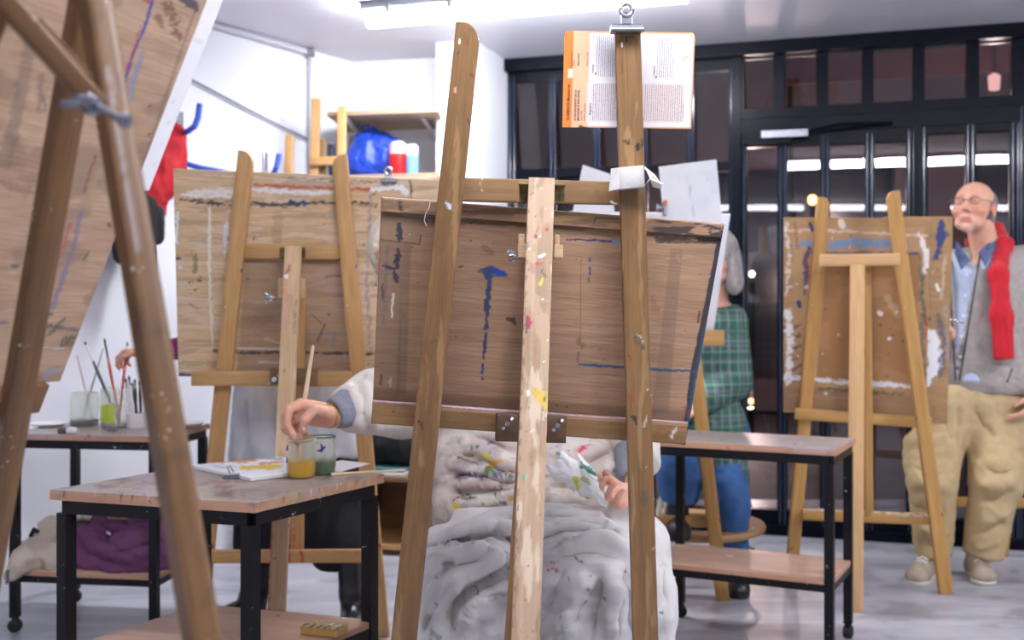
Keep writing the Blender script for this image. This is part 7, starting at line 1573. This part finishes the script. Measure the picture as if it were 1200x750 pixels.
# ---------------- standing painter behind the second easel ---------------------------------
w2 = thing('person', 'standing person in grey smock, black skirt and boots, purple sleeve reaching the brush jars', 'person', (P(352, 700, 4.42).x, 4.42, 0))
sd = SDF((-1.55, 4.1, -.01), (-.35, 4.85, 1.72), .0062)
hc = P(340, 252, 4.52); Wc, Rc = head(sd, hc, (-.15, -1, -.2), (0, 0, 1), .95)
sd.cap(P(338, 285, 4.56), P(339, 268, 4.54), .055, .05, .02); sd.cap(P(300, 305, 4.55), P(388, 305, 4.55), .065, .065, .05); sd.cap(P(342, 320, 4.55), P(352, 470, 4.5), .10, .12, .05)
s2R, e2R, w2R = P(298, 306, 4.52), P(247, 404, 4.50), P(172, 412, 4.42); s2L, e2L, w2L = P(390, 306, 4.52), P(420, 390, 4.45), P(395, 430, 4.28)
limb(sd, s2R, e2R, w2R, (.04, .034, .025)); limb(sd, s2L, e2L, w2L, (.04, .034, .025))
hand(sd, w2R, P(146, 413, 4.43)-w2R, (.1, -.2, -1), (0, -1, .2), (.75, .7, .75, .8), .9, thumb=(.5, .7), k=.004)
hand(sd, w2L, (-.3, -.5, .3), (-1, 0, 0), (0, -.3, 1), (.8, .8, .8, .8), .92)
limb(sd, P(335, 500, 4.5), P(310, 600, 4.46), P(303, 688, 4.45), (.08, .048, .03)); limb(sd, P(375, 500, 4.5), P(410, 600, 4.42), P(414, 715, 4.27), (.08, .052, .04))
sdf_obj(sd, 'body', M['skin'], w2, rgba=facepaint(Wc, .95)); eyes(w2, Wc, .95)
sd = SDF(np.array(hc)-.22, np.array(hc)+.22, .008)
for p_, r_, o_ in (((0, -.025, .03), (.09, .11, .095), '+'), ((0, -.05, -.05), (.09, .06, .08), '+'), ((0, .10, -.03), (.062, .07, .09), '-')): sd.ell(Wc(*p_), r_, Rc, .015, o_)
sdf_obj(sd, 'hair', hairg, w2, fold=(.006, (40, 40, 12), 111))
gsm = pmat('grey_white_smock', (214, 216, 222), (194, 198, 206), (6, 6, 6), .85, bump=.2, bsc=40)
sd = SDF((-1.5, 4.1, .45), (-.3, 4.85, 1.5), .009)
sd.cap(P(303, 308, 4.55), P(386, 308, 4.55), .09, .09, .05); sd.cap(P(344, 330, 4.55), P(350, 440, 4.5), .15, .17, .06); sd.cap(P(325, 440, 4.46), P(320, 575, 4.42), .15, .165, .06); sd.cap(P(372, 440, 4.46), P(380, 575, 4.42), .14, .155, .06); sd.cap(s2R, P(276, 350, 4.52), .08, .07, .03); sd.cap(s2L, e2L, .08, .065, .03); sd.cap(e2L, P(400, 425, 4.32), .062, .05, .03)
sd.plane(tuple(P(340, 536, 4.4)), (.06, 0, -1)); sdf_obj(sd, 'smock', gsm, w2, fold=[(.012, (8, 8, 1.2), 113), (.004, (24, 24, 8), 115)], crease=[([(292, 452), (290, 500), (286, 540)], -.022, 6), ([(304, 452), (306, 500), (304, 540)], .018, 7), ([(318, 452), (322, 500), (324, 540)], -.02, 6), ([(385, 500), (392, 520), (398, 540)], -.02, 6), ([(400, 490), (410, 515), (416, 540)], .018, 7), ([(330, 460), (336, 500), (340, 540)], .016, 6)])
sd = SDF((-1.55, 4.2, .85), (-.95, 4.85, 1.45), .007); sd.cap(P(280, 345, 4.52), e2R, .062, .055, .02); sd.cap(e2R, P(186, 411, 4.44), .054, .038, .02, flat=(0, 1)); sdf_obj(sd, 'sleeve', pmat('purple_knit', (150, 40, 132), (122, 26, 106), (30, 30, 30), .9, bump=.3, bsc=120), w2, fold=(.004, (12, 12, 12), 117))
sd = SDF((-1.2, 4.0, .15), (-.35, 4.85, .9), .010); sd.cap(P(346, 490, 4.48), P(346, 560, 4.46), .17, .19, .05); sd.cap(P(318, 540, 4.45), P(306, 640, 4.44), .13, .10, .05); sd.cap(P(380, 540, 4.44), P(398, 640, 4.38), .13, .11, .05); sd.cap(P(330, 600, 4.44), P(380, 610, 4.42), .12, .12, .05); sd.plane(tuple(P(350, 661, 4.4)), (0, 0, -1)); sdf_obj(sd, 'skirt', blk, w2, fold=(.012, (10, 10, 2), 119))
blt = pmat('black_boot_leather', (30, 30, 36), (22, 22, 26), (12, 12, 12), .3, bump=.3, bsc=30)
shoe('boot', w2, Vector((P(306, 700, 4.46).x, 4.48, 0)), Vector((P(262, 700, 4.3).x, 4.30, 0)), (P(303, 700, 4.44).x, 4.44, .12), blt, M['rubber'], .042, shaft=(P(303, 600, 4.44).x, 4.43, .36), sr=.058)
shoe('boot', w2, Vector((P(414, 700, 4.30).x, 4.34, 0)), Vector((P(408, 700, 4.1).x, 4.09, 0)), (P(414, 700, 4.29).x, 4.29, .12), blt, M['rubber'], .045, shaft=(P(412, 672, 4.32).x, 4.32, .265), sr=.05)

# ---------------- seated person in a plaid shirt ---------------------------------------------
w3 = thing('person', 'grey-haired person in a green plaid shirt and jeans seated on a tall stool', 'person', (P(825, 700, 4.9).x, 4.9, 0))
sd = SDF((.30, 4.25, -.01), (1.25, 5.3, 1.66), .0066)
hc = P(836, 306, 4.92); W3, R3 = head(sd, hc, (-.25, -1, -.1), (0, 0, 1), .95)
sd.cap(P(838, 356, 4.98), P(838, 328, 4.95), .055, .05, .02); sd.cap(P(790, 378, 4.98), P(862-10, 376, 4.98), .07, .065, .05); sd.cap(P(822, 390, 4.98), P(818, 505, 5.0), .10, .13, .05)
s3R, e3R, w3R = P(782, 380, 4.96), P(752, 460, 4.88), P(770, 478, 4.65); s3L, e3L, w3L = P(852, 382, 4.95), P(858, 446, 4.92), P(812, 474, 4.74)
limb(sd, s3R, e3R, w3R, (.042, .034, .025)); limb(sd, s3L, e3L, w3L, (.042, .034, .025))
hand(sd, w3R, (.3, -.5, .3), (0, 0, -1), (-.2, -.4, .8), (.8,)*4, .92); hand(sd, w3L, (-.6, -.5, -.1), (0, 0, -1), (-.3, -.4, .8), (.8,)*4, .92)
h3R, k3R, a3R = P(798, 510, 5.0), P(798, 548, 4.60), P(793, 600, 4.72); h3L, k3L, a3L = P(840, 510, 4.98), P(854, 590, 4.80), P(857, 676, 4.84)
a3R.z = .39
limb(sd, h3R, k3R+Vector((0, .12, 0)), a3R+Vector((0, .06, 0)), (.08, .05, .035)); limb(sd, h3L, k3L, a3L, (.08, .055, .04))
sdf_obj(sd, 'body', M['skin'], w3, rgba=facepaint(W3, .95)); eyes(w3, W3, .95)
sd = SDF(np.array(hc)-.26, np.array(hc)+.26, .007)
for p_, r_, o_ in (((0, -.03, .045), (.10, .115, .10), '+'), ((.085, -.02, -.03), (.035, .07, .10), '+'), ((-.085, -.02, -.03), (.035, .07, .10), '+'), ((0, -.07, -.05), (.10, .06, .11), '+'), ((.095, .0, -.09), (.03, .05, .055), '+'), ((0, .115, -.03), (.058, .085, .09), '-')): sd.ell(W3(*p_), r_, R3, .015, o_)
sdf_obj(sd, 'hair', hairg, w3, fold=[(.008, (40, 40, 9), 121), (.003, (90, 90, 20), 122)])
def plaid():
    m = pmat('green_plaid', (66, 104, 92), (52, 84, 76), (14, 14, 14), .9, bump=.2, bsc=60); nt = m.node_tree; L = nt.links; b = nt.nodes['Principled BSDF']; src = b.inputs['Base Color'].links[0].from_socket
    tc = nd(nt, 'ShaderNodeTexCoord')
    for d, sc, c, f in (('X', 5, (120, 110, 130), .45), ('Z', 5, (120, 112, 132), .45), ('X', 8, (130, 170, 152), .4), ('Z', 7, (130, 168, 150), .35), ('Z', 3, (48, 90, 76), .45)):
        w = nd(nt, 'ShaderNodeTexWave', bands_direction=d); w.inputs['Scale'].default_value = sc; w.inputs['Distortion'].default_value = .6; L.new(tc.outputs['Object'], w.inputs[0])
        r = nd(nt, 'ShaderNodeMapRange'); r.inputs[1].default_value = .8; r.inputs[2].default_value = .95; r.inputs[4].default_value = f; L.new(w.outputs['Fac'], r.inputs[0]); src = mixc(nt, r.outputs[0], src, lin(c))
    L.new(src, b.inputs['Base Color']); return m
sd = SDF((.30, 4.4, .35), (1.25, 5.3, 1.35), .008)
sd.cap(P(792, 380, 4.98), P(846, 378, 4.98), .09, .088, .05); sd.cap(P(818, 400, 4.98), P(818, 500, 4.99), .15, .165, .05); sd.cap(P(836, 500, 4.93), P(852, 570, 4.90), .13, .085, .05); sd.cap(P(800, 480, 4.96), P(800, 510, 4.95), .13, .12, .05)
sd.cap(s3R, e3R, .08, .068, .03); sd.cap(e3R, w3R, .068, .05, .03, flat=(0, 1)); sd.cap(s3L, e3L, .082, .072, .03); sd.cap(e3L, w3L, .07, .052, .03, flat=(0, 1)); sd.plane(tuple(P(838, 357, 4.98)), (0, -.3, 1)); sd.plane(tuple(P(838, 583, 4.9)), (.1, 0, -1))
sdf_obj(sd, 'shirt', plaid(), w3, fold=[(.012, (8, 8, 8), 123), (.005, (18, 18, 18), 125)])
jn = pmat('blue_denim', (66, 110, 166), (50, 88, 140), (14, 14, 14), .85, bump=.2, bsc=80)
sd = SDF((.35, 4.35, .15), (1.2, 5.3, .85), .008)
sd.cap(P(800, 508, 4.99), P(842, 508, 4.98), .13, .13, .05); sd.cap(h3R, P(798, 548, 4.66), .105, .095, .04); sd.cap(P(798, 548, 4.66), P(795, 584, 4.68), .095, .075, .03, flat=(0, 1)); sd.cap(h3L, k3L, .10, .08, .04); sd.cap(k3L, P(856, 655, 4.83), .08, .066, .03, flat=(0, 1))
sdf_obj(sd, 'jeans', jn, w3, fold=[(.007, (8, 8, 12), 127), (.003, (22, 22, 26), 128)])
shoe('shoe', w3, Vector((P(856, 690, 4.88).x, 4.90, 0)), Vector((P(868, 690, 4.68).x, 4.665, 0)), (a3L.x, a3L.y, .11), blt, M['rubber'], .045)
shoe('shoe', w3, Vector((a3R.x+.01, 4.80, .265)), Vector((a3R.x-.02, 4.53, .265)), (a3R.x, a3R.y-.02, .37), blt, M['rubber'], .048)
sl = thing('stool', 'tall pale stool with a round wooden foot ring under the person in plaid', 'stool', (.80, 5.0, 0)); c = Vector((.80, 5.0, 0))
m = MB(); m.lathe([(0, .585), (.15, .585), (.165, .60), (.16, .625), (0, .63)], c, 28); m.build('seat', M['oak2'], sl)
pw = pmat('cream_metal', (214, 216, 206), None, rough=.4)
m = MB(); m.lathe([(.21, .235), (.33, .235), (.335, .25), (.33, .262), (.21, .262), (.21, .235)], c+Vector((-.03, -.02, 0)), 36); m.build('foot_ring', M['oak2'], sl)
for k in range(4):
    a = .5+k*math.pi/2; m = MB(); m.tube([c+Vector((.10*math.cos(a), .10*math.sin(a), .585)), c+Vector((.30*math.cos(a), .30*math.sin(a), 0))], .013, 10); m.build('leg', pw, sl)
m = MB(); m.tube([c+Vector((.265*math.cos(t), .265*math.sin(t), .13)) for t in np.linspace(0, 2*math.pi, 29)], .010, 8, False); m.build('stretcher', pw, sl)
pp = slab('paper_sheet', P(842, 500, 4.86), P(859, 498, 4.86), P(859, 442, 4.88), P(836, 446, 4.88), .004, M['paper'], None); tag(pp, 'white sheet hanging beside the elbow of the person in plaid', 'paper')
